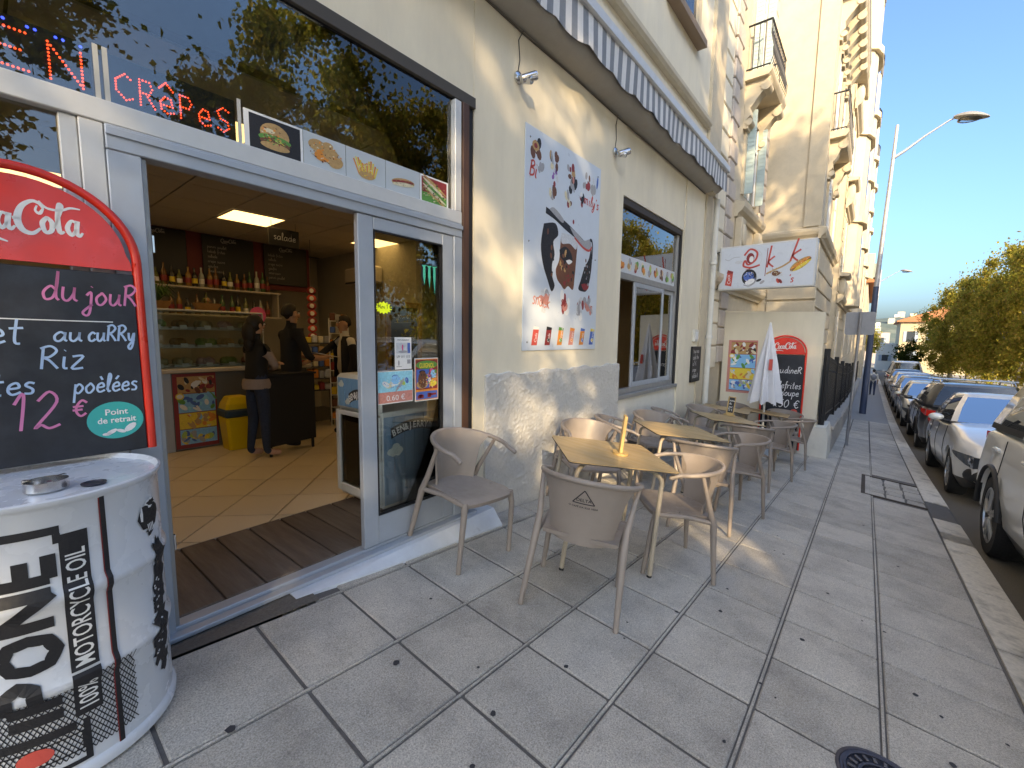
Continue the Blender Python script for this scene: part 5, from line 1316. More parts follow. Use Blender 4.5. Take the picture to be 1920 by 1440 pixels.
# ------------------------------------------------------------------ neighbouring villas
def building(name, loc, label):
    t = empty(name, loc, label=label, cat='building'); o = Vector(loc)
    def part(nm, mb, smooth=None, parent=None):
        mb.v = [tuple(Vector(p) - o) for p in mb.v]; return mb.build(nm, parent or t, smooth)
    return t, part
def moulding(x0, x1, y, z, prof, m, axis='x'):
    mb = MB(); mb.prism(prof, (x0, y, z), (0, 1, 0), (0, 0, 1), (x1 - x0, 0, 0), m); return mb
CORN = [(0, 0), (-.06, 0), (-.08, .06), (-.16, .12), (-.20, .20), (-.20, .28), (-.05, .34), (0, .36)]
def balcony(part, x0, x1, yw, proj, z, rail=.95, consoles=None, m=M_cream2):
    """stone slab on carved consoles with a bellied iron railing"""
    mb = MB(); mb.prism([(0, 0), (-proj + .06, 0), (-proj + .02, .05), (-proj, .09), (-proj, .17), (0, .17)], (x0, yw, z), (0, 1, 0), (0, 0, 1), (x1 - x0, 0, 0), m); b = part('balcony', mb)
    for cx in (consoles or (x0 + .25, x1 - .25)):
        mb = MB(); cw = .14
        mb.prism([(0, -.95), (-.09, -.97), (-.12, -.88), (-.05, -.78), (-.14, -.70), (-.12, -.55), (-.22, -.42), (-proj * .62, -.28), (-proj * .85, -.20), (-proj * .88, -.06), (-proj * .95, 0), (0, 0)], (cx - cw, yw - .001, z - .001), (0, 1, 0), (0, 0, 1), (2 * cw, 0, 0), m)
        for yy, zz_, rr in ((proj * .78, -.16, .10), (.12, -.84, .07)): mb.tube([(cx - cw - .02, yw - yy, z + zz_), (cx + cw + .02, yw - yy, z + zz_)], rr, m, 14)
        part('console', mb, 40)
    mb = MB(); zt = z + .17
    def bar(p, q, r_=.012): mb.tube([p, q], r_, M_iron, 5)
    yo = yw - proj + .07
    bar((x0 + .05, yo, zt + rail), (x1 - .05, yo, zt + rail), .022); bar((x0 + .05, yo, zt + .06), (x1 - .05, yo, zt + .06), .016)
    for xe in (x0 + .05, x1 - .05): bar((xe, yo, zt + rail), (xe, yw, zt + rail), .022); bar((xe, yo, zt + .06), (xe, yw, zt + .06), .016)
    n = int((x1 - x0) / .13)
    for i in range(n + 1):
        xx = x0 + .05 + (x1 - x0 - .1) * i / n
        mb.tube([(xx, yo, zt), (xx, yo - .06, zt + rail * .2), (xx, yo - .07, zt + rail * .38), (xx, yo + .0, zt + rail * .7), (xx, yo, zt + rail)], .009, M_iron, 5)
        if i < n:
            c_ = xx + .06; mb.tube([(c_ + .045 * math.cos(a), yo - .05, zt + rail * .36 + .09 * math.sin(a)) for a in [k * .785 for k in range(9)]], .008, M_iron, 4); mb.tube([(c_ + .035 * math.cos(a), yo - .005, zt + rail * .75 + .07 * math.sin(a)) for a in [k * .785 for k in range(9)]], .007, M_iron, 4)
    for k in range(1, 4):
        for xe in (x0 + .05, x1 - .05): bar((xe, yo + (yw - yo) * k / 4, zt), (xe, yo + (yw - yo) * k / 4, zt + rail), .01)
    part('railing', mb)
def window(part, x0, x1, z0, z1, yw, shutters=True, m=M_cream2):
    mb = MB(); mb.box((x0, yw - .002, z0), (x1, yw + .012, z1), M_winglass); w = part('window', mb)
    mb = MB()
    for a, b in (((x0 - .14, yw - .05, z0 - .02), (x0 - .002, yw - .001, z1 + .10)), ((x1 + .002, yw - .05, z0 - .02), (x1 + .14, yw - .001, z1 + .10)), ((x0 - .001, yw - .045, z1 + .002), (x1 + .001, yw - .001, z1 + .10))): mb.box(a, b, m)
    part('surround', mb)
    mb = MB(); xm = (x0 + x1) / 2
    for a, b in (((xm - .03, yw - .03, z0), (xm + .03, yw - .004, z1)), ((x0 + .001, yw - .03, z0), (x0 + .05, yw - .004, z1)), ((x1 - .05, yw - .03, z0), (x1 - .001, yw - .004, z1)), ((x0 + .05, yw - .028, z0 + (z1 - z0) * .68), (xm - .03, yw - .004, z0 + (z1 - z0) * .72)), ((xm + .03, yw - .028, z0 + (z1 - z0) * .68), (x1 - .05, yw - .004, z0 + (z1 - z0) * .72))): mb.box(a, b, M_white)
    part('window_frame', mb)
    if shutters:
        M_sh = mat('pale_shutter', (.42, .52, .50), .6)
        for a in (x0 - .02, x1 - .02):
            mb = MB(); mb.box((a, yw - .22, z0), (a + .04, yw - .055, z1), M_sh)
            for k in range(int((z1 - z0) / .09)): mb.box((a - .006, yw - .20, z0 + .04 + k * .09), (a + .046, yw - .08, z0 + .075 + k * .09), M_sh)
            part('shutter', mb)
# recessed villa: quoins, tall window with balcony
v1, part = building('stone_villa', (11.7, 2.7, 0), 'ornate stone villa with pinkish corner blocks and a black iron balcony')
YV = 2.60
part('wall', MB().box((9.222, YV, -1.6), (14.25, YV + .5, 17), M_cream2))
z = 1.0; k = 0
while z < 16:
    part('rusticated_block', MB().cbox((9.24, YV - .045, z), (10.05, YV - .001, z + .44), M_cream, .018)); z += .47
z = 1.1; k = 0
while z < 16:
    w = .62 if k % 2 else .42
    part('quoin', MB().cbox((10.10, YV - .07, z), (10.10 + w, YV - .001, z + .36), M_pink, .02))
    part('quoin', MB().cbox((13.95 - w, YV - .07, z), (13.95, YV - .001, z + .36), M_pink, .02)) if z > 4.4 else None
    z += .385; k += 1
window(part, 11.55, 12.75, 4.95, 6.75, YV, True); window(part, 11.55, 12.75, 7.6, 10.0, YV, True)
balcony(part, 11.15, 13.1, YV, .52, 7.25)
window(part, 11.55, 12.75, 12.0, 14.2, YV, False)
mb = MB(); mb.prism(CORN, (11.0, YV, 4.35), (0, 1, 0), (0, 0, 1), (2.5, 0, 0), M_cream2); part('sill_cornice', mb)
for cx in (11.25, 13.2):
    mb = MB(); mb.cbox((cx - .16, YV - .16, 3.55), (cx + .16, YV - .001, 4.34), M_cream2, .02); mb.ellipsoid((cx, YV - .17, 3.95), (.12, .06, .25), M_cream2, 10, 8); part('console', mb, 40)
part('pedestal', MB().cbox((10.75, YV - .22, 3.10), (11.9, YV - .001, 3.50), M_cream2, .03))
mb = MB(); mb.prism(CORN, (9.24, YV, 2.62), (0, 1, 0), (0, 0, 1), (4.98, 0, 0), M_cream2); part('string_course', mb)
mb = MB(); mb.prism(CORN, (9.24, YV, 15.6), (0, 1, 0), (0, 0, 1), (4.98, 0, 0), M_cream2); part('cornice', mb)
# projecting wing
v2, part = building('projecting_villa_wing', (17, 2, 0), 'tall cream wing standing forward of the recessed villa, sunlit above')
YW = 1.28
part('wall', MB().box((14.25, YW, -2.2), (19.8, 8, 16.5), M_cream2))
part('corner_pilaster', MB().box((14.21, YW - .03, 4.6), (14.85, YW + .36, 16.5), M_cream2))
CW = [(0, 0), (-.05, 0), (-.08, .06), (-.14, .12), (-.17, .20), (-.17, .26), (0, .32)]
mb = MB(); mb.prism(CW, (14.25, YV, 4.25), (1, 0, 0), (0, 0, 1), (0, -(YV - YW + .17), 0), M_cream2); part('base_cornice', mb)
mb = MB(); mb.prism(CW, (14.082, YW, 4.25), (0, 1, 0), (0, 0, 1), (5.7, 0, 0), M_cream2); part('base_cornice', mb)
for z in (3.7, 3.2, 2.7, 2.2, 1.7, 1.2, .7): part('rusticated_block', MB().cbox((14.19, YW - .05, z), (14.248, YV - .22, z + .45), M_cream2, .02))
z = .7
for z in [(.5 + .5 * k) for k in range(7)]: part('rusticated_block', MB().cbox((14.25, YW - .05, z), (19.7, YW - .001, z + .46), M_cream2, .02))
window(part, 15.4, 16.4, 7.3, 9.4, YW, False); window(part, 17.6, 18.5, 7.3, 9.4, YW, False); window(part, 15.4, 16.4, 4.8, 6.4, YW, False); window(part, 17.6, 18.5, 4.8, 6.4, YW, False); window(part, 15.4, 16.4, 10.8, 13, YW, False)
balcony(part, 14.55, 17.2, YW, .42, 6.85, consoles=(14.85, 16.9))
balcony(part, 14.6, 19.6, YW, .55, 10.3, consoles=(14.9, 15.6, 16.3, 17.0, 17.7, 18.4))
mb = MB(); mb.prism(CORN, (14.2, YW, 15.5), (0, 1, 0), (0, 0, 1), (5.6, 0, 0), M_cream2); part('cornice', mb)
# long sunlit apartment house beyond
v3, part = building('apartment_house', (34, 3, -1), 'long bright stone apartment house with bow windows further down the street')
YA = 1.12
part('wall', MB().box((20.4, YA, -3), (48, 9, 17.5), M_cream2))
for k, xb in enumerate((24.5, 31.0, 38.0, 44.5)):
    mb = MB(); mb.prism([(-1.3, 0), (-1.0, -.32), (-.5, -.46), (.5, -.46), (1.0, -.32), (1.3, 0)], (xb, YA - .001, 3.2), (1, 0, 0), (0, 1, 0), (0, 0, 12.0), M_cream2); part('bow', mb)
    for z in (3.2, 6.6, 10.0, 13.2):
        mb = MB(); mb.prism([(-1.42, 0), (-1.08, -.44), (-.54, -.60), (.54, -.60), (1.08, -.44), (1.42, 0)], (xb, YA - .002, z - .12), (1, 0, 0), (0, 1, 0), (0, 0, .26), M_cream2); part('bow_ledge', mb)
    for z in (4.2, 7.6, 11.0):
        part('window', MB().box((xb - .42, YA - .475, z), (xb + .42, YA - .463, z + 1.9), M_winglass))
    mb = MB()
    for q in range(9):
        a = -1.0 + q * .25; mb.tube([(xb + a, YA - .50 + .1 * abs(a), 15.3), (xb + a, YA - .50 + .1 * abs(a), 16.1)], .02, M_iron, 5)
    mb.tube([(xb - 1.05, YA - .4, 16.1), (xb - .5, YA - .5, 16.1), (xb + .5, YA - .5, 16.1), (xb + 1.05, YA - .4, 16.1)], .03, M_iron, 5); part('roof_railing', mb)
for xb in (21.5, 27.8, 34.5, 41.2):
    for z in (.8, 4.2, 7.6, 11.0): window(part, xb - .5, xb + .5, z, z + 2.0, YA, False)
    for z in (4.0, 7.4, 10.8):
        mb = MB(); mb.prism([(0, 0), (-.3, .0), (-.34, .1), (0, .16)], (xb - .9, YA, z), (0, 1, 0), (0, 0, 1), (1.8, 0, 0), M_cream2); mb.ellipsoid((xb - .6, YA - .12, z - .35), (.12, .14, .35), M_cream2, 8, 6); mb.ellipsoid((xb + .6, YA - .12, z - .35), (.12, .14, .35), M_cream2, 8, 6); part('window_ledge', mb, 40)
for k in range(34): part('string_line', MB().box((20.38, YA - .022, .3 + .45 * k), (48.02, YA - .0005, .3 + .45 * k + .40), M_cream2))
for z in (3.0, 6.4, 9.8, 16.2):
    mb = MB(); mb.prism(CORN, (20.35, YA - .022, z), (0, 1, 0), (0, 0, 1), (27.7, 0, 0), M_cream2); part('cornice', mb)
part('set_back_storey', MB().box((20.4, YA + 1.0, 17.5), (48, 8, 20), mat('grey_render', (.45, .42, .36), .9)))
for xx in (20.0,): part('end_wall', MB().box((19.85, YA + .3, -3), (20.38, 8, 15), M_cream2))
v4, part = building('low_tiled_house', (62, 3, -2), 'lower cream house with a tiled roof at the end of the row')
part('wall', MB().box((49, .55, -3), (75, 8, 6.6), M_cream2))
mb = MB(); mb.prism([(-.5, 0), (-.5, .15), (3.5, 2.2), (8, .15), (8, 0)], (48.7, .55, 6.6), (0, 1, 0), (0, 0, 1), (26.6, 0, 0), M_rooftile); part('roof', mb)
for xb in (52, 56, 60, 64, 68, 72):
    for z in (-.6, 2.6): window(part, xb - .5, xb + .5, z, z + 1.7, .55, False)
part('gable_block', MB().box((50, .3, 6.7), (54, 3, 9.2), M_cream2)); part('awning_box', MB().box((50.5, -.1, 7.2), (53.5, .295, 8.4), mat('grey_green', (.22, .26, .24), .8)))
# ------------------------------------------------------------------ railings on a low stone wall
fe = empty('iron_fence', (16, .68, walk(16, .7)), label='black iron railings on a low stone wall along the sidewalk', cat='fence')
fo = Vector((16, .68, walk(16, .7)))
def fp(nm, mb, sm=None): mb.v = [tuple(Vector(p) - fo) for p in mb.v]; return mb.build(nm, fe, sm)
FYF = .66; x = 11.5
while x < 46:
    ln = 1.9; g = walk(x + ln / 2, FYF); M_low = mat('low_wall', (.40, .37, .33), .85, var=.15, vscale=10, bump=.2)
    fp('wall_block', MB().cbox((x, FYF - .16, g - .7), (x + ln - .01, FYF + .16, walk(x, FYF) + .50), M_low, .015))
    fp('coping', MB().cbox((x - .005, FYF - .20, walk(x, FYF) + .501), (x + ln - .015, FYF + .20, walk(x, FYF) + .575), M_low, .015))
    x += ln
zb = lambda x: walk(x, FYF) + .58
x = 10.85; n = 0; far = MB()
while x < 46:
    z0 = zb(x) - .1
    tgt = MB() if n < 130 else far
    tgt.tube([(x, FYF, z0 + .05), (x, FYF, z0 + 1.50)], .016, M_iron, 5); tgt.lathe([(.022, 0), (.026, .03), (.001, .12)], M_iron, 6, (x, FYF, z0 + 1.48))
    if n < 130: fp('railing_bar', tgt)
    x += .115; n += 1
o = fp('railing_bars', far); o['kind'] = 'stuff'
for dz in (.12, .35, 1.30):
    mb = MB(); mb.tube([(xx, FYF - .001, zb(xx) - .1 + dz) for xx in (10.82, 13, 16, 20, 25, 30, 38, 46)], .022, M_iron, 6); fp('rail', mb)
for xx in (10.9, 14.4, 17.9, 21.4, 25, 30): fp('post', MB().cbox((xx - .05, FYF - .05, zb(xx) - .1), (xx + .05, FYF + .05, zb(xx) + 1.62), M_iron, .01))
# dark sheeting behind the railings
M_sheet = mat('dark_sheeting', (.03, .03, .032), .7)
mb = MB(); mb.loft([[(xx, FYF + .045, zb(xx)), (xx, FYF + .045, zb(xx) + 1.28), (xx, FYF + .055, zb(xx) + 1.28), (xx, FYF + .055, zb(xx))] for xx in (10.85, 13, 16, 20, 25, 30)], M_sheet); fp('privacy_sheet', mb)

# ------------------------------------------------------------------ street furniture
def lamp_post(x, y, label):
    t = empty('street_lamp', (x, y, walk(x, y)), label=label, cat='street lamp', group='street lamps')
    M_pb = mat('pole_blue', (.06, .085, .15), .45, .3); M_pg = mat('pole_grey', (.42, .43, .45), .45, .4)
    ln = -.06
    mb = MB(); mb.tube([(0, 0, 0), (0, ln * .5, 5.6)], [.125, .10], M_pb, 14); mb.build('lower_pole', t, 40)
    mb = MB(); mb.tube([(0, ln * .5, 5.6), (0, ln * 3, 12.2)], [.09, .055], M_pg, 12); mb.build('upper_pole', t, 40)
    mb = MB(); mb.tube([(0, -.16, 10.9), (0, -.5, 11.1), (0, -1.1, 11.55), (0, -1.75, 11.95), (0, -1.95, 12.0)], [.07, .055, .04, .032, .032], M_pg, 10); mb.build('arm', t, 40)
    mb = MB()
    rings = []
    for u in [k / 10 for k in range(11)]:
        w = .30 * math.sin(math.pi * (u * .9 + .06)) ** .7; yy = -1.85 - 1.0 * u; zz_ = 12.02 - .25 * u
        rings.append([(w * math.cos(a), yy, zz_ + w * (.62 if math.sin(a) > 0 else .25) * math.sin(a)) for a in [k * .5236 for k in range(12)]])
    mb.loft(rings, mat('lamp_housing', (.28, .27, .25), .5, .2)); mb.build('lamp_head', t, 50)
    mb = MB(); mb.ellipsoid((0, -2.35, 11.84), (.24, .40, .12), glass_mat('lamp_glass', (.8, .8, .78), .1), 14, 8, None); mb.build('lens', t, 50)
    return t
lamp_post(25, .04, 'tall street lamp with blue lower pole, nearer of the two')
lamp_post(66, -.1, 'distant street lamp further down the street')
t = empty('road_sign', (13.6, .27, walk(13.6, .27)), label='grey back of a square road sign on a metal post', cat='road sign')
M_galv = mat('galvanised', (.30, .30, .31), .5, .5, var=.1)
mb = MB(); mb.tube([(0, 0, 0), (0, -.03, 3.28)], .032, M_galv, 10); mb.build('post', t, 40)
mb = MB(); pl = []
for sx, sy, a0 in ((1, 1, 0), (-1, 1, 90), (-1, -1, 180), (1, -1, 270)):
    for k in range(4): a = R(a0 + 30 * k); pl.append((sx * .245 + .04 * math.cos(a), sy * .235 + .04 * math.sin(a)))
mb.prism(pl, (.04, -.03, 3.02), (0, 1, 0), (0, 0, 1), (.02, 0, 0), M_galv); mb.build('plate', t)
for dz in (-.16, .16): MB().box((.033, -.28, 3.02 + dz - .015), (.0395, .22, 3.02 + dz + .015), M_galv).build('stiffener', t)
# ------------------------------------------------------------------ trees
def crown_mesh(name, rx, ry, rz, n, leaf, seed, m, box=2.0, clumps=90):
    """leaf-sized faces gathered in clumps through the crown; box > 2 gives a clipped, boxy outline"""
    rg = random.Random(seed); vs = []; fs = []
    cl = []
    while len(cl) < clumps:
        a, b, c = rg.uniform(-1, 1), rg.uniform(-1, 1), rg.uniform(-1, 1)
        d = (abs(a) ** box + abs(b) ** box + abs(c) ** box) ** (1 / box)
        if .45 < d < 1.0 or (d <= .45 and rg.random() < .25): cl.append((a * rx, b * ry, c * rz, rg.uniform(.55, 1.25)))
    for k in range(n):
        cx, cy, cz, s = cl[rg.randrange(len(cl))]
        d = rg.gauss(0, .55) * s; th = rg.uniform(0, 6.283); cp = rg.uniform(-1, 1); sp = math.sqrt(1 - cp * cp)
        p = Vector((cx + d * sp * math.cos(th), cy + d * sp * math.sin(th), cz + d * cp * .8))
        u = Vector((rg.gauss(0, 1), rg.gauss(0, 1), rg.gauss(0, .6))).normalized()
        w = u.cross(Vector((rg.gauss(0, 1), rg.gauss(0, 1), rg.gauss(0, 1)))).normalized(); nn = u.cross(w)
        L_ = leaf * rg.uniform(.7, 1.3); o = len(vs)
        vs += [p - u * L_ * .55, p + w * L_ * .45 + nn * L_ * .12, p + u * L_ * .6, p - w * L_ * .45 + nn * L_ * .12]
        fs.append((o, o + 1, o + 2, o + 3))
    mb = MB(); mb.add(vs, fs, m); return mb.mesh(name)
CROWN = [crown_mesh('crown', 3.7, 3.0, 3.9, 48000, .15, 21, M_leaf, 2.6, 110), crown_mesh('crown', 3.9, 3.2, 3.7, 48000, .15, 22, M_leaf, 2.8, 120), crown_mesh('crown', 3.4, 2.9, 4.1, 46000, .15, 23, M_leaf, 2.4, 100)]
BIG = [crown_mesh('crown', 4.4, 4.2, 5.0, 43000, .15, 31, M_leaf, 2.5, 150), crown_mesh('crown', 4.6, 4.0, 4.8, 43000, .15, 32, M_leaf, 2.5, 150)]
def trunk_mb(h, r0, seed):
    rg = random.Random(seed); mb = MB()
    mb.tube([(0, 0, -.2), (.03, .02, h * .4), (-.02, .05, h * .8), (0, 0, h)], [r0 * 1.25, r0, r0 * .85, r0 * .7], M_bark, 10)
    for k in range(6):
        a = k * 1.05 + rg.random(); l = rg.uniform(2.0, 3.0); z = h * rg.uniform(.75, 1.0)
        mb.tube([(0, 0, z), (math.cos(a) * l * .4, math.sin(a) * l * .4, z + l * .7), (math.cos(a) * l * .8, math.sin(a) * l * .8, z + l * 1.5)], [r0 * .5, r0 * .32, r0 * .12], M_bark, 7)
    return mb
TRK = [trunk_mb(3.0, .20, 3).mesh('trunk', 50), trunk_mb(4.0, .26, 4).mesh('trunk', 50)]
def tree(x, y, zc, crown, label, group='plane trees along the park', sc=(1, 1, 1), rot=0, z0=None, tr=0, name='plane_tree'):
    g = (far_z(x, y) if z0 is None else z0)
    t = empty(name, (x, y, g), label=label, cat='tree', group=group)
    link('trunk', TRK[tr], t)
    o = link('crown', crown, t, (0, 0, zc - g), (0, 0, rot)); o.scale = sc
    return t
ORD = ['first', 'second', 'third', 'fourth', 'fifth', 'sixth', 'seventh', 'eighth', 'ninth', 'tenth', 'eleventh', 'twelfth', 'thirteenth', 'fourteenth', 'fifteenth', 'sixteenth', 'seventeenth', 'eighteenth', 'nineteenth', 'twentieth']
# mirrored row across the road, seen in the panes and at the right edge
ROW = [(8.3, -11, 6.8, 1.4), (15.2, -11.2, 6.6, 1.4), (21.8, -11, 6.2, 1.35), (28, -11.1, 5.1, 1.3), (35, -11, 5.0, 1.45), (42, -10.8, 5.0, 1.52), (49, -10.5, 4.7, 1.52), (56, -10.0, 4.2, 1.48), (63, -9.4, 3.7, 1.42), (70, -8.7, 3.2, 1.35), (77, -8.0, 2.6, 1.28)]
for k, (x, y, zc, sz) in enumerate(ROW):
    tree(x, y, zc, CROWN[k % 3], 'yellowing plane tree across the road, %s from the junction end' % ORD[10 - k], rot=[0, math.pi][k % 2], sc=(1.05, 1, sz))
# taller trees behind the viewer that shade the terrace
BACK = [(-2.0, -11.2, 10.8, BIG[0], (1.06, 1, 1.1), 'nearest the cafe'), (-7.0, -11.4, 10.2, BIG[1], (.66, .9, 1.1), 'second back from the cafe'), (-11.0, -11.2, 5.0, CROWN[0], (1.05, .9, .90), 'low one added to block sun below the gap'),  # low crown added out of view to block sun below the gap
        (-11.3, -13.6, 14.6, CROWN[2], (.8, .8, .68), 'slender one added to block sun above the gap'), (-16.0, -11.2, 10.4, BIG[0], (.74, .9, 1.1), 'fourth back from the cafe'), (-23.0, -11.5, 10.6, BIG[1], (.9, .9, 1.05), 'fifth back from the cafe'), (-31, -12, 10.8, BIG[0], (1, 1, 1), 'last of the front row back'),  # slender crown added out of view to block sun above the gap
        (-4.5, -19.8, 10.8, BIG[1], (1, 1, 1.1), 'in the rear row opposite the door'), (-13.0, -20.2, 11.0, BIG[0], (.9, .9, 1.0), 'in the rear row, second back'), (-22.5, -20, 9.0, BIG[1], (1, 1, 1), 'in the rear row, third back'), (-31, -19.8, 12, BIG[0], (1, 1, 1.1), 'in the rear row, last back')]
for k, (x, y, zc, me_, sc_, bl) in enumerate(BACK):
    tree(x, y, zc, me_, 'tall plane tree behind the viewer, ' + bl, group='tall plane trees shading the terrace', rot=(k % 2) * math.pi, tr=1, sc=sc_)

# ------------------------------------------------------------------ end of the street
def simple_house(name, x0, x1, y0, y1, z0, z1, m, label, roof=None, wins=(), face='x'):
    t = empty(name, ((x0 + x1) / 2, (y0 + y1) / 2, z0), label=label, cat='building'); o = Vector(t.location)
    def pp(nm, mb): mb.v = [tuple(Vector(p) - o) for p in mb.v]; mb.build(nm, t)
    pp('wall', MB().box((x0, y0, z0), (x1, y1, z1), m))
    if roof:
        mb = MB(); mb.prism([(y0 - .5, 0), (y1 + .5, 0), (y1 + .5, .2), ((y0 + y1) / 2, roof), (y0 - .5, .2)], (x0 - .5, 0, z1), (0, 1, 0), (0, 0, 1), (x1 - x0 + 1, 0, 0), M_rooftile); pp('roof', mb)
    for y, z, w, h in wins:
        pp('window', MB().box((x0 - .03, y - w / 2, z), (x0 - .002, y + w / 2, z + h), M_winglass)); pp('shutter', MB().box((x0 - .06, y - w / 2 - .4, z), (x0 - .002, y - w / 2 - .03, z + h), mat('blue_shutter', (.3, .36, .42), .7)))
        pp('shutter', MB().box((x0 - .06, y + w / 2 + .03, z), (x0 - .002, y + w / 2 + .4, z + h), mat('blue_shutter', (.3, .36, .42), .7)))
M_yel = mat('ochre_render', (.50, .40, .25), .9, var=.05); M_wht = mat('white_render', (.62, .60, .55), .9, var=.05)
gz0 = base(92) - .4
simple_house('ochre_house', 90, 104, -13, -3.35, gz0, 4.6, M_yel, 'ochre house with orange tiled roof at the end of the street', 2.2, [(-4.6, 1.6, .9, 1.6), (-7.2, 1.6, .9, 1.6), (-4.6, -1.4, .9, 1.6), (-9.5, 1.6, .9, 1.6)])
simple_house('white_house', 96, 110, -3.3, -.9, gz0, 1.3, M_wht, 'low white house closing the street between ochre house and lamp', None, [(-2.0, -1.6, .8, 1.0)])
simple_house('grey_house', 118, 130, -2.9, 2.5, gz0, 3.4, mat('pink_render', (.5, .42, .36), .9), 'pinkish house rising behind the low white house', None, [(-1.6, 1.2, .8, 1.2), (-.2, 1.2, .8, 1.2)])
t = tree(80, -4.3, .2, crown_mesh('crown', 1.5, 1.5, 1.6, 2500, .22, 41, M_leaf_dark, 2.0, 40), 'small dark green tree before the ochre house', group='trees at the street end', z0=base(80) - .3, name='small_tree'); [c_ for c_ in t.children if c_.name.startswith('trunk')][0].scale = (.22, .22, .5)
t = tree(88, .0, 1.6, crown_mesh('crown', .9, .9, 2.0, 2000, .22, 42, M_leaf, 2.0, 30), 'slim yellow tree beside the distant lamp', group='trees at the street end', z0=base(88) - .3, name='slim_tree'); [c_ for c_ in t.children if c_.name.startswith('trunk')][0].scale = (.22, .22, .5)
# wooded hill with villas
hg = MB(); rg = random.Random(8)
def hillz(x, y): return 62 * math.exp(-((x - 1300) / 330) ** 2 - ((y + 60) / 380) ** 2) + 4 * math.sin(x * .013 + y * .02) - 8
nx, ny = 30, 40; xs = [700 + 900 * i / nx for i in range(nx + 1)]; ys = [-700 + 1400 * j / ny for j in range(ny + 1)]
hg.add([(x, y, hillz(x, y)) for x in xs for y in ys], [(i * (ny + 1) + j, (i + 1) * (ny + 1) + j, (i + 1) * (ny + 1) + j + 1, i * (ny + 1) + j + 1) for i in range(nx) for j in range(ny)], mat('hill_scrub', (.10, .13, .10), .95, var=.3, vscale=.03, col2=(.17, .18, .13), c2scale=.02))
hg.build('hill', kind='structure', smooth=60, label='hazy green hill beyond the end of the street', cat='hill')
for k in range(26):
    x = rg.uniform(1000, 1250); y = rg.uniform(-130, 30); z = hillz(x, y); w = rg.uniform(5, 13); h = rg.uniform(5, 11)
    MB().box((-w / 2, -w / 2, -4), (w / 2, w / 2, h), rg.choice([M_wht, M_cream2, M_wht])).build('hill_villa', loc=(x, y, z), label='small pale villa among many on the distant hill', cat='house', group='villas on the hill')

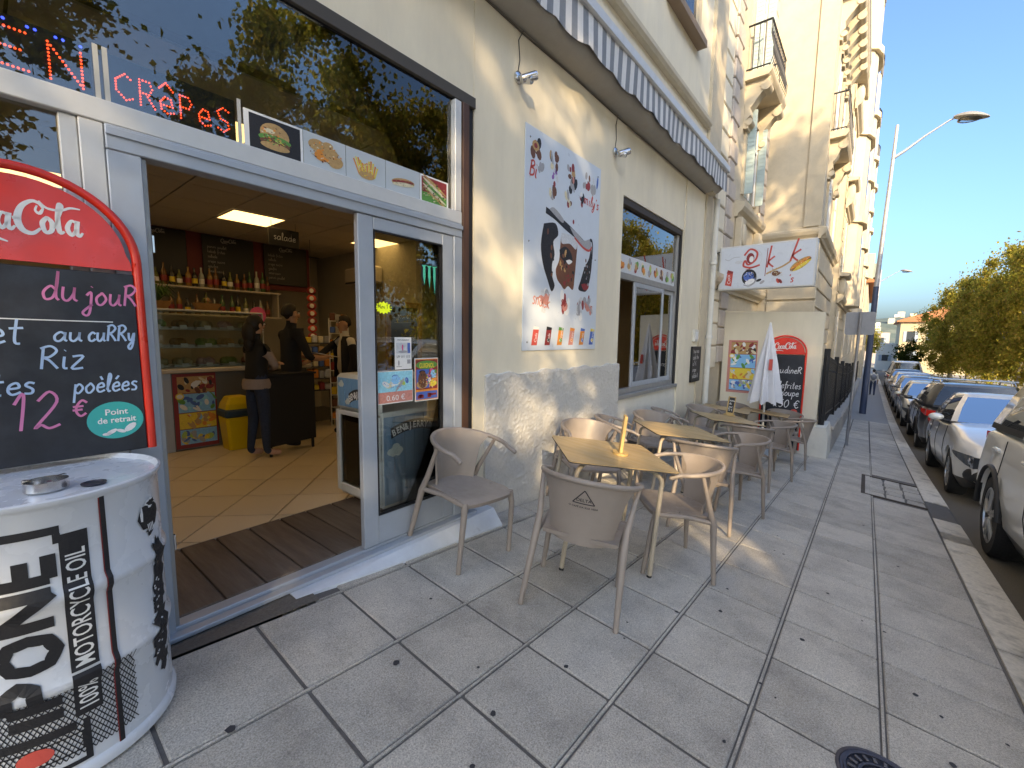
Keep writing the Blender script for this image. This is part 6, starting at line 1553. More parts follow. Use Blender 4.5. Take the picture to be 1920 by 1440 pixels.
# ------------------------------------------------------------------ cars
M_tyre = mat('tyre', (.016, .016, .017), .85, var=.2, vscale=40); M_rim = mat('alloy', (.45, .46, .47), .3, .85); M_plast = mat('black_plastic', (.02, .02, .021), .55)
M_head = mat('headlamp', (.05, .055, .06), .05, .0, coat=1.0); M_bulb = mat('lamp_reflector', (.75, .77, .8), .15, .8); M_tail = mat('tail_lamp', (.42, .015, .012), .15, coat=1.0, emit=(.5, .02, .01), estr=.05)
def make_car(name, L, hw, zroof, belt, paint, wb, rw, foh, label, suv=False, rails=False, tailwrap=.30, xws0=.62, xws1=-.05, xr1=-1.75, xr0=-2.05):
    t = empty(name, label=label, cat='car', group='cars parked along the kerb')
    xf, xr = L / 2, -L / 2; xwf = xf - foh; xwr = xwf - wb; Ra = rw + .055
    hoodf = belt - .24 if not suv else belt - .16
    def sm(a, b, x): t_ = min(1, max(0, (x - a) / (b - a))); return t_ * t_ * (3 - 2 * t_)
    def top(x):
        if x > xws0 - .1: return belt + .03 - (belt + .03 - hoodf) * ((x - xws0 + .1) / (xf - xws0 + .1)) ** 2.0 - .16 * sm(xf - .16, xf, x) ** 1.5
        return belt - .10 * sm(xr + .18, xr, x)
    def bottom(x):
        zb = .20 + .10 * sm(xf - .35, xf, x) + .14 * sm(xr + .35, xr, x)
        for xw in (xwf, xwr):
            d = abs(x - xw)
            if d < Ra: zb = max(zb, rw + math.sqrt(Ra * Ra - d * d))
        return zb
    def wid(x): return hw * (1 - .16 * sm(xf - .55, xf, x) ** 1.6 - .10 * sm(xr + .45, xr, x) ** 1.6)
    N = 110; xs = sorted(set([xr + (xf - xr) * i / N for i in range(N + 1)] + [xw + s * Ra * f for xw in (xwf, xwr) for s in (-1, 1) for f in (1.0, .985, .93)]))
    body = MB(); rings = []
    for x in xs:
        zb, zt, w = bottom(x), top(x), wid(x)
        half = [(.0, zb + .03), (w * .88, zb), (w * .965, max(zb + .003, min(zt - .2, .34))), (w, max(zb + .006, min(zt - .14, .56))), (w * .995, max(zb + .009, min(zt - .10, .72))), (w * .955, max(zb + .012, zt - .055)), (w * .90, zt - .01), (w * .80, zt + .008), (w * .4, zt + .03), (0, zt + .035)]
        rings.append([(x, y, z) for y, z in half] + [(x, -y, z) for y, z in half[-2:0:-1]])
    n = len(rings[0]); body.mi(paint); body.mi(M_plast)
    body.v = [p for r_ in rings for p in r_]
    for i in range(len(rings) - 1):
        for k in range(n):
            body.f.append((i * n + k, (i + 1) * n + k, (i + 1) * n + (k + 1) % n, i * n + (k + 1) % n))
            kk = min(k, n - 1 - k); xm = (xs[i] + xs[i + 1]) / 2
            dark = kk == 0 or (kk == 1 and (suv or True)) or (kk >= 7 and xr0 + .15 < xm < xws0 - .12)
            body.m.append(1 if dark else 0)
    body.f += [tuple(range(n)), tuple((len(rings) - 1) * n + k for k in range(n - 1, -1, -1))]; body.m += [0, 0]
    b = body.build('body', t, 50)
    # cabin
    def ring(v):
        e = v; xF = xws0 + (xws1 - xws0) * e; xR = xr0 + (xr1 - xr0) * e; wy = (hw * .935) + (hw * .69 - hw * .935) * e ** 1.25; z = belt + .0 + (zroof - belt - .03) * (e ** .9)
        xm = (xF + xR) / 2 + .12
        hf = [(xF + .07, 0), (xF + .04, wy * .5), (xF - .04, wy * .91), (xF - .10, wy * .99), (xm + .05, wy * 1.02), (xm - .05, wy * 1.02), (xR + .62, wy * 1.0), (xR + .16, wy * .97), (xR + .03, wy * .84), (xR, wy * .45), (xR - .02, 0)]
        return [(x, y, z) for x, y in hf] + [(x, -y, z) for x, y in hf[-2:0:-1]]
    vs_ = [0, .07, .5, .90, 1.0]; rg_ = [ring(v) for v in vs_]
    top_r = rg_[-1]; cxm = (xws1 + xr1) / 2
    rg_.append([(cxm + (x - cxm) * .93, y * .93, zroof - .008) for x, y, z in top_r]); rg_.append([(cxm + (x - cxm) * .6, y * .6, zroof + .012) for x, y, z in top_r])
    n = len(top_r); cab = MB(); gl = MB(); cab.mi(paint); cab.mi(M_plast)
    kinds = ['g', 'g', 'p', 'g', 'b', 'g', 'p', 'p', 'g', 'g']
    if xr0 + .1 > xr1: kinds[6] = 'p'
    for i in range(len(rg_) - 1):
        for k in range(n):
            kk = k if k < 10 else n - 1 - k
            q = [rg_[i][k], rg_[i + 1][k], rg_[i + 1][(k + 1) % n], rg_[i][(k + 1) % n]]
            if i in (1, 2) and kinds[kk] == 'g': gl.add(q, [(0, 1, 2, 3)], M_carglass)
            elif i in (1, 2) and kinds[kk] == 'b': cab.add(q, [(0, 1, 2, 3)], M_plast)
            else: cab.add(q, [(0, 1, 2, 3)], paint if i > 0 else M_plast)
    cab.add(rg_[-1], [tuple(range(n - 1, -1, -1))], paint)
    for M_ in (cab, gl):     # weld doubles
        seen = {}; mp = []; nv = []
        for p in M_.v:
            key = tuple(round(c, 5) for c in p)
            if key not in seen: seen[key] = len(nv); nv.append(p)
            mp.append(seen[key])
        M_.v = nv; M_.f = [tuple(mp[i] for i in f) for f in M_.f]
    cab.build('cabin', t, 35); gl.build('window_glass', t, 35)
    mb = MB(); mb.ellipsoid((.0, .36, belt - .0), (.09, .22, .30), M_plast, 10, 6); mb.ellipsoid((.0, -.36, belt), (.09, .22, .30), M_plast, 10, 6); mb.ellipsoid((-.05, .36, belt + .28), (.06, .13, .10), M_plast, 8, 6); mb.ellipsoid((-.05, -.36, belt + .28), (.06, .13, .10), M_plast, 8, 6)
    mb.ellipsoid((xws1 + .05, 0, zroof - .14), (.02, .11, .035), M_plast, 8, 6); mb.build('front_seats', t, 50)
    # wheels
    for xw in (xwf, xwr):
        for s in (-1, 1):
            yo = s * (hw - .015); Mx = Matrix.Rotation(R(-90 * s), 3, 'X')
            o_ = MB(); o_.lathe([(rw * .66, -.20), (rw * .93, -.20), (rw * .99, -.17), (rw, -.10), (rw * .99, -.03), (rw * .93, .0), (rw * .70, .002), (rw * .66, -.015)], M_tyre, 32, (0, 0, 0), Mx)
            w_ = o_.build('wheel', t, 40, (xw, yo, rw))
            rim = MB(); rim.lathe([(rw * .69, -.10), (rw * .69, -.004), (rw * .64, -.002), (rw * .62, -.05), (rw * .61, -.10)], M_rim, 32, (0, 0, 0), Mx)
            rim.lathe([(.001, -.075), (rw * .63, -.085)], M_plast, 24, (0, 0, 0), Mx)
            for q in range(5):
                a = 6.283 * q / 5 + .3
                for da in (-.16, .16):
                    p0 = Mx @ Vector((rw * .12 * math.cos(a), rw * .12 * math.sin(a), -.018)); p1 = Mx @ Vector((rw * .64 * math.cos(a + da), rw * .64 * math.sin(a + da), -.022)); rim.tube([p0, p1], [rw * .085, rw * .06], M_rim, 6, flat=.5)
            rim.lathe([(rw * .17, -.05), (rw * .16, -.012), (.001, -.008)], M_rim, 16, (0, 0, 0), Mx)
            rim.build('rim', w_, 40)
    if suv:
        for xw in (xwf, xwr):
            for s in (-1, 1):
                mb = MB(); arc_ = [(xw + (Ra + .02) * math.cos(a), s * (wid(xw + (Ra + .02) * math.cos(a)) * .998 + .004), rw + (Ra + .02) * math.sin(a)) for a in [R(4 + 172 * k / 20) for k in range(21)]]
                mb.tube(arc_, .022, M_plast, 6, flat=.6); mb.build('arch_trim', t, 50)
    # lamps, grille, plates
    for s in (-1, 1):
        def lampstrip(x0, x1, front, ztop, zbot, m, nm):
            """a lens that hugs the corner of the body from x0 to the end x1, then turns across the end face"""
            mb = MB(); up_, lo = [], []
            e = .012 if x1 > x0 else -.012
            for k in range(13):
                u = k / 12; x = x0 + (x1 - x0) * u; y = wid(x) * (.985 if ztop(u) > top(x) - .09 else 1.0) + .010
                up_.append((x + (e if k == 12 else 0), s * y, ztop(u))); lo.append((x + (e if k == 12 else 0), s * y, zbot(u)))
            yE = wid(x1)
            for k in range(1, 6):
                u = 1 + k / 5; y = yE * (1 - (1 - front) * k / 5); up_.append((x1 + e, s * y, ztop(u))); lo.append((x1 + e, s * y, zbot(u)))
            n = len(up_); mb.add(up_ + lo, [(i, i + 1, n + i + 1, n + i) for i in range(n - 1)], m)
            inn = [(x - e * 2.2, y * .96, z - .004) for x, y, z in up_]; mb.add(up_ + inn, [(i, i + 1, n + i + 1, n + i) for i in range(n - 1)], m)
            inn = [(x - e * 2.2, y * .96, z + .004) for x, y, z in lo]; mb.add(lo + inn, [(i, i + 1, n + i + 1, n + i) for i in range(n - 1)], m)
            return mb.build(nm, t, 40)
        zh = hoodf - .13; wx = wid(xf - .15)
        hl = lampstrip(xf - .44, xf, .50, lambda u: zh + .085 - .03 * u, lambda u: zh + .055 - .15 * min(1, u * 1.25) + .05 * max(0, u - 1), M_head, 'headlight')
        mb = MB(); mb.ellipsoid((xf - .10, s * (wid(xf - .10) + .002), zh - .005), (.055, .016, .036), M_bulb, 12, 8); mb.ellipsoid((xf + .006, s * wid(xf) * .80, zh - .01), (.012, .06, .034), M_bulb, 12, 8); mb.build('reflector', hl, 50)
        zt_ = belt - .13
        lampstrip(xr + tailwrap, xr, .62, lambda u: zt_ + .085 - .02 * u, lambda u: zt_ + .02 - .09 * min(1, u * 1.4), M_tail, 'tail_light')
        mb = MB(); mx_ = xws0 - .28; mb.ellipsoid((mx_, s * (hw + .085), belt + .085), (.06, .095, .058), paint, 14, 10); mb.tube([(mx_ + .02, s * hw * .86, belt + .03), (mx_, s * (hw + .06), belt + .05)], .02, M_plast, 6); mb.build('mirror', t, 50)
        for hx in (xws0 - 1.15, xws0 - 2.05):
            MB().cbox((hx - .09, s * hw * .985 - .012, belt - .165), (hx + .09, s * hw * .985 + .022, belt - .135), paint, .01).build('door_handle', t)
        for sx_ in (xws0 - .05, xws0 - 1.0, xwr + Ra * .55):
            w = wid(sx_); zt = top(sx_); mb = MB(); ps = [(sx_ - (.02 if sx_ < xwr + 1 else 0), s * (w * .967 + .0015), .36), (sx_, s * (w + .0015), .56), (sx_, s * (w * .996 + .001), .72), (sx_, s * (w * .957 + .001), zt - .056)]
            if sx_ < xwr + Ra: ps = ps[2:]
            mb.tube(ps, .0035, M_plast, 4); mb.build('door_seam', t)
    mb = MB(); mb.cbox((xf - .10, -.40, hoodf - .22), (xf + .006, .40, hoodf - .13), M_plast, .02); mb.build('grille', t)
    mb = MB(); mb.cbox((xf - .16, -.62, .34), (xf + .004, .62, .50), M_plast, .04); mb.build('air_intake', t)
    for s in (-1, 1):
        mb = MB(); mb.ellipsoid((xf - .12, s * wid(xf - .12) * .80, .40), (.17, .20, .13), M_plast, 14, 10); mb.build('fog_lamp_recess', t, 50)
    MB().cbox((xf - .02, -.26, .50), (xf + .014, .26, .60), M_white, .004).build('number_plate', t); MB().cbox((xr - .012, -.26, .62), (xr + .02, .26, .73), M_white, .004).build('number_plate', t)
    MB().cbox((xr - .02, -hw * .8, .36), (xr + .10, hw * .8, .58), M_plast if suv else paint, .03).build('rear_bumper', t)
    if rails:
        for s in (-1, 1):
            mb = MB(); mb.tube([(xws1 - .15, s * hw * .64, zroof - .01), (xws1 - .3, s * hw * .64, zroof + .055), (xr1 + .35, s * hw * .64, zroof + .055), (xr1 + .2, s * hw * .64, zroof - .01)], .014, M_chrome, 8); mb.build('roof_rail', t, 40)
        for xb in (-.4, -1.2): MB().cbox((xb - .03, -hw * .78, zroof + .065), (xb + .03, hw * .78, zroof + .10), M_chrome, .01).build('roof_bar', t)
    return t
def park(t, x, y, back=True, CAR_SCALE=1.2):
    zc = (road_z(x + 1.3, y) + road_z(x - 1.3, y)) / 2; sl = math.atan2(road_z(x + 1.3, y) - road_z(x - 1.3, y), 2.6)
    t.matrix_world = Matrix.Translation((x, y, zc)) @ Matrix.Rotation(-sl, 4, 'Y') @ Matrix.Rotation(math.pi if back else 0, 4, 'Z') @ Matrix.Scale(CAR_SCALE, 4)
def paint(name, c, metal=0.0): return mat('paint_' + name, c, .3, metal, coat=1.0)
suv = dict(suv=True, zroof=1.66, belt=1.06, rw=.345, foh=.90, wb=2.68)
c = make_car('parked_car', 4.49, .92, paint=paint('white', (.86, .85, .80)), label='white SUV nearest the camera, cut off at the right edge', tailwrap=.12, xws0=.72, xws1=.02, xr1=-1.93, xr0=-2.21, **suv); park(c, 5.22, -2.34, True, 1.3)
c = make_car('parked_car', 4.26, .895, 1.47, .97, paint('silver', (.78, .76, .71), .15), 2.63, .318, .88, 'silver beige hatchback with blue sky in its windscreen, second in the row', xws0=.70, xws1=-.10, xr1=-1.62, xr0=-1.98); park(c, 12.10, -2.27)
c = make_car('parked_car', 4.45, .91, paint=paint('grey', (.105, .10, .095), .4), label='dark grey estate with red tail lights and roof bars, third in the row', rails=True, xws0=.72, xws1=.0, xr1=-1.98, xr0=-2.19, **{**suv, 'zroof': 1.62}); park(c, 18.9, -2.30, False)
c = make_car('parked_car', 4.1, .88, 1.48, .97, paint('beige', (.68, .64, .52), .2), 2.55, .31, .85, 'pale cream hatchback with dark mirrors, fourth in the row', xws0=.65, xws1=-.05, xr1=-1.55, xr0=-1.9); park(c, 24.7, -2.2)
c = make_car('parked_car', 4.2, .88, 1.50, .98, paint('slate', (.20, .21, .22), .5), 2.58, .31, .86, 'grey hatchback with pale blue roof shine, fifth in the row', xws0=.65, xws1=-.05, xr1=-1.6, xr0=-1.95); park(c, 30.3, -2.2)
c = make_car('parked_car', 4.1, .88, 1.49, .97, paint('pearl', (.6, .58, .53), .4), 2.55, .31, .85, 'pearl grey hatchback, sixth in the row', xws0=.65, xws1=-.05, xr1=-1.55, xr0=-1.9); park(c, 36, -2.2)
c = make_car('parked_car', 4.2, .88, 1.50, .98, paint('black', (.03, .03, .033), .2), 2.58, .31, .86, 'dark hatchback, farthest car before the white van', xws0=.65, xws1=-.05, xr1=-1.6, xr0=-1.95); park(c, 41.6, -2.2)
c = make_car('parked_van', 4.9, .95, 1.95, 1.10, paint('vanwhite', (.62, .62, .60)), 2.9, .33, .9, 'white van at the far end of the parked row', xws0=1.0, xws1=.35, xr1=-2.25, xr0=-2.4); park(c, 48.5, -2.3, False)
# ------------------------------------------------------------------ people
def person(loc, rotz, H, J, mats, label, hair, extra=None):
    """J: joints (x forward, y left, z up, radius) for a 1.75 m figure; bones carry the material names"""
    s = H / 1.75
    t = empty('person', loc, label=label, cat='person', rot=(0, 0, rotz)); t.scale = (s, s, s)
    names = list(J); idx = {n: i for i, n in enumerate(names)}
    bones = [('pelvis', 'spine', 'top'), ('spine', 'chest', 'top'), ('chest', 'neck', 'top'), ('neck', 'jaw', 'skin'), ('jaw', 'head', 'skin'), ('head', 'crown', 'skin')]
    for a in 'LR':
        bones += [('chest', 'sh' + a, 'top'), ('sh' + a, 'el' + a, 'sleeve'), ('el' + a, 'wr' + a, 'fore'), ('wr' + a, 'pa' + a, 'skin'), ('pelvis', 'hip' + a, 'legs'), ('hip' + a, 'kn' + a, 'legs'), ('kn' + a, 'an' + a, 'shin'), ('an' + a, 'toe' + a, 'shoe')]
    # fingers: five short chains rooted in the palm
    for a in 'LR':
        wr = Vector(J['wr' + a][:3]); pa = Vector(J['pa' + a][:3]); d = (pa - wr).normalized(); side = d.cross(Vector((0, 0, 1)))
        if side.length < .1: side = Vector((1, 0, 0))
        side.normalize(); up_ = side.cross(d)
        for f, (o_, ln) in enumerate(((-.03, .06), (-.012, .075), (.006, .078), (.024, .07), (.038, .045))):
            root = pa + side * o_ * .8; k1 = root + d * ln * .6 - up_ * .008; k2 = root + d * ln - up_ * .03
            if f == 4: root = wr.lerp(pa, .5) + side * .02; k1 = root + side * .03 + d * .03; k2 = k1 + d * .03
            for q, p in enumerate((k1, k2)):
                nm = 'f%s%d%d' % (a, f, q); J[nm] = (*p, .011 - .002 * q); names.append(nm); idx[nm] = len(names) - 1
            bones += [('pa' + a, 'f%s%d0' % (a, f), 'skin'), ('f%s%d0' % (a, f), 'f%s%d1' % (a, f), 'skin')]
    me = bpy.data.meshes.new('skeleton'); me.from_pydata([J[n][:3] for n in names], [(idx[a], idx[b]) for a, b, _ in bones], [])
    ob = bpy.data.objects.new('skeleton', me); COL.objects.link(ob)
    sk = ob.modifiers.new('skin', 'SKIN'); sk.use_smooth_shade = True; sk.branch_smoothing = .4
    sv = me.skin_vertices[0].data
    for i, n in enumerate(names):
        r_ = J[n][3]; sv[i].radius = (r_, r_ * (J[n][4] if len(J[n]) > 4 else 1.0)); sv[i].use_root = (i == 0)
    ob.modifiers.new('sub', 'SUBSURF').levels = 2
    dg = bpy.context.evaluated_depsgraph_get(); dg.update()
    out = bpy.data.meshes.new_from_object(ob.evaluated_get(dg)); bpy.data.objects.remove(ob); bpy.data.meshes.remove(me)
    keys = sorted(set(b[2] for b in bones)); out.materials.clear()
    for k in keys: out.materials.append(mats[k])
    segs = [(Vector(J[a][:3]), Vector(J[b][:3]), (J[a][3] + J[b][3]) / 2, keys.index(m)) for a, b, m in bones]
    for p in out.polygons:
        c = p.center; best = None
        for a, b, r_, m in segs:
            ab = b - a; u = max(0, min(1, (c - a).dot(ab) / ab.length_squared)); d = ((a + ab * u) - c).length / r_
            if best is None or d < best[0]: best = (d, m)
        p.material_index = best[1]; p.use_smooth = True
    out.name = 'body'; link('body', out, t)
    hd = Vector(J['head'][:3]); jw = Vector(J['jaw'][:3]); fw = Vector(J.get('face', (1, 0, 0))[:3]).normalized() if 'face' in J else Vector((1, 0, 0))
    return t
def std(**kw):
    J = dict(pelvis=(0, 0, .97, .135, .95), spine=(0, 0, 1.12, .125, .95), chest=(.0, 0, 1.33, .14, .95), neck=(.0, 0, 1.49, .055), jaw=(.035, 0, 1.575, .062), head=(.02, 0, 1.655, .088), crown=(.005, 0, 1.715, .07),
             hipL=(0, .095, .93, .092), hipR=(0, -.095, .93, .092), knL=(.02, .10, .50, .062), knR=(.02, -.10, .50, .062), anL=(-.02, .11, .09, .043), anR=(-.02, -.11, .09, .043), toeL=(.15, .13, .045, .04), toeR=(.15, -.13, .045, .04),
             shL=(0, .185, 1.42, .066), shR=(0, -.185, 1.42, .066), elL=(.0, .24, 1.13, .048), elR=(.0, -.24, 1.13, .048), wrL=(.08, .23, .90, .031), wrR=(.08, -.23, .90, .031), paL=(.11, .22, .83, .036), paR=(.11, -.22, .83, .036))
    J.update(kw); return J
SK = mat('skin', (.46, .26, .17), .55); BLK = mat('black_cloth', (.012, .012, .014), .9); JEAN = mat('jeans', (.02, .035, .075), .9, var=.2, vscale=30); TAUPE = mat('taupe_knit', (.30, .24, .22), .9, var=.1, vscale=60); WSHIRT = mat('white_shirt', (.62, .60, .56), .85)
HAIR = mat('dark_hair', (.012, .009, .008), .6); PINKS = mat('pink_trainers', (.55, .34, .28), .7); GREYS = mat('grey_shoes', (.15, .15, .16), .7)
def head_bits(t, hd, hair, bun=False, glasses=False, yaw=0.0):
    Mz = Matrix.Rotation(yaw, 3, 'Z'); hd = Vector(hd)
    mb = MB(); N, K = 18, 12; vs = []
    for i in range(K + 1):
        ph = -math.pi / 2 + math.pi * i / K
        for j in range(N):
            a = 2 * math.pi * j / N; x, y, z = math.cos(ph) * math.cos(a), math.cos(ph) * math.sin(a), math.sin(ph)
            lim = (.2 if hair == 'short' else -.6) if x > -.1 else (-.35 if hair == 'short' else -1.2)
            r_ = 1.0 if z > lim + .5 * max(0, x) else .80
            p = Mz @ Vector((.103 * x * r_ - .012, .088 * y * r_, .118 * z * r_ + .012)); vs.append(p + hd)
    mb.add(vs, [(i * N + j, i * N + (j + 1) % N, (i + 1) * N + (j + 1) % N, (i + 1) * N + j) for i in range(K) for j in range(N)], HAIR)
    if bun: mb.ellipsoid(hd + Mz @ Vector((-.09, 0, -.10)), (.07, .085, .14), HAIR, 12, 8); mb.ellipsoid(hd + Mz @ Vector((-.10, 0, -.22)), (.05, .06, .10), HAIR, 10, 8)
    mb.build('hair', t, 60)
    MB().ellipsoid(hd + Mz @ Vector((.098, 0, -.02)), (.022, .015, .028), SK, 10, 8).build('nose', t, 60)
    for s in (-1, 1): MB().ellipsoid(hd + Mz @ Vector((.0, s * .088, -.015)), (.022, .01, .032), SK, 8, 6).build('ear', t, 60)
    mb = MB()
    for s in (-1, 1):
        mb.ellipsoid(hd + Mz @ Vector((.085, s * .034, .012)), (.008, .014, .008), C['white'], 8, 6); mb.ellipsoid(hd + Mz @ Vector((.091, s * .034, .012)), (.004, .006, .006), HAIR, 8, 6); mb.tube([hd + Mz @ Vector((.088, s * .018, .034)), hd + Mz @ Vector((.082, s * .055, .034))], .005, HAIR, 5)
    mb.ellipsoid(hd + Mz @ Vector((.083, 0, -.062)), (.008, .024, .006), mat('lips', (.35, .12, .1), .5), 10, 6)
    if glasses:
        for s in (-1, 1): mb.tube([hd + Mz @ Vector((.10, s * .036 + .024 * math.cos(a), .010 + .018 * math.sin(a))) for a in [k * .7 for k in range(10)]], .002, HAIR, 4)
    mb.build('face', t, 60)
FZ = .172
# woman with folded arms
t = person((1.98, 5.32, FZ), R(14), 1.60, std(shL=(0, .165, 1.40, .06), shR=(0, -.165, 1.40, .06), elL=(.08, .24, 1.15, .045), elR=(.08, -.25, 1.16, .045), wrL=(.25, -.02, 1.16, .031), wrR=(.24, .04, 1.10, .031), paL=(.24, -.10, 1.18, .032), paR=(.22, .11, 1.13, .032),
      pelvis=(-.02, 0, .97, .145, .9), knL=(.0, .09, .5, .066), knR=(.03, -.08, .5, .066), anL=(-.06, .10, .09, .042), anR=(.02, -.10, .09, .042), toeL=(.12, .12, .045, .042), toeR=(.20, -.12, .045, .042)),
      dict(top=BLK, sleeve=TAUPE, fore=TAUPE, skin=SK, legs=JEAN, shin=JEAN, shoe=PINKS), 'woman in black vest and jeans with folded arms and dark tied hair', 'long')
head_bits(t, (.02, 0, 1.655), 'long', True, True)
mb = MB(); mb.lathe([(.155, .88), (.162, .93), (.150, 1.0)], TAUPE, 20); mb.build('shirt_hem', t, 50)
# man in black handing papers
t = person((2.50, 5.62, FZ), R(4), 1.76, std(elR=(.10, -.25, 1.12, .05), wrR=(.33, -.16, 1.10, .034), paR=(.41, -.12, 1.12, .036), elL=(.12, .24, 1.14, .05), wrL=(.36, .10, 1.12, .034), paL=(.44, .05, 1.13, .036), anR=(-.16, -.10, .09, .046), toeR=(.02, -.12, .045, .044), anL=(.18, .12, .09, .046), toeL=(.36, .14, .045, .044), knL=(.12, .1, .5, .066), knR=(-.06, -.1, .5, .066)),
      dict(top=BLK, sleeve=BLK, fore=SK, skin=SK, legs=BLK, shin=BLK, shoe=BLK), 'man in black T-shirt handing papers across the counter', 'short')
head_bits(t, (.02, 0, 1.655), 'short')
mb = MB(); mb.obox((2.95, 5.64, 1.32), (.14, -.02, -.03), (.01, .10, .0), (0, 0, .004), C['white']); mb.build('papers', label='white papers held out between the two men', cat='papers')
# man in dark jacket and white shirt
t = person((3.30, 5.72, FZ), R(176), 1.66, std(elR=(.22, -.22, 1.24, .05), wrR=(.46, -.12, 1.12, .034), paR=(.54, -.09, 1.10, .036)), dict(top=WSHIRT, sleeve=BLK, fore=BLK, skin=SK, legs=BLK, shin=BLK, shoe=BLK), 'man in dark jacket and white shirt reaching for the papers', 'short')
head_bits(t, (.02, 0, 1.655), 'short')
mb = MB()
for s in (-1, 1):
    rings = []
    for z, r_ in ((.86, .172), (1.05, .168), (1.25, .176), (1.40, .168), (1.47, .10)):
        rings.append([(r_ * math.cos(a) * .95, s * r_ * 1.12 * math.sin(a), z) for a in [R(38) + R(142) * k / 12 for k in range(13)]])
    mb.loft(rings if s > 0 else [r_[::-1] for r_ in rings], BLK, False, False)
mb.build('jacket', t, 60)
# walker far down the street
t = person((37, -.32, walk(37, -.32)), R(0), 1.70, std(anR=(-.22, -.1, .12, .046), toeR=(-.05, -.1, .05, .044), knR=(-.06, -.1, .52, .066), anL=(.16, .1, .09, .046), toeL=(.33, .1, .045, .044), knL=(.12, .1, .5, .066)), dict(top=WSHIRT, sleeve=WSHIRT, fore=SK, skin=SK, legs=JEAN, shin=JEAN, shoe=BLK), 'person in pale top and dark trousers walking away with a bag', 'short')
head_bits(t, (.02, 0, 1.655), 'short')
mb = MB(); mb.ellipsoid((-.17, 0, 1.25), (.09, .15, .2), mat('grey_bag', (.2, .22, .26), .8), 12, 8); mb.build('rucksack', t, 50)

# ------------------------------------------------------------------ inside the cafe
def thing(name, loc, label, cat, group=None, rot=None): return empty(name, loc, label, cat, group, rot=rot)
M_counter = mat('counter_front', (.13, .13, .125), .5); M_ctop = mat('counter_top', (.52, .47, .40), .35)
ct = thing('serving_counter', (2.1, 6.6, .172), 'grey serving counter with pale top inside the door', 'counter')
MB().cbox((-1.0, -.30, .0), (.92, .45, .94), M_counter, .01).build('front', ct); MB().cbox((-1.04, -.36, .94), (.96, .5, .99), M_ctop, .008).build('worktop', ct); MB().cbox((-.9, -.305, .0), (-.68, -.301, .94), M_alu).build('end_panel', ct)
mb = MB(); mb.box((1.43, 6.292, .20), (1.87, 6.296, 1.10), C['dred']); P = Plane((1.43, 6.292, .20), (.44, 0, 0), (0, 0, .90), (0, -1, 0)); icecream(mb, P, 2); mb.build('ice_cream_poster', label='red ice cream poster on the counter front inside', cat='poster')
dc = thing('display_case', (1.85, 6.55, 1.163), 'glass display case of snacks on the counter', 'display case')
for z in (.0, .24, .46): MB().cbox((-.62, -.2, z), (.62, .25, z + .012), M_alu_pale if z else M_ctop, .003).build('shelf', dc)
MB().box((-.62, -.215, 0), (.62, -.211, .68), M_glass_clear).build('front_glass', dc); MB().cbox((-.62, -.22, .68), (.62, .25, .70), M_alu_pale, .004).build('top', dc)
for x in (-.62, .61): MB().cbox((x, -.22, 0), (x + .012, .25, .68), M_alu_pale, .002).build('side', dc)
rg = random.Random(12)
M_food = [mat('food_%d' % k, c_, .6, var=.3, vscale=60) for k, c_ in enumerate(((.42, .24, .09), (.2, .3, .08), (.38, .12, .07), (.5, .4, .22), (.16, .09, .05), (.5, .32, .3)))]
fn = ['brown', 'green', 'reddish', 'pale', 'dark', 'pinkish']
for lv, z in enumerate((.015, .255, .475)):
    for k in range(5):
        x = -.5 + k * .25; i = rg.randrange(6); tr_ = thing('food_tray', (1.85 + x, 6.56, 1.163 + z), '%s food tray, %s from the left on the %s shelf of the case' % (fn[i], ORD[k], ('bottom', 'middle', 'top')[lv]), 'food tray', 'trays in the display case')
        MB().cbox((-.11, -.14, 0), (.11, .14, .02), M_alu_pale, .004).build('tray', tr_)
        mb = MB()
        for q in range(6): mb.ellipsoid((rg.uniform(-.07, .07), rg.uniform(-.1, .1), .05), (.055, .05, .055), M_food[i], 8, 6)
        mb.build('food', tr_, 60)
        MB().obox((0, -.165, .015), (.035, 0, 0), (0, .012, .025), (0, -.001, .0), C['white']).build('price_card', tr_)
# shelves of bottles on the back wall, chalk menus
bw = thing('bottle_shelf', (2.3, 7.45, 2.20), 'long wall shelf for bottles behind the counter', 'shelf')
MB().cbox((-.95, -.12, 0), (.85, .12, .025), M_ctop, .004).build('upper_board', bw); MB().cbox((-.95, -.12, -.38), (.85, .12, -.355), M_ctop, .004).build('lower_board', bw)
for x in (-.9, .8): MB().cbox((x, -.10, -.355), (x + .02, .12, 0), M_ctop).build('bracket', bw)
bc = [('green', (.05, .12, .04)), ('brown', (.14, .06, .02)), ('clear', (.4, .42, .38)), ('amber', (.3, .16, .04)), ('dark', (.03, .03, .03)), ('olive', (.14, .15, .04))]
bmesh_ = {}
for row, (z, n) in enumerate(((2.225, 19), (1.845, 16))):
    for k in range(n):
        nm, c_ = bc[rg.randrange(6)]; mm = mat('bottle_' + nm, c_, .12, spec=.7)
        if nm not in bmesh_:
            mb = MB(); mb.lathe([(.03, 0), (.034, .005), (.034, .15), (.028, .18), (.013, .21), (.012, .26), (.014, .262), (.014, .275)], mm, 12); b1 = mb.mesh('bottle', 40)
            mb = MB(); mb.lathe([(.0348, .05), (.0348, .12)], C[rg.choice(['cream', 'white', 'dred', 'yellow'])], 12); b2 = mb.mesh('label', 40); bmesh_[nm] = (b1, b2)
        b = link('bottle', bmesh_[nm][0], None, (1.42 + k * (1.66 / n) + rg.uniform(-.01, .01), 7.42 + rg.uniform(-.03, .03), z), None, '%s glass bottle, %s from the left on the %s bottle shelf' % (nm, ORD[k], ('upper', 'lower')[row]), 'bottle', 'bottles behind the counter')
        b.scale = (1, 1, rg.uniform(.8, 1.15)); link('paper_label', bmesh_[nm][1], b)
